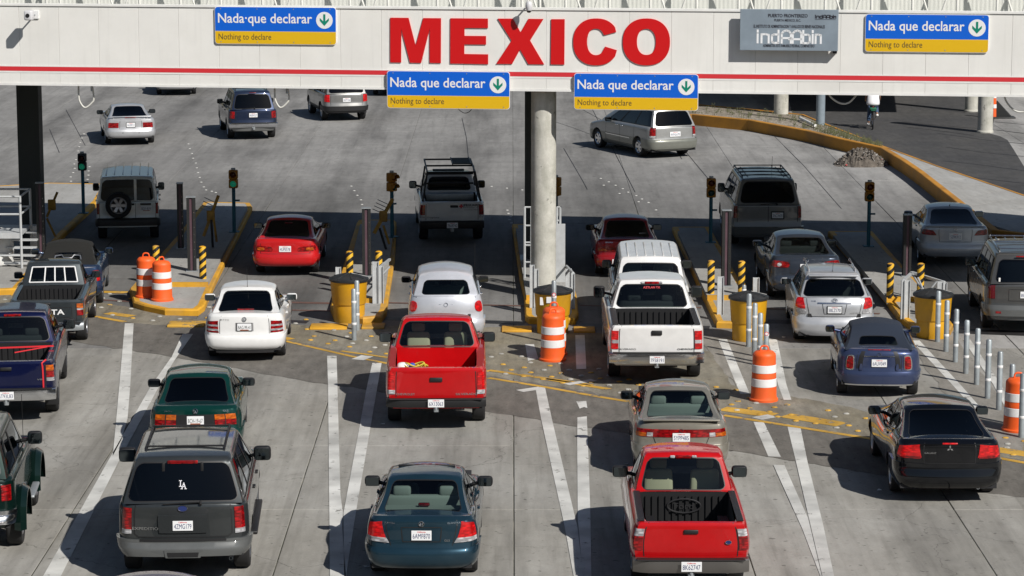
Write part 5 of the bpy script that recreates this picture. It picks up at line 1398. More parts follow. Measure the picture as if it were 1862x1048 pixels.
        letter(t, w*.86, h*.5, tc, o, (0, -.0055, -h*.06))
        if style == 'ca': letter('California', w*.42, h*.15, M['plred'], o, (0, -.0055, h*.36), bold=.02)
        if style == 'mx':
            b = MB(); b.box(-w*.3, w*.3, -.006, -.004, -h*.47, -h*.36); b.build('plate_strip', M['amber'], o)
        if frame:
            b = MB(); e = .014
            b.box(-w/2-e, w/2+e, .001, .01, h/2, h/2+e); b.box(-w/2-e, w/2+e, .001, .01, -h/2-e, -h/2); b.box(-w/2-e, -w/2, .001, .01, -h/2, h/2); b.box(w/2, w/2+e, .001, .01, -h/2, h/2); b.build('plate_frame', frame, o)
        return o
    def mirrors(s, z, m=None, size=(.24, .14, .16), out=.14, sides=(-1, 1), y=None):
        m = m or M['black']; y = y or s.ym
        for sg in sides:
            x = sg*(s.gh['wb']+ (s.W/2-s.gh['wb'])*.9 + out - .085)
            b = MB(); b.rbox((x, y, z), size, min(size)*.4, seg=3); b.cyl((x-sg*size[0]*.3, y, z-.02), (x-sg*(out+.12+size[0]*.3), y+.05, z-.09), .03, n=8); o = b.build('wing_mirror', m, s.root, smooth=50)
            b = MB(); b.rbox((x, y-size[1]/2-.001, z), (size[0]*.84, .008, size[2]*.8), .003, seg=1); b.build('mirror_glass', mat('mirror_glass', (.10, .12, .13), .05, 1.), o)
    def handles(s, ys, z, m=None, sides=(-1, 1)):
        for sg in sides:
            for y in ys:
                p = s.S(sg*(1+y), z); s.box('door_handle', (p.x+sg*.012, y, z), (.035, .17, .035), m or s.paint, .012)
    def doors(s, ys, zt=None, zb=None):
        L_ = []
        zb = zb or s.zb+.12
        for sg in (-1, 1):
            for y in ys: L_.append([(sg*(1+y), zb), (sg*(1+y), s.ftop(y)-.03)])
            L_.append([(sg*(1+min(ys)), zb), (sg*(1+max(ys)), zb)])
        s.seam('door_seam', L_, .012)
    def exhaust(s, x, y=.06, z=.24, r=.03):
        y += .12; z += .03; b = MB(); b.lathe([(r, 0), (r, .22)], n=12); b.lathe([(r*.8, .22), (r*.8, .0), (r, 0)], n=12); o = b.build('exhaust_pipe', M['steel'], s.root, smooth=50); o.location = (x, y-.05, z); o.rotation_euler = (R(-90), 0, 0)
    def brake3(s, z, y, w=.3, par=None, h=.03, m=None): s.box('high_brake_light', (0, y, z), (w, .03, h), m or M['red'], .008)
    def wiper(s, t, w=.3, x0=-.1):
        p = s.G('rear', 0, t); n = Vector((0, -.8, .5)); b = MB(); b.cyl((x0+.15, p.y-.03, p.z), (x0-w, p.y-.02, p.z-.03), .01, n=5); b.cyl((x0+.15, p.y-.04, p.z-.04), (x0+.15, p.y+.02, p.z), .022, n=8); b.build('rear_wiper', M['black'], s.root)
    def antenna(s, x, y, z, h=.6, lean=-.25): b = MB(); b.cyl((x, y, z), (x, y+lean*h, z+h), .005, n=5); b.cyl((x, y, z-.01), (x, y, z+.03), .014, n=8); b.build('antenna', M['black'], s.root)
    def rails(s, x, y0, y1, z, bars=2, m=None, slats=0):
        m = m or M['black']
        for sg in (-1, 1):
            b = MB(); b.tube([(sg*x, y0, z), (sg*x, y0+.1, z+.07), (sg*x, y1-.1, z+.07), (sg*x, y1, z)], .018, n=6); b.build('roof_rail', m, s.root, smooth=50)
        for i in range(bars):
            y = y0+.2+(y1-y0-.4)*i/max(1, bars-1); b = MB(); b.cyl((-x, y, z+.08), (x, y, z+.08), .016, n=6); b.build('cross_bar', m, s.root, smooth=50)
        if slats:
            for i in range(slats):
                xx = -x*.75 + 1.5*x*i/(slats-1); b = MB(); b.box(xx-.012, xx+.012, y0+.15, y1-.15, z+.012, z+.03); b.build('roof_slat', m, s.root)
    def bumper(s, z0, z1, m=None, off=.02, qe=1.85, th=.05):
        z0 = max(z0, s.zb+.015); return s.patch('bumper', [(-qe, z0), (qe, z0), (qe, z1), (-qe, z1)], m or s.paint, off, (34, 6), 0, th)
    def badge_ring(s, z, r=.05, m=None, kind=None):
        p = s.S(0, z); n = s.Nrm(0, z); m = m or M['chrome']; tilt = math.atan2(n.z, -n.y)
        b = MB()
        if kind == 'tri':
            for a in (90, 210, 330):
                c, d = math.cos(R(a)), math.sin(R(a)); e, f = -d, c; k = r*.62
                b.add([(0, 0, 0), (c*k+e*k*.48, 0, d*k+f*k*.48), (c*k*2, 0, d*k*2), (c*k-e*k*.48, 0, d*k-f*k*.48)], [(0, 3, 2, 1)])
            for i, v in enumerate(b.v): pass
        else:
            rx = r*(1.6 if kind in ('oval', 'ellipse', 'bow') else 1)
            pts = [(rx*math.cos(2*math.pi*i/24), 0, r*math.sin(2*math.pi*i/24)) for i in range(24)]
            b.tube(pts, r*.12, n=6, closed=True)
            if kind == 'oval': b.add([(x*.95, 0, z_*.95) for x, _, z_ in pts], [tuple(range(24))], 1)
            if kind == 'ellipse':
                b.tube([(x*.45, 0, z_*.95) for x, _, z_ in pts], r*.1, n=5, closed=True); b.tube([(x*.85, 0, z_*.4+r*.5) for x, _, z_ in pts], r*.1, n=5, closed=True)
            if kind == 'vw':
                b.cyl((-r*.55, 0, r*.7), (0, 0, -.0), r*.1, n=5); b.cyl((r*.55, 0, r*.7), (0, 0, 0), r*.1, n=5); b.cyl((-r*.85, 0, r*.25), (-r*.35, 0, -r*.8), r*.1, n=5); b.cyl((r*.85, 0, r*.25), (r*.35, 0, -r*.8), r*.1, n=5); b.cyl((-r*.35, 0, -r*.8), (0, 0, -r*.1), r*.1, n=5); b.cyl((r*.35, 0, -r*.8), (0, 0, -r*.1), r*.1, n=5)
            if kind == 'h':
                b.cyl((-r*.5, 0, -r*.6), (-r*.2, 0, r*.6), r*.13, n=5); b.cyl((r*.2, 0, -r*.6), (r*.5, 0, r*.6), r*.13, n=5); b.cyl((-r*.35, 0, -.1*r), (r*.35, 0, .1*r), r*.13, n=5)
        o = b.build('badge', [m, M['platebl']], s.root, dedupe=False); o.location = p+n*.012; o.rotation_euler = (-tilt, 0, 0); return o

SED_SIDE = [(0, .90), (.12, .965), (.4, 1.0), (.68, .992), (.86, .965), (.95, .93), (1, .885)]
TRK_SIDE = [(0, .90), (.1, .97), (.35, 1.0), (.7, .995), (.9, .985), (.96, .965), (1, .93)]
def sed_rear(zd, step=.05, lip=.02): return [(.30, .09), (.36, .02), (.44, .0), (.54, .0), (.60, step), (zd-.10, step*1.25), (zd-.03, step+lip), (zd, step+lip+.05)]
FR = [(.2, .06), (.35, 0), (.55, 0), (.7, .08), (.9, .25)]
def sedan(name, label, px, row, pm, p, deck=1.0, L=4.5, W=1.72, H=1.43, hp=.8, gh=None, cat='sedan', **k):
    ra = k.pop('ra', 1.0); fa_ = k.pop('fa', ra+2.62); zd = deck
    top = k.pop('top', None) or [(0, zd), (.06, zd+.012), (.5, zd+.0), (1.0, zd-.015), (2.2, .92), (L-1.25, .95), (L-.5, .80), (L-.12, .68), (L, .60)]
    g = dict(yb0=.60, yb1=L-1.1, yr0=1.36, yr1=L-2.15, wb=W/2*.87, wr=W/2*.70, ug=.86, sail=.24, flare=1.6, rta=.05, rtb=.90, hdr=.075, crown=.05, roof=[(1.0, H-.075), (1.5, H-.04), (2.0, H-.03), (L-1.8, H-.06)], sw=[(.09, .26), (.31, .60), (.635, .90)], shelf=.35, bow=.09, prof=.92); g.update(gh or {})
    return Car(name, label, cat, px, row, pm, hp, L=L, W=W, H=H, ra=ra, fa=fa_, top=top, rear=k.pop('rear', sed_rear(zd)), front=FR, paint=p, gh=g, zb=.29, **k)
def suv(name, label, px, row, pm, p, L=4.8, W=1.85, H=1.85, belt=1.12, hp=.8, gh=None, cat='SUV', hood=None, **k):
    ra = k.pop('ra', 1.05); fa_ = k.pop('fa', L-.95); hood = hood or belt-.05; yc = k.pop('cowl', L-1.3)
    top = k.pop('top', None) or [(0, belt), (.1, belt), (yc-.6, belt-.03), (yc, hood+.01), (L-.5, hood-.1), (L-.1, hood-.2), (L, hood-.3)]
    g = dict(yb0=.07, yb1=yc+.12, yr0=.30, yr1=yc-.62, wb=W/2*.90, wr=W/2*.72, roof=[(.2, H-.06), (.6, H-.03), (2.0, H-.02), (yc-.5, H-.07)], sw=[(.04, .27), (.30, .56), (.585, .84)], bow=.07, ug=.90, ta=.06, tb=.84, bp=True); g.update(gh or {})
    rear = k.pop('rear', None) or [(.25, .10), (.35, .02), (.42, .0), (.60, .0), (.66, .05), (belt-.05, .07), (belt, .09)]
    return Car(name, label, cat, px, row, pm, hp, L=L, W=W, H=H, ra=ra, fa=fa_, top=top, rear=rear, front=[(.3, .02), (.6, 0), (.9, .08)], paint=p, gh=g, zb=k.pop('zb', .34), wr=k.pop('wr', .36), tw=.24, side=k.pop('side', TRK_SIDE), under=.7, **k)
def pickup(name, label, px, row, pm, p, L=5.3, W=1.9, H=1.78, rail=1.2, cab=2.15, cabl=1.5, hp=.8, gh=None, hood=None, bedz=.72, **k):
    ra = k.pop('ra', 1.15); fa_ = k.pop('fa', L-.9); hood = hood or rail-.08; yc = cab+cabl
    top = [(0, rail), (.1, rail), (cab-.05, rail), (cab+.1, rail+.0), (yc, hood+.02), (L-.4, hood-.08), (L-.05, hood-.16), (L, hood-.2)]
    g = dict(yb0=cab+.06, yb1=yc+.30, yr0=cab+.28, yr1=yc-.38, wb=W/2*.88, wr=W/2*.70, roof=[(cab, H-.06), (cab+.5, H-.03), (yc-.4, H-.05)], sw=[(.10, .26), (.30, .80)] if cabl > 1.6 else [(.14, .82)], bow=.05, ug=.82, ta=.14, tb=.80); g.update(gh or {})
    rear = k.pop('rear', None) or [(.4, .05), (.55, .02), (.66, .0), (rail-.04, .0), (rail, .02)]
    return Car(name, label, 'pickup truck', px, row, pm, hp, L=L, W=W, H=H, ra=ra, fa=fa_, top=top, rear=rear, front=[(.3, .02), (.6, 0), (.9, .06)], paint=p, gh=g, zb=k.pop('zb', .45), wr=k.pop('wr', .37), tw=.25,
               side=k.pop('side', TRK_SIDE), under=.66, bed=(.075, cab, bedz), rr=.35, rk=k.pop('rk', .06), rb=k.pop('rb', .03), crown=.012, arch=.075, **k)
def step_bumper(c, z0, z1, m, y=-.16, w=None, hitch=True, pl=None):
    w = w or c.W*.96
    b = MB(); n = 14; vs = []; prof = [(0.10, z0+.02), (.0, z0), (-.03, (z0+z1)/2-.02), (-.02, z1-.02), (.0, z1), (.14, z1)]
    for i in range(n+1):
        x = -w/2+w*i/n; e = abs(x)/(w/2); dy = .10*max(0, (e-.72)/.28)**1.6
        for (py_, pz) in prof: vs.append((x, y+py_+.02+dy, pz + .0))
    k = len(prof); fs = [(i*k+j, (i+1)*k+j, (i+1)*k+j+1, i*k+j+1) for i in range(n) for j in range(k-1)]
    fs = [f[::-1] for f in fs]
    b.add(vs, fs)
    for e0 in (0, n):
        q = [e0*k+j for j in range(k)]; b.f.append(tuple(q if e0 == 0 else q[::-1])); b.mi.append(0)
    o = b.build('bumper', m, c.root, smooth=35)
    b = MB(); b.rbox((0, y+.05, z1+.004), (w*.93, .13, .016), .006, seg=1); b.build('step_pad', M['black'], o)
    if hitch: b = MB(); b.box(-.045, .045, y+.0, y+.3, z0-.08, z0-.002); b.cyl((0, y-.08, z0-.03), (0, y-.08, z0+.03), .025, n=10); b.build('tow_hitch', M['steel'], o)
    return o

P_ = paint
silver = P_('silver', (.56, .57, .59), .5, .33); white = P_('white', (.74, .74, .73), 0, .35); red = P_('red', (.46, .004, .006), .0, .3)
# ---- silver coupe (Mustang-like proportions)
c = sedan('parked_car', 'silver two door coupe with tri colour rear lamps and spoiler, far left of the plaza', 238, 260, 229, silver, deck=.98, L=4.65, W=1.83, H=1.34, ra=1.05, fa=3.62, cat='coupe', gh=dict(yb0=.75, yr0=1.55, yb1=3.35, yr1=2.55, sw=[(.10, .30), (.36, .92)], wr=.56), glass='gdark') if False else None
def T_(label): return label
c = sedan('silver_coupe', 'silver two door coupe with rear spoiler, leftmost on the far plaza', 238, 260, 229, silver, deck=.98, L=4.65, W=1.83, H=1.34, ra=1.05, fa=3.62, cat='coupe', gh=dict(yb0=.78, yr0=1.55, yb1=3.35, yr1=2.55, sw=[(.10, .30), (.36, .92)], wr=.60))
c.mirrors(.98); c.patch('tail_light', [(.55, .66), (1.0, .66), (1.0, .84), (.55, .84)], M['red'], .012, mir=True); c.seam('lid_seam', [[(-.5, .96), (-.5, .62), (.5, .62), (.5, .96)], [(-1.3, .60), (1.3, .60)]]); c.plate('4LJE812', .76, 'ca', frame=M['black'])
c.box('spoiler', (0, .22, 1.05), (1.5, .16, .03), silver, .012); c.box('spoiler_post', (-.6, .22, 1.02), (.05, .1, .07), silver); c.box('spoiler_post', (.6, .22, 1.02), (.05, .1, .07), silver); c.text('MUSTANG', 0, .48, .6, .05, mat('print_dark', (.05, .05, .05), .6)); c.brake3(1.03, .125, .4, h=.02); c.doors([1.45, 3.0]); c.bumper(.24, .58, off=.012)
# ---- silver car cut by the fascia
c = sedan('silver_sedan', 'silver car whose lower rear alone shows under the fascia at the far left', 319, 171, 322, silver, deck=1.0, W=1.75, gh={}); c.bumper(.24, .56); c.patch('tail_light', [(.6, .72), (1.3, .72), (1.25, .9), (.62, .9)], M['red'], .008, mir=True); c.mirrors(1.0)
# ---- blue wagon SUV (Explorer)
navy = P_('navy', (.02, .03, .062), .4); tin = P_('pewter', (.22, .225, .22), .5)
c = suv('blue_wagon', 'dark blue SUV with silver lower body and roof rack on the far plaza', 461, 250, 446, navy, L=4.82, W=1.82, H=1.80, belt=1.12, clad=.62, cladm=tin, wr=.36, ra=1.0, fa=3.85)
c.patch('tail_light', [(.86, .80), (1.12, .80), (1.10, 1.06), (.86, 1.06)], M['red'], .01, mir=True); step_bumper(c, .48, .64, M['chrome'], -.06, 1.78, hitch=True); c.plate('4RBW327', .92, 'ca', frame=M['black']); c.rails(.58, .7, 3.0, 1.76, 3); c.mirrors(1.18, size=(.22, .12, .18)); c.brake3(1.73, .20, .25); c.doors([1.35, 2.3, 3.3]); c.seam('gate_seam', [[(-.82, .66), (-.82, 1.10)], [(.82, .66), (.82, 1.10)]]); c.wiper(.1); c.handles([1.5, 2.5], 1.0, M['black'])
# ---- grey compact SUV (Tribute)
c = suv('grey_compact_suv', 'pewter compact SUV half hidden by the fascia, right of the blue one', 631, 217, 608, P_('pewter2', (.25, .25, .245), .5), L=4.4, W=1.80, H=1.74, belt=1.08, ra=.9, fa=3.52, clad=.5, wr=.35)
c.patch('tail_light', [(.84, .76), (1.16, .78), (1.12, 1.04), (.86, 1.04)], M['redlit'], .012, mir=True); c.bumper(.42, .60, M['black'], .03); c.plate('5KPT104', .84, 'ca'); c.rails(.55, .6, 2.6, 1.70, 2); c.mirrors(1.12); c.doors([1.2, 2.2, 3.1]); c.seam('gate_seam', [[(-.80, .62), (-.80, 1.06)], [(.80, .62), (.80, 1.06)]]); c.exhaust(.55, .1, .3)
# ---- dark car behind the sign
c = sedan('dark_sedan', 'dark car almost wholly hidden behind the left hanging sign', 712, 172, 716, P_('dark', (.02, .02, .022), .3), gh={}); c.bumper(.24, .56); c.mirrors(1.0)
# ---- pale 4x4 with spare wheel
ice = P_('ice', (.66, .70, .68), .15, .4)
c = suv('boxy_offroader', 'pale boxy SUV with spare wheel on its tailgate in the leftmost lane', 232, 432, 234, ice, L=4.5, W=1.75, H=1.84, belt=1.14, ra=.90, fa=3.55, wr=.37, zb=.42, rk=.03, rb=.03, gh=dict(yb0=.03, yr0=.10, wb=.82, wr=.735, ta=.05, tb=.86, ug=.93, sw=[(.03, .30), (.33, .60), (.63, .88)], bow=.03, roof=[(0, 1.80), (3, 1.80)], crown=.03), side=[(0, .96), (.1, 1), (.9, 1), (.97, .985), (1, .965)])
c.patch('tail_light', [(.93, .78), (1.03, .78), (1.03, 1.08), (.93, 1.08)], M['red'], .012, mir=True); c.bumper(.46, .64, M['black'], .05, 1.1); c.mirrors(1.22, size=(.18, .12, .22))
ty, rm = wheel_meshes(.36, .22, M['rim']); o = link('spare_wheel', ty, c.root); o.location = (-.24, -.17, 1.06); o.rotation_euler = (0, 0, -math.pi/2); link('spare_rim', rm, o)
c.seam('gate_seam', [[(.26, .66), (.26, 1.14)], [(-.93, .66), (-.93, 1.1)], [(.93, .66), (.93, 1.1)]]); b = MB(); pr = c.G('rear', .28, .0); pr2 = c.G('rear', .28, .9); b.box(.19, .26, -.005, .045, pr.z, pr2.z); b.build('gate_pillar', ice, c.root)
c.plate('BDX 40 91', .93, 'mx', q=.62); c.box('gate_handle', (.12, -.03, 1.06), (.14, .04, .05), M['black']); c.box('lamp_bar', (.50, -.02, 1.06), (.30, .03, .05), M['black']); c.doors([1.1, 2.05, 3.0]); c.handles([1.2, 2.2], 1.02, M['black'])
for i in range(6): x = -.58+.232*i; c.box('roof_rib', (x, 1.8, 1.826), (.03, 2.6, .025), ice, .008)
# ---- white rack pickup (lifeguard)
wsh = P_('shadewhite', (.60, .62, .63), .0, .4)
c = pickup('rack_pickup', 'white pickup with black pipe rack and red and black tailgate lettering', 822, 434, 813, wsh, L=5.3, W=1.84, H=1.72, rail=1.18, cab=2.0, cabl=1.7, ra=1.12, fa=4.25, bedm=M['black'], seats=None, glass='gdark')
c.patch('tail_light', [(.88, .82), (1.1, .82), (1.1, 1.10), (.88, 1.10)], M['red'], .012, mir=True); c.patch('reverse_light', [(.88, .74), (1.1, .74), (1.1, .81), (.88, .81)], M['clear'], .012, mir=True); step_bumper(c, .46, .66, M['black']); c.plate('7R69742', .56, 'ca', y=-.20)
c.seam('gate_seam', [[(-.85, .68), (-.85, 1.18)], [(.85, .68), (.85, 1.18)]]); c.box('gate_handle', (.06, -.012, 1.06), (.22, .03, .07), M['black']); pk = mat('print_dark', (.05, .05, .05), .6)
c.text('LIFEGUARD', .62, 1.09, .50, .07, pk, bold=.03); c.text('Fire Protection, Inc', .62, 1.02, .42, .035, pk); c.text('(Carlsbad) 760-1', .62, .96, .36, .035, pk); c.text('Toyota', -.62, .75, .35, .05, pk); c.box('cross_emblem', (.30*.84, -.008, 1.06), (.04, .012, .11), M['plred'], .003); c.box('cross_emblem', (.30*.84, -.0085, 1.06), (.11, .012, .04), M['plred'], .003)
def T(c_, a, d, r_=.025, nm='rack_bar'): b = MB(); b.cyl(a, d, r_, n=8); b.build(nm, M['black'], c_.root, smooth=50)
for sg in (-1, 1):
    T(c, (sg*.80, .15, 1.18), (sg*.66, .45, 1.95)); T(c, (sg*.80, 1.95, 1.18), (sg*.68, 1.95, 1.95)); T(c, (sg*.66, .45, 1.95), (sg*.66, 3.2, 1.98)); T(c, (sg*.66, 1.2, 1.72), (sg*.72, 1.95, 1.4))
    T(c, (sg*.80, .15, 1.2), (sg*.80, 1.95, 1.2), .03)
for y_, z_ in ((.45, 1.95), (1.95, 1.95), (3.2, 1.98), (1.95, 1.72), (1.95, 1.45)): T(c, (-.68, y_, z_), (.68, y_, z_))
b = MB()
for i in range(9): b.box(.10, .60, 1.9+.16*i, 1.96+.16*i, 1.99, 2.02)
b.box(.08, .11, 1.8, 3.3, 1.99, 2.03); b.box(.60, .63, 1.8, 3.3, 1.99, 2.03); b.build('rack_grate', M['black'], c.root); c.mirrors(1.22, size=(.22, .14, .22), out=.16); c.box('light_bar', (0, 2.5, 1.76), (.9, .2, .05), M['black'])
c.box('tool_box', (0, 1.75, 1.1), (1.35, .35, .2), M['steel'], .02)
# ---- red coupe in the shade
c = sedan('red_coupe', 'red coupe with a dented right lamp corner in the second lane, half shaded', 518, 494, 531, P_('cherry', (.50, .012, .014), 0, .35), deck=.95, L=4.4, W=1.70, H=1.32, ra=.98, fa=3.5, cat='coupe', gh=dict(yb0=.72, yr0=1.5, wr=.59, sw=[(.10, .32), (.37, .92)]))
c.patch('tail_light', [(.42, .66), (1.1, .67), (1.08, .82), (.45, .78)], M['red'], .008, mir=True, rnd=.4); c.patch('indicator_lens', [(.72, .69), (.98, .69), (.98, .76), (.72, .76)], M['amber'], .012, mir=True, rnd=.4); c.bumper(.24, .56, off=.03); c.plate('4UPE578', .73, 'ca'); c.mirrors(.98); c.brake3(1.22, 1.33, .2, h=.02); c.seam('lid_seam', [[(-.9, .94), (-.85, .60), (.85, .60), (.9, .94)]]); c.doors([1.3, 2.95]); c.exhaust(.35, .06, .24)
# ---- white sedan (Jetta IV)
c = sedan('white_sedan', 'white sedan with dark rear window beside the barrel island', 444, 646, 456, white, deck=1.04, L=4.38, W=1.735, H=1.45, ra=.98, fa=3.49, glass='gdark', gh=dict(yb0=.58, yr0=1.25, wb=.745, wr=.605, ug=.85))
c.patch('tail_light', [(.73, .66), (1.16, .67), (1.12, .90), (.77, .92)], M['red'], .008, mir=True); c.patch('lamp_band', [(.735, .70), (1.15, .71), (1.145, .75), (.74, .74)], M['clear'], .012, mir=True)
c.patch('lamp_band', [(.755, .80), (1.14, .80), (1.135, .835), (.76, .835)], M['clear'], .012, mir=True)
c.patch('plate_recess', [(-.26, .70), (.26, .70), (.26, .88), (-.26, .88)], mat('recess_grey', (.3, .3, .3), .5), .004); c.plate('BAG-99-41', .79, 'mx', frame=M['black']); c.badge_ring(.955, .045, kind='vw'); c.bumper(.25, .60, off=.018); c.seam('bumper_strip', [[(-1.8, .52), (1.8, .52)]], .03, .024, M['black']) if False else None
c.text('JETTA', -.58, .94, .2, .03, pk); c.mirrors(1.02, white); c.antenna(0, 1.35, 1.43, .45); c.brake3(1.08, .60, .36, h=.03); c.seam('lid_seam', [[(-.72, 1.02), (-.70, .62), (.70, .62), (.72, 1.02)]]); c.doors([1.3, 2.2, 3.1]); c.patch('bumper_valance', [(-.9, .22), (.9, .22), (.9, .29), (-.9, .29)], M['black'], .022); c.handles([1.45, 2.4], .87)
# ---- green sedan (Jetta III)
grn = P_('green', (.003, .042, .034), .35)
c = sedan('green_sedan', 'dark green sedan with square lamps right in front of the big grey SUV', 355, 822, 366, grn, deck=1.02, L=4.4, W=1.69, H=1.42, ra=1.0, fa=3.47, gh=dict(yb0=.62, yr0=1.25, wr=.60, ug=.86))
c.patch('tail_light', [(.48, .70), (1.0, .70), (1.0, .80), (.48, .80)], M['red'], .008, mir=True); c.patch('indicator_lens', [(.48, .805), (1.0, .805), (1.0, .90), (.48, .90)], M['amber'], .008, mir=True); c.patch('lamp_divider', [(.73, .70), (.75, .70), (.75, .90), (.73, .90)], M['black'], .014, mir=True)
c.patch('centre_panel', [(-.47, .70), (.47, .70), (.47, .90), (-.47, .90)], M['black'], .005); c.plate('BCH-19-67', .80, 'mx'); c.badge_ring(.965, .045, kind='vw'); c.bumper(.25, .62, off=.03); c.mirrors(1.0); c.doors([1.3, 2.2, 3.1]); c.text('Jetta', -.7, .96, .16, .03, M['chrome']); c.text('GLS', .78, .96, .1, .03, M['chrome'])
# ---- big grey SUV (Expedition)
gry = P_('graphite', (.045, .050, .052), .45, .3)
c = suv('big_grey_suv', 'large dark grey SUV with white LA sticker on its rear window', 332, 1031, 355, gry, L=5.1, W=2.0, H=1.95, belt=1.27, ra=1.13, fa=4.1, wr=.385, zb=.46, hp=.98, gh=dict(ug=.945, wb=.945, wr=.735, yb0=.08, yr0=.30, yr1=2.75, tb=.90, rtb=.90, roof=[(.2, 1.90), (.7, 1.93), (2.2, 1.92), (3.0, 1.82)]))
lg = P_('moulding_grey', (.115, .12, .12), .2, .45)
c.patch('tail_light', [(.90, .86), (1.10, .86), (1.08, 1.20), (.90, 1.20)], M['red'], .014, mir=True, n=(8, 8)); c.patch('reverse_light', [(.90, .80), (1.10, .80), (1.10, .87), (.90, .87)], M['clear'], .016, mir=True)
c.bumper(.48, .72, lg, .05, 1.5, .07); c.patch('bumper_pad', [(-.74, .70), (.74, .70), (.74, .735), (-.74, .735)], M['black'], .06, (16, 2)); c.patch('hitch_cover', [(-.33, .46), (.33, .46), (.33, .58), (-.33, .58)], lg, .062, (8, 3)); c.patch('hitch_opening', [(-.28, .475), (.28, .475), (.28, .545), (-.28, .545)], M['black'], .068, (6, 2))
c.patch('gate_handle_panel', [(-.42, .82), (.42, .82), (.44, 1.10), (-.44, 1.10)], gry, .022, (8, 5), .1, .03); c.plate('4ZMG179', .94, 'ca').location.y -= .022; c.seam('gate_seam', [[(-.85, 1.24), (-.85, .80), (-.78, .755), (.78, .755), (.85, .80), (.85, 1.24)]], .018); c.text('EXPEDITION', -.62, .89, .46, .045, M['chrome'], bold=.01); c.badge_ring(1.2, .045, kind='oval')
c.mirrors(1.34, M['black'], (.28, .16, .24), .18); pz = c.G('rear', 0, .90); c.brake3(pz.z+.015, pz.y-.005, .46, h=.05)
p = c.G('rear', 0, .42); n_ = (c.G('rear', 0, .3)-c.G('rear', 0, .5)).normalized(); tl = math.atan2(-n_.y, -n_.z)
lw = mat('sticker_white', (.8, .8, .85), .5)
def strokes(name, segs, th, par, loc, rot, m):
    b = MB()
    for x0, y0, x1, y1 in [[v*.62 for v in s_] for s_ in segs]:
        d = Vector((x1-x0, y1-y0)); d.normalize(); nn = Vector((-d.y, d.x))*th/2; e = d*th/2
        b.add([(x0-e.x-nn.x, 0, y0-e.y-nn.y), (x1+e.x-nn.x, 0, y1+e.y-nn.y), (x1+e.x+nn.x, 0, y1+e.y+nn.y), (x0-e.x+nn.x, 0, y0-e.y+nn.y)], [(0, 1, 2, 3)])
    o = b.build(name, m, par); o.location = loc; o.rotation_euler = rot; return o
strokes('sticker', [(-.05, .10, -.05, -.04), (-.075, .10, -.025, .10), (-.075, -.04, .01, -.04), (.01, -.04, .01, -.01), (.03, .045, -.02, -.10), (.03, .045, .075, -.10), (0, -.045, .055, -.045), (-.035, -.10, -.005, -.10), (.06, -.10, .09, -.10)], .012, c.root, p+Vector((0, -.012, .0)), (-tl, 0, 0), lw)
c.wiper(.03, .42, .12); c.rails(.60, .75, 2.6, 1.89, 2, M['black'], 7); c.doors([1.75, 2.75, 3.75]); c.handles([1.95, 2.95], 1.08, M['black'])
for sg in (-1, 1):
    b = MB(); b.rbox((sg*.98, 2.6, .42), (.16, 2.1, .06), .02); b.build('running_board', M['black'], c.root, smooth=40); pq = c.G('rear', sg*.40, .86); c.box('window_hinge', (pq.x, pq.y-.012, pq.z-.03), (.045, .03, .14), M['black'], .01)
c.exhaust(.7, .3, .3)
# ---- roof of a car at the bottom edge
c = sedan('mauve_car', 'mauve grey car of which only the roof shows at the bottom edge', 268, 1284, 281, P_('mauve', (.16, .12, .13), .3), deck=1.05, W=1.78, H=1.47, gh={}); c.mirrors(1.0); c.bumper(.25, .6); c.patch('tail_light', [(.6, .72), (1.3, .72), (1.25, .9), (.62, .9)], M['red'], .008, mir=True)
# ---- teal sedan (Elantra)
teal = P_('teal', (.013, .040, .062), .45, .3)
c = sedan('teal_sedan', 'teal blue sedan with pale grey seats and lit red lamps, front row centre', 766, 1037, 779.5, teal, deck=1.04, L=4.5, W=1.72, H=1.42, ra=1.0, fa=3.61, glass='gmid', seats=(M['seatg'], [(1.35, True, 0), (2.35, False, 0)]), gh=dict(ug=.86, yb0=.60, yr0=1.35, sglass='gmid'))
c.patch('tail_light', [(.70, .70), (1.20, .74), (1.16, .96), (.86, 1.0)], M['redlit'], .010, mir=True, n=(10, 7)); c.patch('reverse_light', [(.66, .68), (1.2, .70), (1.2, .765), (.72, .755)], M['clear'], .013, mir=True, n=(10, 3))
c.patch('plate_recess', [(-.38, .70), (.38, .70), (.42, .92), (-.42, .92)], teal, -.002); c.seam('recess_edge', [[(-.38, .70), (.38, .70), (.42, .92), (-.42, .92), (-.38, .70)]], .014); c.seam('lid_seam', [[(-.78, 1.02), (-.62, .63), (.62, .63), (.78, 1.02)], [(-1.4, .62), (-.62, .62)], [(.62, .62), (1.4, .62)]], .014)
c.plate('6AMF870', .80, 'ca'); c.badge_ring(.975, .04, kind='h'); c.bumper(.24, .60, off=.03); c.mirrors(1.02, M['black'], (.25, .15, .17)); c.doors([1.3, 2.25, 3.2]); c.text('ELANTRA', -.68, .985, .16, .026, M['chrome']); c.text('ELANTRA', .70, .985, .2, .026, M['chrome']); c.text('GLS', .52, .72, .08, .03, M['chrome'])
c.box('sunroof_deflector', (0, 2.02, 1.424), (.9, .05, .03), M['black'], .01); c.box('shelf_brake_light', (0, .95, 1.06), (.18, .08, .05), M['red']); c.handles([1.45, 2.45], .9)
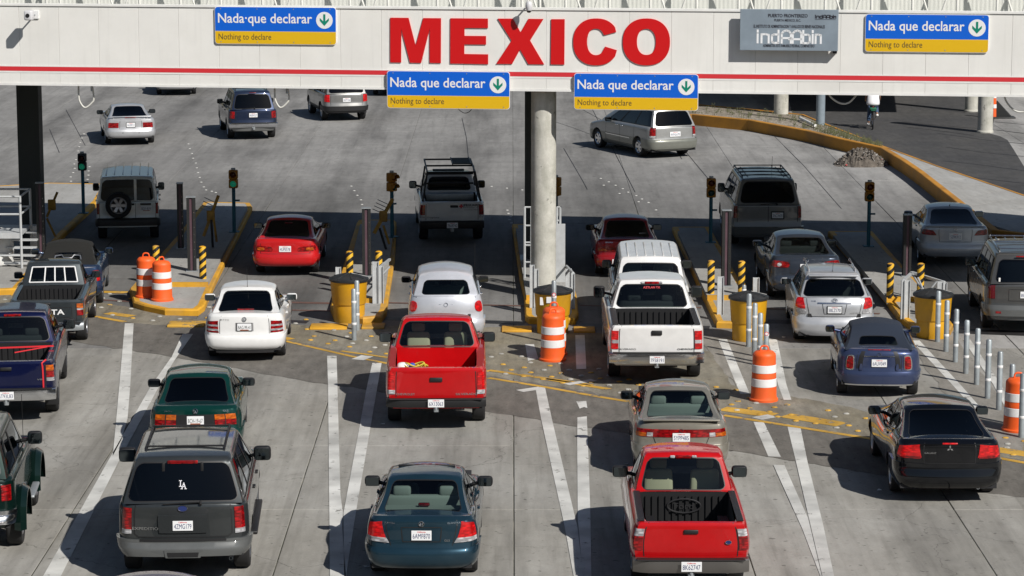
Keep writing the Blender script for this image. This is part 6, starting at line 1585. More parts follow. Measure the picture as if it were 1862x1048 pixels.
# ---- red full-size pickup (C1500)
c = pickup('red_fullsize_pickup', 'red pickup with coiled ropes and white bags in its clean red bed', 793, 763.5, 795, red, L=5.0, W=1.95, H=1.80, smoothbed=True, rail=1.24, cab=2.05, cabl=1.35, ra=1.12, fa=4.1, glass='gclear', seats=(M['seatc'], [(2.75, False, 0)]), gh=dict(ug=.92, sglass='gmid', ta=.08, tb=.86, rta=.05, rtb=.90, shelf=0), hp=.62)
c.patch('tail_light', [(.87, .82), (1.06, .82), (1.06, 1.16), (.89, 1.16)], M['redlit'], .012, mir=True, n=(5, 7)); c.patch('reverse_light', [(.87, .74), (1.06, .74), (1.06, .82), (.87, .82)], M['clear'], .013, mir=True); c.seam('gate_seam', [[(-.85, .68), (-.85, 1.24)], [(.85, .68), (.85, 1.24)]], .016)
c.box('gate_handle', (0, -.012, 1.02), (.24, .03, .085), M['black']); step_bumper(c, .50, .66, M['black'], -.14, 1.9); c.plate('6X13063', .60, 'ca', y=-.20); c.text('CHEVROLET', -.65, .74, .36, .04, M['chrome']); c.text('SILVERADO', .65, .74, .42, .04, M['chrome']); c.mirrors(1.22, M['black'], (.26, .14, .2), .16); c.doors([2.15, 3.3]); c.exhaust(.5, .1, .42, .035)
b = MB(); b.lathe([(0, 0), (.34, .0), (.34, .12), (0, .12)], n=24); o = b.build('under_spare_wheel', M['rubber'], c.root, smooth=40); o.location = (0, .5, .36)
rope = mat('rope_yellow', (.6, .5, .06), .8); rw_ = c.root.matrix_world
bx = Vector((-.62, .38, .74)); Mx = Matrix.Rotation(c.heading, 4, 'Z'); base_ = c.root.location + Mx @ Vector((-.46, .45, 0))
b = MB(); rnd = random.Random(2)
for k in range(4):
    cx_, cy_ = rnd.uniform(-.06, .06), rnd.uniform(-.05, .05); b.tube([(cx_+(.12+.02*k)*math.cos(t/16*6.283), cy_+.09*math.sin(t/16*6.283), .90+.28+k*.02+.03*math.sin(t*.9)) for t in range(16)], .012, n=6, closed=True)
b.tube(catmull([(.12, 0, 1.2), (.2, -.05, 1.24), (.26, 0, 1.2), (.22, .06, 1.18), (.16, .02, 1.22)], 5), .012, n=6)
o = b.build('coiled_rope', rope, smooth=50); o.location = base_ + Vector((.04, 0, .0)); tag(o, 'coiled yellow rope lying at the tailgate of the red pickup bed', 'rope')
b = MB(); b.rbox((-.18, 0, 1.06), (.24, .22, .42), .1, seg=3); b.rbox((-.05, .18, 1.0), (.22, .2, .36), .09, seg=3); o = b.build('plastic_bag', M['white'], smooth=60); o.location = base_; tag(o, 'white plastic bag in the corner of the red pickup bed', 'bag')
b = MB(); b.rbox((0.02, .04, 1.14), (.12, .14, .18), .05, seg=3); o = b.build('cooler_bag', mat('bag_blue', (.03, .08, .4), .6), smooth=60); o.location = base_+Vector((-.02, 0, .02)); tag(o, 'small blue bag among the ropes in the red pickup bed', 'bag')
# ---- silver retro hatchback (PT Cruiser)
c = suv('retro_hatchback', 'silver retro hatchback with oval lamps and rounded tail, left of the concrete column', 811, 616, 809, P_('silverblue', (.62, .64, .69), .35, .35), L=4.29, W=1.70, H=1.56, belt=1.10, ra=.92, fa=3.54, cat='hatchback', wr=.32, zb=.24, rk=.12, rb=.15, hood=1.0, gh=dict(yb0=.13, yr0=.72, wb=.745, wr=.60, ug=.76, rta=.10, rtb=.74, bow=.15, prof=1.35, hdr=.08, sw=[(.05, .24), (.29, .56), (.60, .86)], roof=[(.3, 1.42), (1.0, 1.50), (1.6, 1.52), (2.8, 1.44)], crown=.075, bp=False), seats=(M['seatg'], [(1.25, True, 0), (2.1, False, 0)]), glass='gmid',
        rear=[(.24, .12), (.34, .02), (.5, .0), (.62, .08), (.8, .06), (1.0, .09), (1.1, .13)], side=[(0, .92), (.3, 1.0), (.55, .99), (.8, .955), (1, .905)])
c.patch('tail_light', [(.90, .74), (1.22, .74), (1.22, .98), (.90, .98)], M['redlit'], .014, mir=True, rnd=.85, n=(10, 10)); c.bumper(.28, .56, off=.04); c.mirrors(1.08, M['black'], (.22, .13, .15)); c.box('badge', (0, .085, .92), (.34, .02, .022), M['chrome'], .008); c.badge_ring(.92, .04); c.doors([1.25, 2.15, 3.1]); c.antenna(.70, 3.05, 1.05, .8, -.1); c.handles([1.4, 2.35], .95, M['chrome'])
c.plate('5FKH201', .48, 'ca')
# ---- dark red sedan in shade
c = sedan('maroon_sedan', 'dark red old sedan with long lamps beside the concrete column lane', 1142, 497, 1134, P_('maroon', (.28, .012, .018), .2), deck=.98, L=4.3, W=1.67, H=1.38, ra=.95, fa=3.4, gh=dict(ug=.86, wr=.58))
c.patch('tail_light', [(.42, .70), (1.1, .70), (1.08, .82), (.42, .82)], M['red'], .008, mir=True); c.patch('indicator_lens', [(.74, .71), (1.0, .71), (1.0, .76), (.74, .76)], M['amber'], .012, mir=True); c.patch('centre_panel', [(-.40, .70), (.40, .70), (.40, .82), (-.40, .82)], M['black'], .006); c.bumper(.26, .60, off=.03); c.plate('6JXP055', .76, 'ca'); c.mirrors(.98); c.doors([1.2, 2.1, 2.95]); c.text('SENTRA', -.7, .93, .2, .03, M['chrome']); c.box('bumper_plate', (-.25, -.035, .44), (.3, .01, .15), M['plate'], .003); c.box('window_sticker', (.42, .80, 1.05), (.2, .01, .04), M['white'], .003)
# ---- white ribbed roof pickup/van behind the big white pickup
c = suv('white_ribbed_wagon', 'white wagon with ribbed roof right in front of the large white pickup', 1183, 598, 1176, white, L=4.9, W=1.80, H=1.80, belt=1.12, ra=1.05, fa=3.9, wr=.36, gh=dict(yb0=.05, yr0=.28, wr=.68, roof=[(.1, 1.76), (3, 1.76)], tb=.80, ug=.88), glass='gmid', seats=(M['seatg'], [(1.3, True, 0), (2.4, False, 0)]))
for i in range(6): c.box('roof_rib', (-.5+.2*i, 1.45, 1.775+.012*(1-abs(i-2.5)/2.5)), (.03, 2.0, .03), white, .008)
c.mirrors(1.2, M['black'], (.22, .13, .2)); c.bumper(.42, .62, M['chrome'], .03); c.patch('tail_light', [(.86, .78), (1.1, .78), (1.1, 1.08), (.86, 1.08)], M['red'], .01, mir=True)
# ---- white full-size pickup (Silverado)
c = pickup('white_fullsize_pickup', 'large white pickup with black bed liner and chrome bumper right of the orange barrels', 1194, 683.5, 1178, white, L=5.75, W=1.99, H=1.86, rail=1.28, cab=2.05, cabl=2.0, ra=1.22, fa=4.75, wr=.385, bedm=M['black'], glass='gmid', seats=(M['seatd'], [(3.4, False, 0), (2.6, True, 0)]), hp=.8, gh=dict(ug=.92, sglass='gdark', ta=.10, tb=.84, rta=.06, rtb=.86))
c.patch('tail_light', [(.86, .80), (1.04, .80), (1.04, 1.18), (.86, 1.18)], M['redlit'], .014, mir=True, n=(5, 8)); c.patch('reverse_light', [(.86, .92), (1.04, .92), (1.04, .99), (.86, .99)], M['clear'], .018, mir=True); c.seam('gate_seam', [[(-.84, .70), (-.84, 1.28)], [(.84, .70), (.84, 1.28)]], .016)
c.box('gate_handle', (0, -.012, 1.14), (.22, .035, .10), M['black'], .03); step_bumper(c, .52, .74, M['chrome'], -.16, 1.95); c.plate('7F58191', .62, 'ca', y=-.235); c.text('SILVERADO', -.66, .80, .36, .035, pk); c.text('CHEVROLET', .66, .80, .36, .035, pk, bold=.02); c.mirrors(1.32, M['black'], (.25, .14, .26), .17); c.doors([2.15, 3.1, 3.9]); c.brake3(1.80, 2.31, .30, h=.05, m=M['red']); c.box('cargo_lamp', (-.19, 2.31, 1.80), (.08, .03, .05), M['clear']); c.box('cargo_lamp', (.19, 2.31, 1.80), (.08, .03, .05), M['clear'])
c.text('RAM TEX', 0, .9, .01, .01, pk) if False else None
q = c.G('rear', 0, .80); letter('AZTLAN TX', .36, .045, M['plred'], c.root, (q.x, q.y-.012, q.z-.02), (-.3, 0, 0), bold=.03)
c.seam('bed_gap', [[(-3.13, .6), (-3.13, 1.24)], [(3.13, .6), (3.13, 1.24)]], .02)
for sg in (-1, 1): b = MB(); b.box(sg*.84 - .06, sg*.84 + .06, .12, 2.05, 1.282, 1.302); b.build('bed_rail_cap', M['black'], c.root)
# ---- gold sedan (Saturn)
gold = P_('champagne', (.30, .28, .235), .5, .33)
c = sedan('gold_sedan', 'champagne gold sedan with full width red lamp bar', 1239, 852, 1228, gold, deck=1.03, L=4.5, W=1.70, H=1.38, ra=1.0, fa=3.6, glass='gmid', seats=(M['seatg'], [(1.4, True, 0), (2.35, False, 0)]), gh=dict(yb0=.60, yr0=1.5, wr=.59, ug=.87), hp=.78)
c.patch('tail_light', [(-1.12, .78), (1.12, .78), (1.12, .92), (-1.12, .92)], M['red'], .008, n=(30, 4)); c.patch('indicator_lens', [(.84, .79), (1.13, .79), (1.13, .86), (.84, .85)], M['amber'], .012, mir=True); c.patch('reverse_light', [(.68, .79), (.82, .79), (.82, .86), (.68, .86)], M['clear'], .012, mir=True); c.plate('5YPP485', .78, 'ca')
c.box('spoiler', (0, .16, 1.075), (1.36, .14, .03), gold, .012); c.bumper(.26, .64, off=.03); c.mirrors(1.0, M['black']); c.doors([1.3, 2.2, 3.1]); c.text('SATURN', 0, .56, .5, .05, gold, .036); c.badge_ring(.90, .03, mat('print_black', (.02, .02, .03), .6)); c.seam('lid_seam', [[(-.66, .77), (-.60, .66), (.60, .66), (.66, .77)]])
# ---- red compact pickup (Ranger)
c = pickup('red_compact_pickup', 'red compact pickup with black bed liner at the bottom right', 1256, 1052, 1236, red, L=4.8, W=1.78, H=1.70, rail=1.13, cab=1.95, cabl=1.55, ra=1.02, fa=3.9, wr=.355, bedm=M['black'], glass='gclear', seats=(M['seatc'], [(2.65, False, 0)]), hp=.57, bedz=.66, gh=dict(ug=.89, ta=.10, tb=.84, sglass='gmid', rta=.05, rtb=.88), side=[(0, .90), (.1, .97), (.3, 1.02), (.5, 1.03), (.75, 1.0), (.9, .97), (.96, .95), (1, .91)])
c.patch('tail_light', [(.86, .80), (1.04, .80), (1.04, .93), (.86, .93)], M['red'], .014, mir=True, n=(5, 5)); c.patch('reverse_light', [(.86, .93), (1.04, .93), (1.04, 1.04), (.86, 1.04)], M['clear'], .014, mir=True); c.patch('lamp_lower', [(.86, .72), (1.04, .72), (1.04, .795), (.86, .795)], M['red'], .014, mir=True)
c.seam('gate_seam', [[(-.84, .62), (-.84, 1.13)], [(.84, .62), (.84, 1.13)]], .015); c.box('gate_handle', (0, -.012, 1.0), (.22, .03, .065), M['black']); step_bumper(c, .40, .60, mat('bumper_pewter', (.22, .21, .20), .3, .8), -.16, 1.74); c.plate('8K62747', .52, 'ca', y=-.225); c.badge_ring(.84, .028, kind='oval').location.x += .56; c.mirrors(1.18, M['black'], (.25, .14, .19), .16); c.doors([2.05, 3.1])
c.brake3(1.64, 2.19, .24, h=.05); c.box('cargo_lamp', (-.17, 2.19, 1.64), (.08, .03, .045), M['clear']); c.box('cargo_lamp', (.17, 2.19, 1.64), (.08, .03, .045), M['clear'])
b = MB(); pts = [(.26*math.cos(2*math.pi*i/28), .9 if False else 0, .11*math.sin(2*math.pi*i/28)) for i in range(28)]; b.tube(pts, .013, n=6, closed=True); o = b.build('liner_oval', mat('liner_line', (.022, .022, .024), .5), c.root); o.location = (0, 1.90, .92); letter('Ford', .30, .10, mat('liner_line', (.022, .022, .024), .5), c.root, (0, 1.893, .92))
for sg in (-1, 1): b = MB(); b.box(sg*.74-.05, sg*.74+.05, .1, 1.95, 1.138, 1.155); b.build('bed_rail_cap', M['black'], c.root)
c.exhaust(.55, -.1, .36, .03)
# ---- silver minivan (Windstar)
pa, pb = at(1166, 283), at(1090, 266); v = pb-pa
hd = math.atan2(-(v.x), v.y); hdv = hd
bg = P_('champagne_grey', (.38, .385, .38), .45, .33)
c = suv('silver_minivan', 'beige silver minivan crossing the plaza under the right hanging sign', 1229, 282, 1100, bg, L=5.1, W=1.93, H=1.74, belt=1.10, ra=1.02, fa=4.08, heading=hdv, cat='minivan', wr=.34, zb=.26, hood=.98, cowl=4.05, rimm=M['chrome'], clad=.66, cladm=P_('sage', (.20, .205, .18), .3), gh=dict(yb0=.06, yr0=.34, wr=.66, wb=.87, yr1=2.75, sw=[(.04, .32), (.34, .60), (.63, .86)], ug=.90))
c.patch('tail_light', [(.88, .80), (1.14, .80), (1.12, 1.10), (.88, 1.10)], M['red'], .012, mir=True); c.patch('reverse_light', [(.88, .74), (1.14, .74), (1.14, .80), (.88, .80)], M['clear'], .012, mir=True); c.bumper(.36, .66, P_('sage', (.20, .205, .18), .3), .05, 1.7, .07); c.plate('4VHL670', .84, 'ca', w=.42, h=.17); c.mirrors(1.12, M['black']); c.doors([1.3, 2.35, 3.4]); c.seam('side_moulding', [[(-2.6, .60), (-4.4, .60)], [(2.6, .60), (4.4, .60)]], .03, .008, M['chrome']); c.handles([2.2, 2.6], .98, M['chrome']); c.seam('gate_seam', [[(-.86, .70), (-.86, 1.09)], [(.86, .70), (.86, 1.09)]]); c.exhaust(.75, .12, .26)
# ---- grey van (Astro)
c = suv('grey_van', 'grey boxy van with roof rack and barn doors behind the traffic light', 1396, 442, 1377, P_('vangrey', (.20, .20, .195), .3, .4), L=4.8, W=1.95, H=1.90, belt=1.22, ra=1.05, fa=3.9, cat='van', wr=.35, zb=.30, hood=1.08, cowl=4.1, rk=.04, rb=.03, gh=dict(yb0=.04, yr0=.24, wb=.90, wr=.74, yr1=3.0, bow=.03, ug=.88, tb=.88, roof=[(.1, 1.87), (3, 1.87)], sw=[(.03, .30), (.33, .58), (.62, .85)]), side=[(0, .94), (.15, 1), (.85, .99), (.96, .97), (1, .94)])
c.patch('tail_light', [(.92, .84), (1.03, .84), (1.03, 1.16), (.92, 1.16)], M['red'], .012, mir=True); c.bumper(.40, .60, lg, .06, 1.2, .08); c.seam('gate_seam', [[(-.9, 1.18), (-.9, .68), (.9, .68), (.9, 1.18), (-.9, 1.18)], [(.02, .68), (.02, 1.2)]], .016); c.patch('plate_recess', [(.10, .80), (.50, .80), (.50, 1.02), (.10, 1.02)], M['black'], .006); c.plate('3NCX670', .91, 'ca', q=.30).location.y -= .006
c.rails(.66, .5, 3.1, 1.86, 4, M['black'], 6); c.mirrors(1.3, M['black'], (.2, .13, .26)); c.wiper(.02, .3, .1); c.doors([1.3, 2.7, 3.6]); c.antenna(.4, 2.9, 1.9, .3)
# ---- dark grey sedan (Jetta V)
c = sedan('slate_sedan', 'slate grey sedan with round red lamps behind the silver hatchback', 1467, 538, 1445, P_('slate', (.045, .056, .078), .45, .3), deck=1.10, L=4.55, W=1.78, H=1.46, ra=1.0, fa=3.58, glass='gmid', seats=(M['seatd'], [(1.4, True, 0), (2.4, False, 0)]), gh=dict(yb0=.56, yr0=1.35, wr=.61, ug=.86), hp=.95)
c.patch('tail_light', [(.52, .84), (1.14, .86), (1.10, 1.02), (.55, .99)], M['red'], .010, mir=True, rnd=.5, n=(10, 6)); c.patch('round_lens', [(.78, .87), (.92, .87), (.92, .96), (.78, .96)], M['clear'], .014, mir=True, rnd=1.); c.plate('DPAS 41', .86, 'ca'); c.badge_ring(1.03, .05, kind='vw'); c.bumper(.26, .68, off=.02); c.mirrors(1.06, P_('slate', (.045, .056, .078))); c.doors([1.3, 2.2, 3.15]); c.seam('lid_seam', [[(-.55, 1.08), (-.50, .70), (.50, .70), (.55, 1.08)]]); c.exhaust(-.45, .05, .26, .035); c.handles([1.45, 2.4], .93)
# ---- silver hatchback (Matrix)
c = suv('silver_hatchback', 'silver hatchback with black tinted tailgate window stopped at the rails', 1518, 616, 1503, P_('silver3', (.54, .555, .58), .45), L=4.35, W=1.775, H=1.55, belt=1.06, ra=.88, fa=3.48, cat='hatchback', wr=.32, zb=.22, rk=.13, rb=.14, hood=.98, gh=dict(yb0=.14, yr0=.62, wb=.78, wr=.60, bow=.13, ug=.93, rta=.06, rtb=.78, roof=[(.3, 1.47), (1.2, 1.52), (2.8, 1.44)], sw=[(.04, .20), (.24, .52), (.56, .86)], bp=False), seats=(M['seatd'], [(1.2, True, 0), (2.1, False, 0)]), glass='gmid',
        rear=[(.22, .10), (.30, .02), (.5, .0), (.62, .08), (.86, .06), (1.0, .11), (1.06, .15)])
c.patch('tail_light', [(.84, .80), (1.22, .84), (1.16, 1.04), (.92, 1.04)], M['redlit'], .014, mir=True, rnd=.3, n=(8, 8)); c.patch('reverse_light', [(.82, .70), (1.14, .70), (1.2, .82), (.84, .79)], M['clear'], .014, mir=True, rnd=.3); c.patch('bright_strip', [(-.5, .93), (.5, .93), (.5, .955), (-.5, .955)], M['chrome'], .016); c.seam('recess_edge', [[(-.36, .92), (-.30, .70), (.30, .70), (.36, .92)]]); c.plate('5BLZ170', .80, 'ca', frame=M['black']); c.badge_ring(1.0, .04, kind='ellipse'); c.bumper(.24, .62, off=.035)
c.mirrors(1.04, P_('silver3', (.54, .555, .58))); c.doors([1.15, 2.05, 3.0]); c.seam('gate_seam', [[(-.84, 1.03), (-.72, .64), (.72, .64), (.84, 1.03)]]); c.rails(.52, .9, 2.7, 1.49, 0, P_('silver3', (.54, .555, .58))); c.antenna(0, .85, 1.52, .25, -.6); c.text('XR', -.62, .98, .12, .03, M['chrome']); c.text('MATRIX', .62, .72, .24, .035, M['chrome']); c.box('roof_spoiler', (0, .60, 1.485), (1.1, .16, .03), P_('silver3', (.54, .555, .58)), .012)
# ---- small blue convertible (Mini)
mb = P_('mini_blue', (.042, .058, .125), .35, .3); fab = mat('soft_top_blue', (.014, .022, .04), .95, bump=.2, bscale=200)
c = sedan('small_convertible', 'small blue convertible with navy fabric roof and black boot stripes', 1599, 715, 1587, mb, deck=.98, L=3.65, W=1.69, H=1.38, ra=.62, fa=3.09, cat='convertible', wr=.30, rk=.14, rb=.12, hp=.7, ym=2.3, gh=dict(yb0=.40, yr0=1.0, yb1=2.7, yr1=2.0, wb=.70, wr=.53, mat=fab, part='soft_top', ug=.62, rta=.12, rtb=.50, ta=.12, tb=.80, sw=[(.12, .42), (.46, .88)], crown=.06, roof=[(.6, 1.27), (1.2, 1.32), (2.2, 1.27)], prof=.8, shelf=0),
          top=[(0, .96), (.1, .98), (.5, .99), (1.5, .95), (2.6, .95), (3.2, .84), (3.55, .70), (3.65, .62)], rear=[(.2, .1), (.3, .02), (.5, 0), (.58, .04), (.9, .06), (.98, .10)], glass='gmid', seats=(M['seatd'], [(1.5, False, 0)]))
c.patch('tail_light', [(.72, .60), (.92, .60), (.90, .86), (.74, .86)], M['red'], .012, mir=True, rnd=.5, n=(6, 8)); c.patch('lamp_ring', [(.69, .575), (.95, .575), (.93, .885), (.71, .885)], M['chrome'], .008, mir=True, rnd=.5, n=(6, 8))
for sg in (-1, 1): c.patch('boot_stripe', [(sg*.62-.0, .62), (sg*.62-.14*sg, .62), (sg*.52-.14*sg*.6, .96), (sg*.56, .96)] if sg < 0 else [(.48, .62), (.62, .62), (.56, .96), (.44, .96)], M['black'], .005)
c.seam('lid_seam', [[(-.64, .95), (-.64, .56), (.64, .56), (.64, .95)]]); c.plate('6AUV049', .73, 'ca'); c.badge_ring(.90, .035); c.bumper(.24, .54, off=.03); c.seam('bumper_trim', [[(-1.3, .30), (1.3, .30)]], .03, .035, M['chrome']); c.mirrors(1.02, mb, (.2, .14, .15)); c.doors([.95, 2.2]); c.box('high_brake_light', (0, .14, .985), (.45, .03, .02), M['red'], .005); c.exhaust(.45, .0, .26, .04); c.handles([1.1], .88, M['chrome']); c.patch('boot_bar', [(-.45, .86), (.45, .86), (.45, .875), (-.45, .875)], M['chrome'], .012); c.patch('hinge_knob', [(-.56, .58), (-.46, .58), (-.48, .72), (-.54, .72)], mb, .03, rnd=.6); c.patch('hinge_knob', [(.46, .58), (.56, .58), (.54, .72), (.48, .72)], mb, .03, rnd=.6)
# ---- black sedan (Galant)
blk = P_('gloss_black', (.003, .0035, .005), .0, .12)
c = sedan('black_sedan', 'glossy black sedan with three diamond badge at the right, front row', 1728, 893, 1688, blk, deck=1.09, L=4.84, W=1.84, H=1.44, ra=1.06, fa=3.81, hp=.78, gh=dict(yb0=.54, yr0=1.40, yr1=2.45, wr=.635, ug=.88), rimm=M['rim'])
c.patch('tail_light', [(.60, .82), (1.16, .82), (1.12, 1.0), (.68, 1.04)], M['redlit'], .010, mir=True, n=(10, 6)); c.patch('indicator_lens', [(.62, .80), (1.16, .80), (1.16, .84), (.62, .84)], M['red'], .012, mir=True); c.plate('6BFE580', .60, 'ca'); c.badge_ring(.98, .05, kind='tri'); c.bumper(.26, .72, off=.025); c.seam('lid_seam', [[(-.58, 1.07), (-.54, .72), (.54, .72), (.58, 1.07)]], .012); c.text('GALANT', -.42, .90, .2, .03, M['chrome']); c.mirrors(1.05, blk, (.23, .15, .16)); c.doors([1.4, 2.4, 3.4]); c.box('boot_brake_light', (0, .075, 1.06), (.26, .03, .03), M['redlit'], .01); c.handles([1.6, 2.6], .93, blk); c.seam('sill_trim', [[(-2.3, .30), (-4.0, .30)]], .03, .01, M['chrome']); c.exhaust(.5, .04, .26)
# ---- silver executive sedan (BMW)
c = sedan('pale_blue_sedan', 'pale silver sedan in the rightmost lane beside the ochre wall', 1738, 477, 1716, P_('palesilver', (.45, .48, .52), .4), deck=1.07, L=4.52, W=1.82, H=1.42, ra=.98, fa=3.74, hp=.8, gh=dict(yb0=.58, yr0=1.40, wr=.61, ug=.85))
c.patch('tail_light', [(.60, .84), (1.18, .86), (1.14, 1.0), (.76, .98)], M['red'], .010, mir=True, rnd=.3, n=(10, 6)); c.plate('5ZRK912', .82, 'ca', frame=M['white']); c.badge_ring(.99, .04); c.bumper(.26, .66, off=.025); c.mirrors(1.04, P_('palesilver', (.45, .48, .52))); c.doors([1.3, 2.2, 3.15]); c.seam('lid_seam', [[(-.58, 1.05), (-.52, .68), (.52, .68), (.58, 1.05)]]); c.antenna(0, 1.5, 1.43, .06, -1); c.exhaust(-.5, .04, .25); c.handles([1.45, 2.4], .92)
# ---- pewter SUV at right edge (Trailblazer)
c = suv('pewter_suv', 'pewter SUV with roof rails cut by the right edge', 1868, 596, 1842, P_('pewter3', (.10, .10, .098), .5, .3), L=4.87, W=1.89, H=1.83, belt=1.16, ra=1.0, fa=3.87, wr=.37, zb=.34, clad=.62, cladm=lg, gh=dict(wr=.70, ug=.88), hp=.85)
c.patch('tail_light', [(.86, .82), (1.10, .82), (1.08, 1.12), (.88, 1.12)], mat('lamp_smoked', (.12, .006, .01), .15, coat=1), .012, mir=True, n=(6, 7)); c.bumper(.44, .68, lg, .05, 1.5, .07); c.plate('BKH 31', .92, 'ca'); c.rails(.58, .6, 3.0, 1.79, 3, M['chrome'], 5); c.mirrors(1.22, M['black'], (.25, .15, .2)); c.doors([1.4, 2.4, 3.35]); c.brake3(1.77, .24, .5, h=.03); c.handles([1.6, 2.6], 1.04); c.patch('bumper_reflector', [(-.84, .50), (-.70, .50), (-.70, .55), (-.84, .55)], M['red'], .055); c.seam('recess_edge', [[(-.50, .78), (.50, .78), (.50, 1.04), (-.50, 1.04), (-.50, .78)]])
q = c.G('rear', -.78, .12); c.box('window_sticker', (q.x, q.y-.01, q.z+.02), (.04, .01, .09), M['white'], .003)
# ---- grey pickup with sliding window (left)
gp = P_('gunmetal', (.042, .050, .055), .35, .35)
c = pickup('gunmetal_pickup', 'gunmetal grey pickup with white framed sliding rear window at the left', 84, 618, 104, gp, L=4.9, W=1.69, H=1.60, rail=1.08, cab=2.0, cabl=1.3, ra=1.1, fa=3.95, wr=.33, bedm=M['black'], glass='gmid', seats=(M['seatd'], [(2.6, False, 0)]), hp=.95, bedz=.6, gh=dict(ug=.80, ta=.14, tb=.80, wb=.73, wr=.60))
c.patch('indicator_lens', [(.86, .90), (1.05, .90), (1.05, 1.0), (.86, 1.0)], M['amber'], .012, mir=True); c.patch('reverse_light', [(.86, .86), (1.05, .86), (1.05, .90), (.86, .90)], M['clear'], .012, mir=True); c.patch('tail_light', [(.86, .74), (1.05, .74), (1.05, .86), (.86, .86)], M['red'], .012, mir=True)
step_bumper(c, .42, .58, M['steel'], -.14, 1.62); c.seam('gate_seam', [[(-.84, .6), (-.84, 1.08)], [(.84, .6), (.84, 1.08)], [(-.55, .70), (.72, .70), (.72, .92), (-.55, .92), (-.55, .70)]], .015); c.box('gate_handle', (0, -.012, 1.0), (.2, .03, .06), M['black']); c.text('TOYOTA', -.10, .82, .95, .12, swht, bold=.02); c.mirrors(1.14, M['black'], (.2, .12, .16)); c.doors([2.1, 3.1])
b = MB()
def gp3(u, t): p = c.G('rear', u, t); return p + Vector((0, -.012, .004))
for u in (-.80, -.30, .05, .40, .80): b.cyl(gp3(u, .14), gp3(u, .80), .016, n=6)
for t in (.14, .80):
    for i in range(8): b.cyl(gp3(-.8+.2*i, t), gp3(-.6+.2*i, t), .016, n=6)
b.build('window_frame', swht, c.root)
b = MB(); q = c.G('rear', .2, .7); b.rbox((q.x, q.y+.25, q.z-.02), (.3, .01, .09), .003, seg=1); b.build('window_sticker', M['plate'], c.root)
# ---- blue roadster with black soft top (left)
bf = mat('soft_top_black', (.009, .009, .008), .95, bump=.2, bscale=200)
c = sedan('blue_roadster', 'blue convertible with black fabric roof beside the steel platform', 120, 551, 131, P_('azure', (.02, .042, .095), .4), deck=.98, L=3.9, W=1.72, H=1.40, ra=.72, fa=3.15, cat='convertible', wr=.31, ym=2.35, gh=dict(yb0=.45, yr0=1.15, yb1=2.75, yr1=2.0, wb=.72, wr=.56, mat=bf, part='soft_top', ug=.55, rta=.22, rtb=.56, ta=.12, tb=.80, sw=[(.14, .42), (.46, .88)], crown=.06, roof=[(.6, 1.33), (1.2, 1.37), (2.2, 1.32)], prof=.75, shelf=0), glass='gmid', hp=.95)
c.patch('tail_light', [(.80, .62), (1.08, .62), (1.06, .88), (.84, .88)], M['redlit'], .012, mir=True, rnd=.3); c.bumper(.24, .58, off=.03); c.mirrors(1.02, P_('azure', (.03, .07, .16)), (.2, .14, .15)); c.seam('boot_trim', [[(-1.0, .95), (1.0, .95)]], .02, .01, M['chrome']); c.doors([1.0, 2.3])
b = MB(); qa = [c.G('rear', u, t) + Vector((0, -.015, .01)) for u, t in ((-.5, .22), (-.5, .4), (-.25, .42), (-.15, .28), (.15, .28), (.25, .42), (.5, .4), (.5, .22))]; b.tube(qa, .02, n=6); b.build('roll_bar', mat('roll_bar_grey', (.12, .13, .15), .4), c.root, smooth=50)
# ---- blue full-size pickup, left edge (Tundra)
bl = P_('royal_blue', (.004, .007, .042), .25, .28)
c = pickup('royal_blue_pickup', 'royal blue pickup with red straps over its bed at the left edge', 12, 748, 33, bl, L=5.5, W=1.92, H=1.80, rail=1.22, cab=1.95, cabl=2.0, ra=1.18, fa=4.45, wr=.375, bedm=M['black'], clad=None, glass='gmid', seats=(M['seatd'], [(3.1, False, 0), (2.4, True, 0)]), hp=.62, gh=dict(ug=.92, rta=.06, rtb=.86))
c.patch('indicator_lens', [(.87, 1.03), (1.06, 1.03), (1.05, 1.14), (.87, 1.14)], M['amber'], .012, mir=True); c.patch('tail_light', [(.87, .90), (1.06, .90), (1.06, 1.025), (.87, 1.025)], M['red'], .012, mir=True); c.patch('reverse_light', [(.87, .83), (1.06, .83), (1.06, .895), (.87, .895)], M['clear'], .012, mir=True)
step_bumper(c, .48, .70, M['chrome'], -.16, 1.88); c.plate('6T93L83', .60, 'ca', y=-.225); c.seam('gate_seam', [[(-.85, .68), (-.85, 1.22)], [(.85, .68), (.85, 1.22)]], .016); c.box('gate_handle', (0, -.012, 1.08), (.22, .03, .07), M['black']); c.text('V8', .72, .86, .1, .03, M['chrome']); c.mirrors(1.28, M['black'], (.24, .14, .22), .18); c.doors([2.05, 3.0, 3.8]); c.brake3(1.74, 2.21, .34, h=.05)
stp = mat('strap_red', (.65, .02, .03), .6)
for a, d, w_ in (((-.85, 1.2, 1.26), (.85, 1.3, 1.27), .02), ((.1, 1.05, 1.2), (.72, 1.28, 1.26), .014)):
    b = MB(); b.cyl(a, d, w_, n=4); o = b.build('ratchet_strap', stp); o.parent = c.root
b = MB(); pts = [c.S(.80, .70+.06*i)+Vector((0, -.012, 0)) for i in range(9)] + [Vector((.76, .02, 1.24)), Vector((.76, .3, 1.1))]; b.tube(pts, .02, n=4); b.build('ratchet_strap', stp, c.root)
for sg in (-1, 1):
    for y in (c.ra, c.fa): c.box('mud_flap', (sg*.82, y-.42, .38), (.26, .03, .36), M['black'], .01)
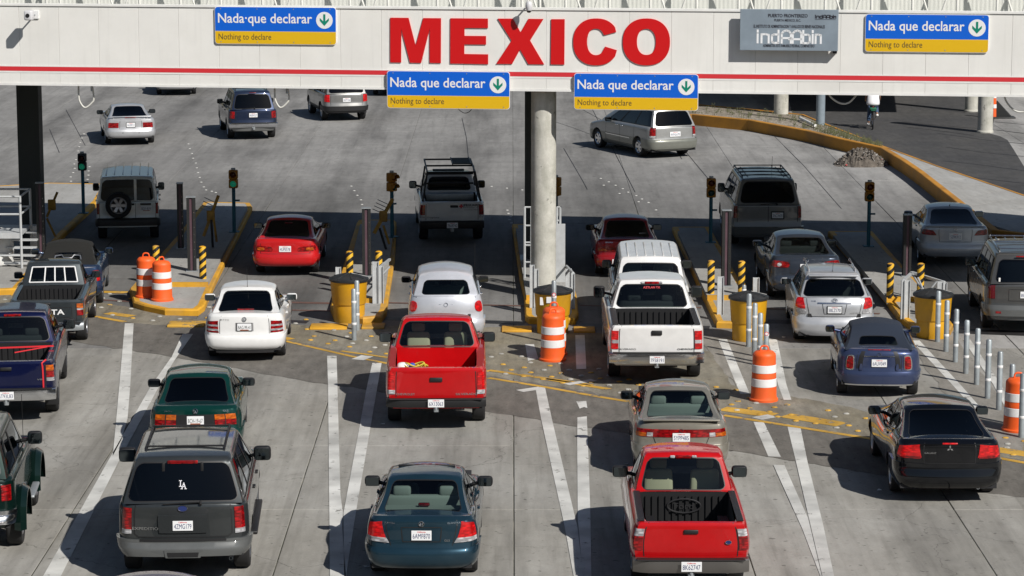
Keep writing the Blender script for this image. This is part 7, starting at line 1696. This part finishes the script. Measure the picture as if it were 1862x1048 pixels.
# ---- lifted dark green SUV at left edge
dg = P_('forest', (.004, .016, .013), .3, .3)
c = suv('lifted_green_suv', 'lifted dark green off road vehicle cut by the left edge', -78, 990, -46, dg, L=4.5, W=1.78, H=1.92, belt=1.26, ra=.95, fa=3.55, wr=.42, zb=.48, hood=1.20, cowl=3.1, ym=2.65, gh=dict(sw=[(.05, .40), (.45, .86)]))
for sg in (-1, 1):
    for y in (c.ra, c.fa):
        b = MB(); vs = []; fs = []; n = 16
        for i in range(n+1):
            t = R(-8+196*i/n)
            for rad, dx in ((.52, 0), (.56, .10), (.50, .19), (.47, .19)): vs.append((sg*(.84+dx), y+rad*math.cos(t), .42+rad*math.sin(t)))
        for i in range(n):
            for j in range(3): fs.append((i*4+j, i*4+j+1, (i+1)*4+j+1, (i+1)*4+j) if sg < 0 else (i*4+j, (i+1)*4+j, (i+1)*4+j+1, i*4+j+1))
        b.add(vs, fs); b.build('fender_flare', dg, c.root, smooth=50)
    c.box('side_step', (sg*.98, 2.3, .55), (.12, 1.0, .05), M['steel'])
c.mirrors(1.36, M['black'], (.24, .14, .22), .2); c.doors([1.6, 2.8], zb=.7); c.antenna(.75, 3.2, 1.2, .8, -.1); c.bumper(.55, .75, M['chrome'], .06, 1.2); c.patch('tail_light', [(.88, .9), (1.1, .9), (1.1, 1.15), (.88, 1.15)], M['red'], .01, mir=True)
for o in c.root.children:
    if o.name.startswith('wheel'): o.location.x *= 1.10
# ================================================================== CYCLIST
pc = at(1587, 236)
HB = -.10
bk_ = empty('bicycle', tuple(pc), HB, 'old bicycle ridden away along the dark side road', 'bicycle')
frm = mat('bike_frame', (.03, .03, .035), .4, .3)
def wheelb(y, nm='wheel'):
    b = MB(); N_ = 36
    b.tube([(0, y+.31*math.cos(2*math.pi*i/N_), .33+.31*math.sin(2*math.pi*i/N_)) for i in range(N_)], .022, n=8, closed=True); o = b.build(nm, M['rubber'], bk_, smooth=50)
    b = MB(); b.tube([(0, y+.285*math.cos(2*math.pi*i/N_), .33+.285*math.sin(2*math.pi*i/N_)) for i in range(N_)], .011, n=6, closed=True)
    b.cyl((-.05, y, .33), (.05, y, .33), .02, n=8)
    for i in range(18): t = 2*math.pi*i/18; b.cyl(((-1)**i*.025, y, .33), (0, y+.28*math.cos(t), .33+.28*math.sin(t)), .003, n=3)
    b.build('rim', M['chrome'], o)
wheelb(0); wheelb(1.02)
def tb(a, d, r_=.016, nm='frame_tube', m=frm): b = MB(); b.cyl(a, d, r_, n=8); return b.build(nm, m, bk_, smooth=50)
tb((0, .40, .30), (0, .28, .85)); tb((0, .40, .30), (0, .88, .75)); tb((0, .30, .78), (0, .86, .86)); tb((0, .84, .95), (0, .95, .62)); 
for sg in (-1, 1): tb((sg*.05, 0, .33), (sg*.02, .38, .30), .01); tb((sg*.05, 0, .33), (sg*.02, .30, .76), .01); tb((sg*.05, 1.02, .33), (sg*.04, .95, .64), .012)
b = MB(); b.rbox((0, .24, .90), (.2, .26, .07), .03, taper=.2); b.build('saddle', M['black'], bk_, smooth=50)
b = MB(); b.tube(catmull([(-.28, .72, 1.03), (-.22, .84, 1.05), (0, .86, 1.0), (.22, .84, 1.05), (.28, .72, 1.03)], 4), .014, n=8); b.build('handlebar', M['chrome'], bk_, smooth=50)
b = MB(); b.rbox((0, .05, .74), (.16, .42, .03), .01); b.rbox((.0, .02, .79), (.26, .26, .10), .04); b.build('luggage_rack', mat('rack_green', (.01, .12, .06), .7), bk_, smooth=50)
tb((-.04, .40, .30), (-.12, .36, .15), .012, 'crank'); tb((.04, .40, .30), (.12, .44, .46), .012, 'crank'); b = MB(); b.rbox((-.17, .36, .14), (.1, .09, .025), .01); b.build('pedal', M['black'], bk_); b = MB(); b.rbox((.17, .44, .47), (.1, .09, .025), .01); b.build('pedal', M['black'], bk_)
b = MB(); b.rbox((0, -.02, .86), (.05, .02, .05), .01); b.build('reflector', M['red'], bk_)
def skin(name, verts, edges, m, parent, sub=1, root=0):
    me = bpy.data.meshes.new(name); me.from_pydata([v[:3] for v in verts], edges, []); o = bpy.data.objects.new(name, me); C.objects.link(o)
    md = o.modifiers.new('s', 'SKIN'); md.use_smooth_shade = True
    for i, v in enumerate(verts): me.skin_vertices[0].data[i].radius = (v[3], v[4] if len(v) > 4 else v[3])
    me.skin_vertices[0].data[root].use_root = True
    o.modifiers.new('u', 'SUBSURF').levels = sub; o.modifiers['u'].render_levels = sub
    dg_ = bpy.context.evaluated_depsgraph_get(); m2 = bpy.data.meshes.new_from_object(o.evaluated_get(dg_)); m2.materials.clear(); m2.materials.append(m)
    bpy.data.objects.remove(o); q = link(name, m2, parent); return q
skn = mat('skin', (.30, .16, .10), .6); shirt = mat('shirt_white', (.85, .86, .88), .9); jean = mat('jeans_blue', (.05, .09, .16), .9, noise=.2, nscale=20); hair = mat('hair_dark', (.02, .015, .012), .8)
per = empty('person', tuple(pc), HB, 'cyclist in loose white shirt and blue jeans seen from behind', 'person')
# pelvis, spine, neck, head, arms, legs: one continuous body
B = [(0, .26, .98, .13, .10), (0, .30, 1.15, .125, .09), (0, .36, 1.33, .14, .10), (0, .42, 1.47, .07), (0, .44, 1.53, .055), (0, .47, 1.62, .08, .09), (0, .47, 1.70, .075, .085),
     (-.17, .42, 1.42, .055), (-.26, .58, 1.20, .042), (-.26, .70, 1.07, .032), (-.26, .74, 1.05, .03),
     (.17, .42, 1.42, .055), (.26, .58, 1.20, .042), (.26, .70, 1.07, .032), (.26, .74, 1.05, .03),
     (-.10, .30, .92, .09), (-.13, .52, .56, .06), (-.16, .32, .24, .042), (-.165, .37, .17, .035), (-.17, .46, .16, .03),
     (.10, .32, .93, .09), (.14, .66, .80, .062), (.16, .42, .57, .045), (.165, .45, .50, .035), (.17, .54, .49, .03)]
E = [(0, 1), (1, 2), (2, 3), (3, 4), (4, 5), (5, 6), (2, 7), (7, 8), (8, 9), (9, 10), (2, 11), (11, 12), (12, 13), (13, 14), (0, 15), (15, 16), (16, 17), (17, 18), (18, 19), (0, 20), (20, 21), (21, 22), (22, 23), (23, 24)]
skin('body', B, E, skn, per)
skin('shirt', [(0, .23, .86, .28, .17), (0, .27, 1.0, .27, .165), (0, .31, 1.17, .25, .15), (0, .37, 1.36, .21, .12), (0, .41, 1.45, .09, .08), (-.18, .42, 1.41, .085), (-.255, .53, 1.25, .08), (.18, .42, 1.41, .085), (.255, .53, 1.25, .08)], [(0, 1), (1, 2), (2, 3), (3, 4), (3, 5), (5, 6), (3, 7), (7, 8)], shirt, per)
skin('trousers', [(0, .27, .95, .15, .12), (-.10, .31, .90, .105), (-.13, .53, .56, .085), (-.16, .33, .26, .075), (.10, .33, .91, .105), (.14, .68, .79, .085), (.16, .43, .58, .072)], [(0, 1), (1, 2), (2, 3), (0, 4), (4, 5), (5, 6)], jean, per)
for sg, y_, z_ in ((-1, .38, .18), (1, .46, .51)): b = MB(); b.rbox((sg*.168, y_+.03, z_), (.10, .27, .09), .04, seg=3); b.build('shoe', M['white'], per, smooth=60)
for sg in (-1, 1):
    for f in range(4): b = MB(); b.tube([(sg*(.245+.0), .735, 1.06-.0), (sg*(.225+.018*f), .785, 1.06), (sg*(.225+.018*f), .79, 1.035), (sg*(.227+.018*f), .765, 1.022)], .008, n=6); b.build('finger', skn, per, smooth=60)
    b = MB(); b.tube([(sg*.24, .73, 1.05), (sg*.205, .76, 1.04), (sg*.205, .76, 1.025)], .009, n=6); b.build('thumb', skn, per, smooth=60)
b = MB(); b.rbox((0, .455, 1.70), (.19, .22, .16), .08, seg=4); b.build('hair', hair, per, smooth=70)
for sg in (-1, 1): b = MB(); b.rbox((sg*.095, .47, 1.63), (.02, .05, .065), .01); b.build('ear', skn, per, smooth=60); b = MB(); b.rbox((sg*.035, .556, 1.65), (.03, .015, .015), .007); b.build('eye', M['white'], per, smooth=60)
b = MB(); b.rbox((0, .57, 1.62), (.03, .04, .05), .014); b.build('nose', skn, per, smooth=60)
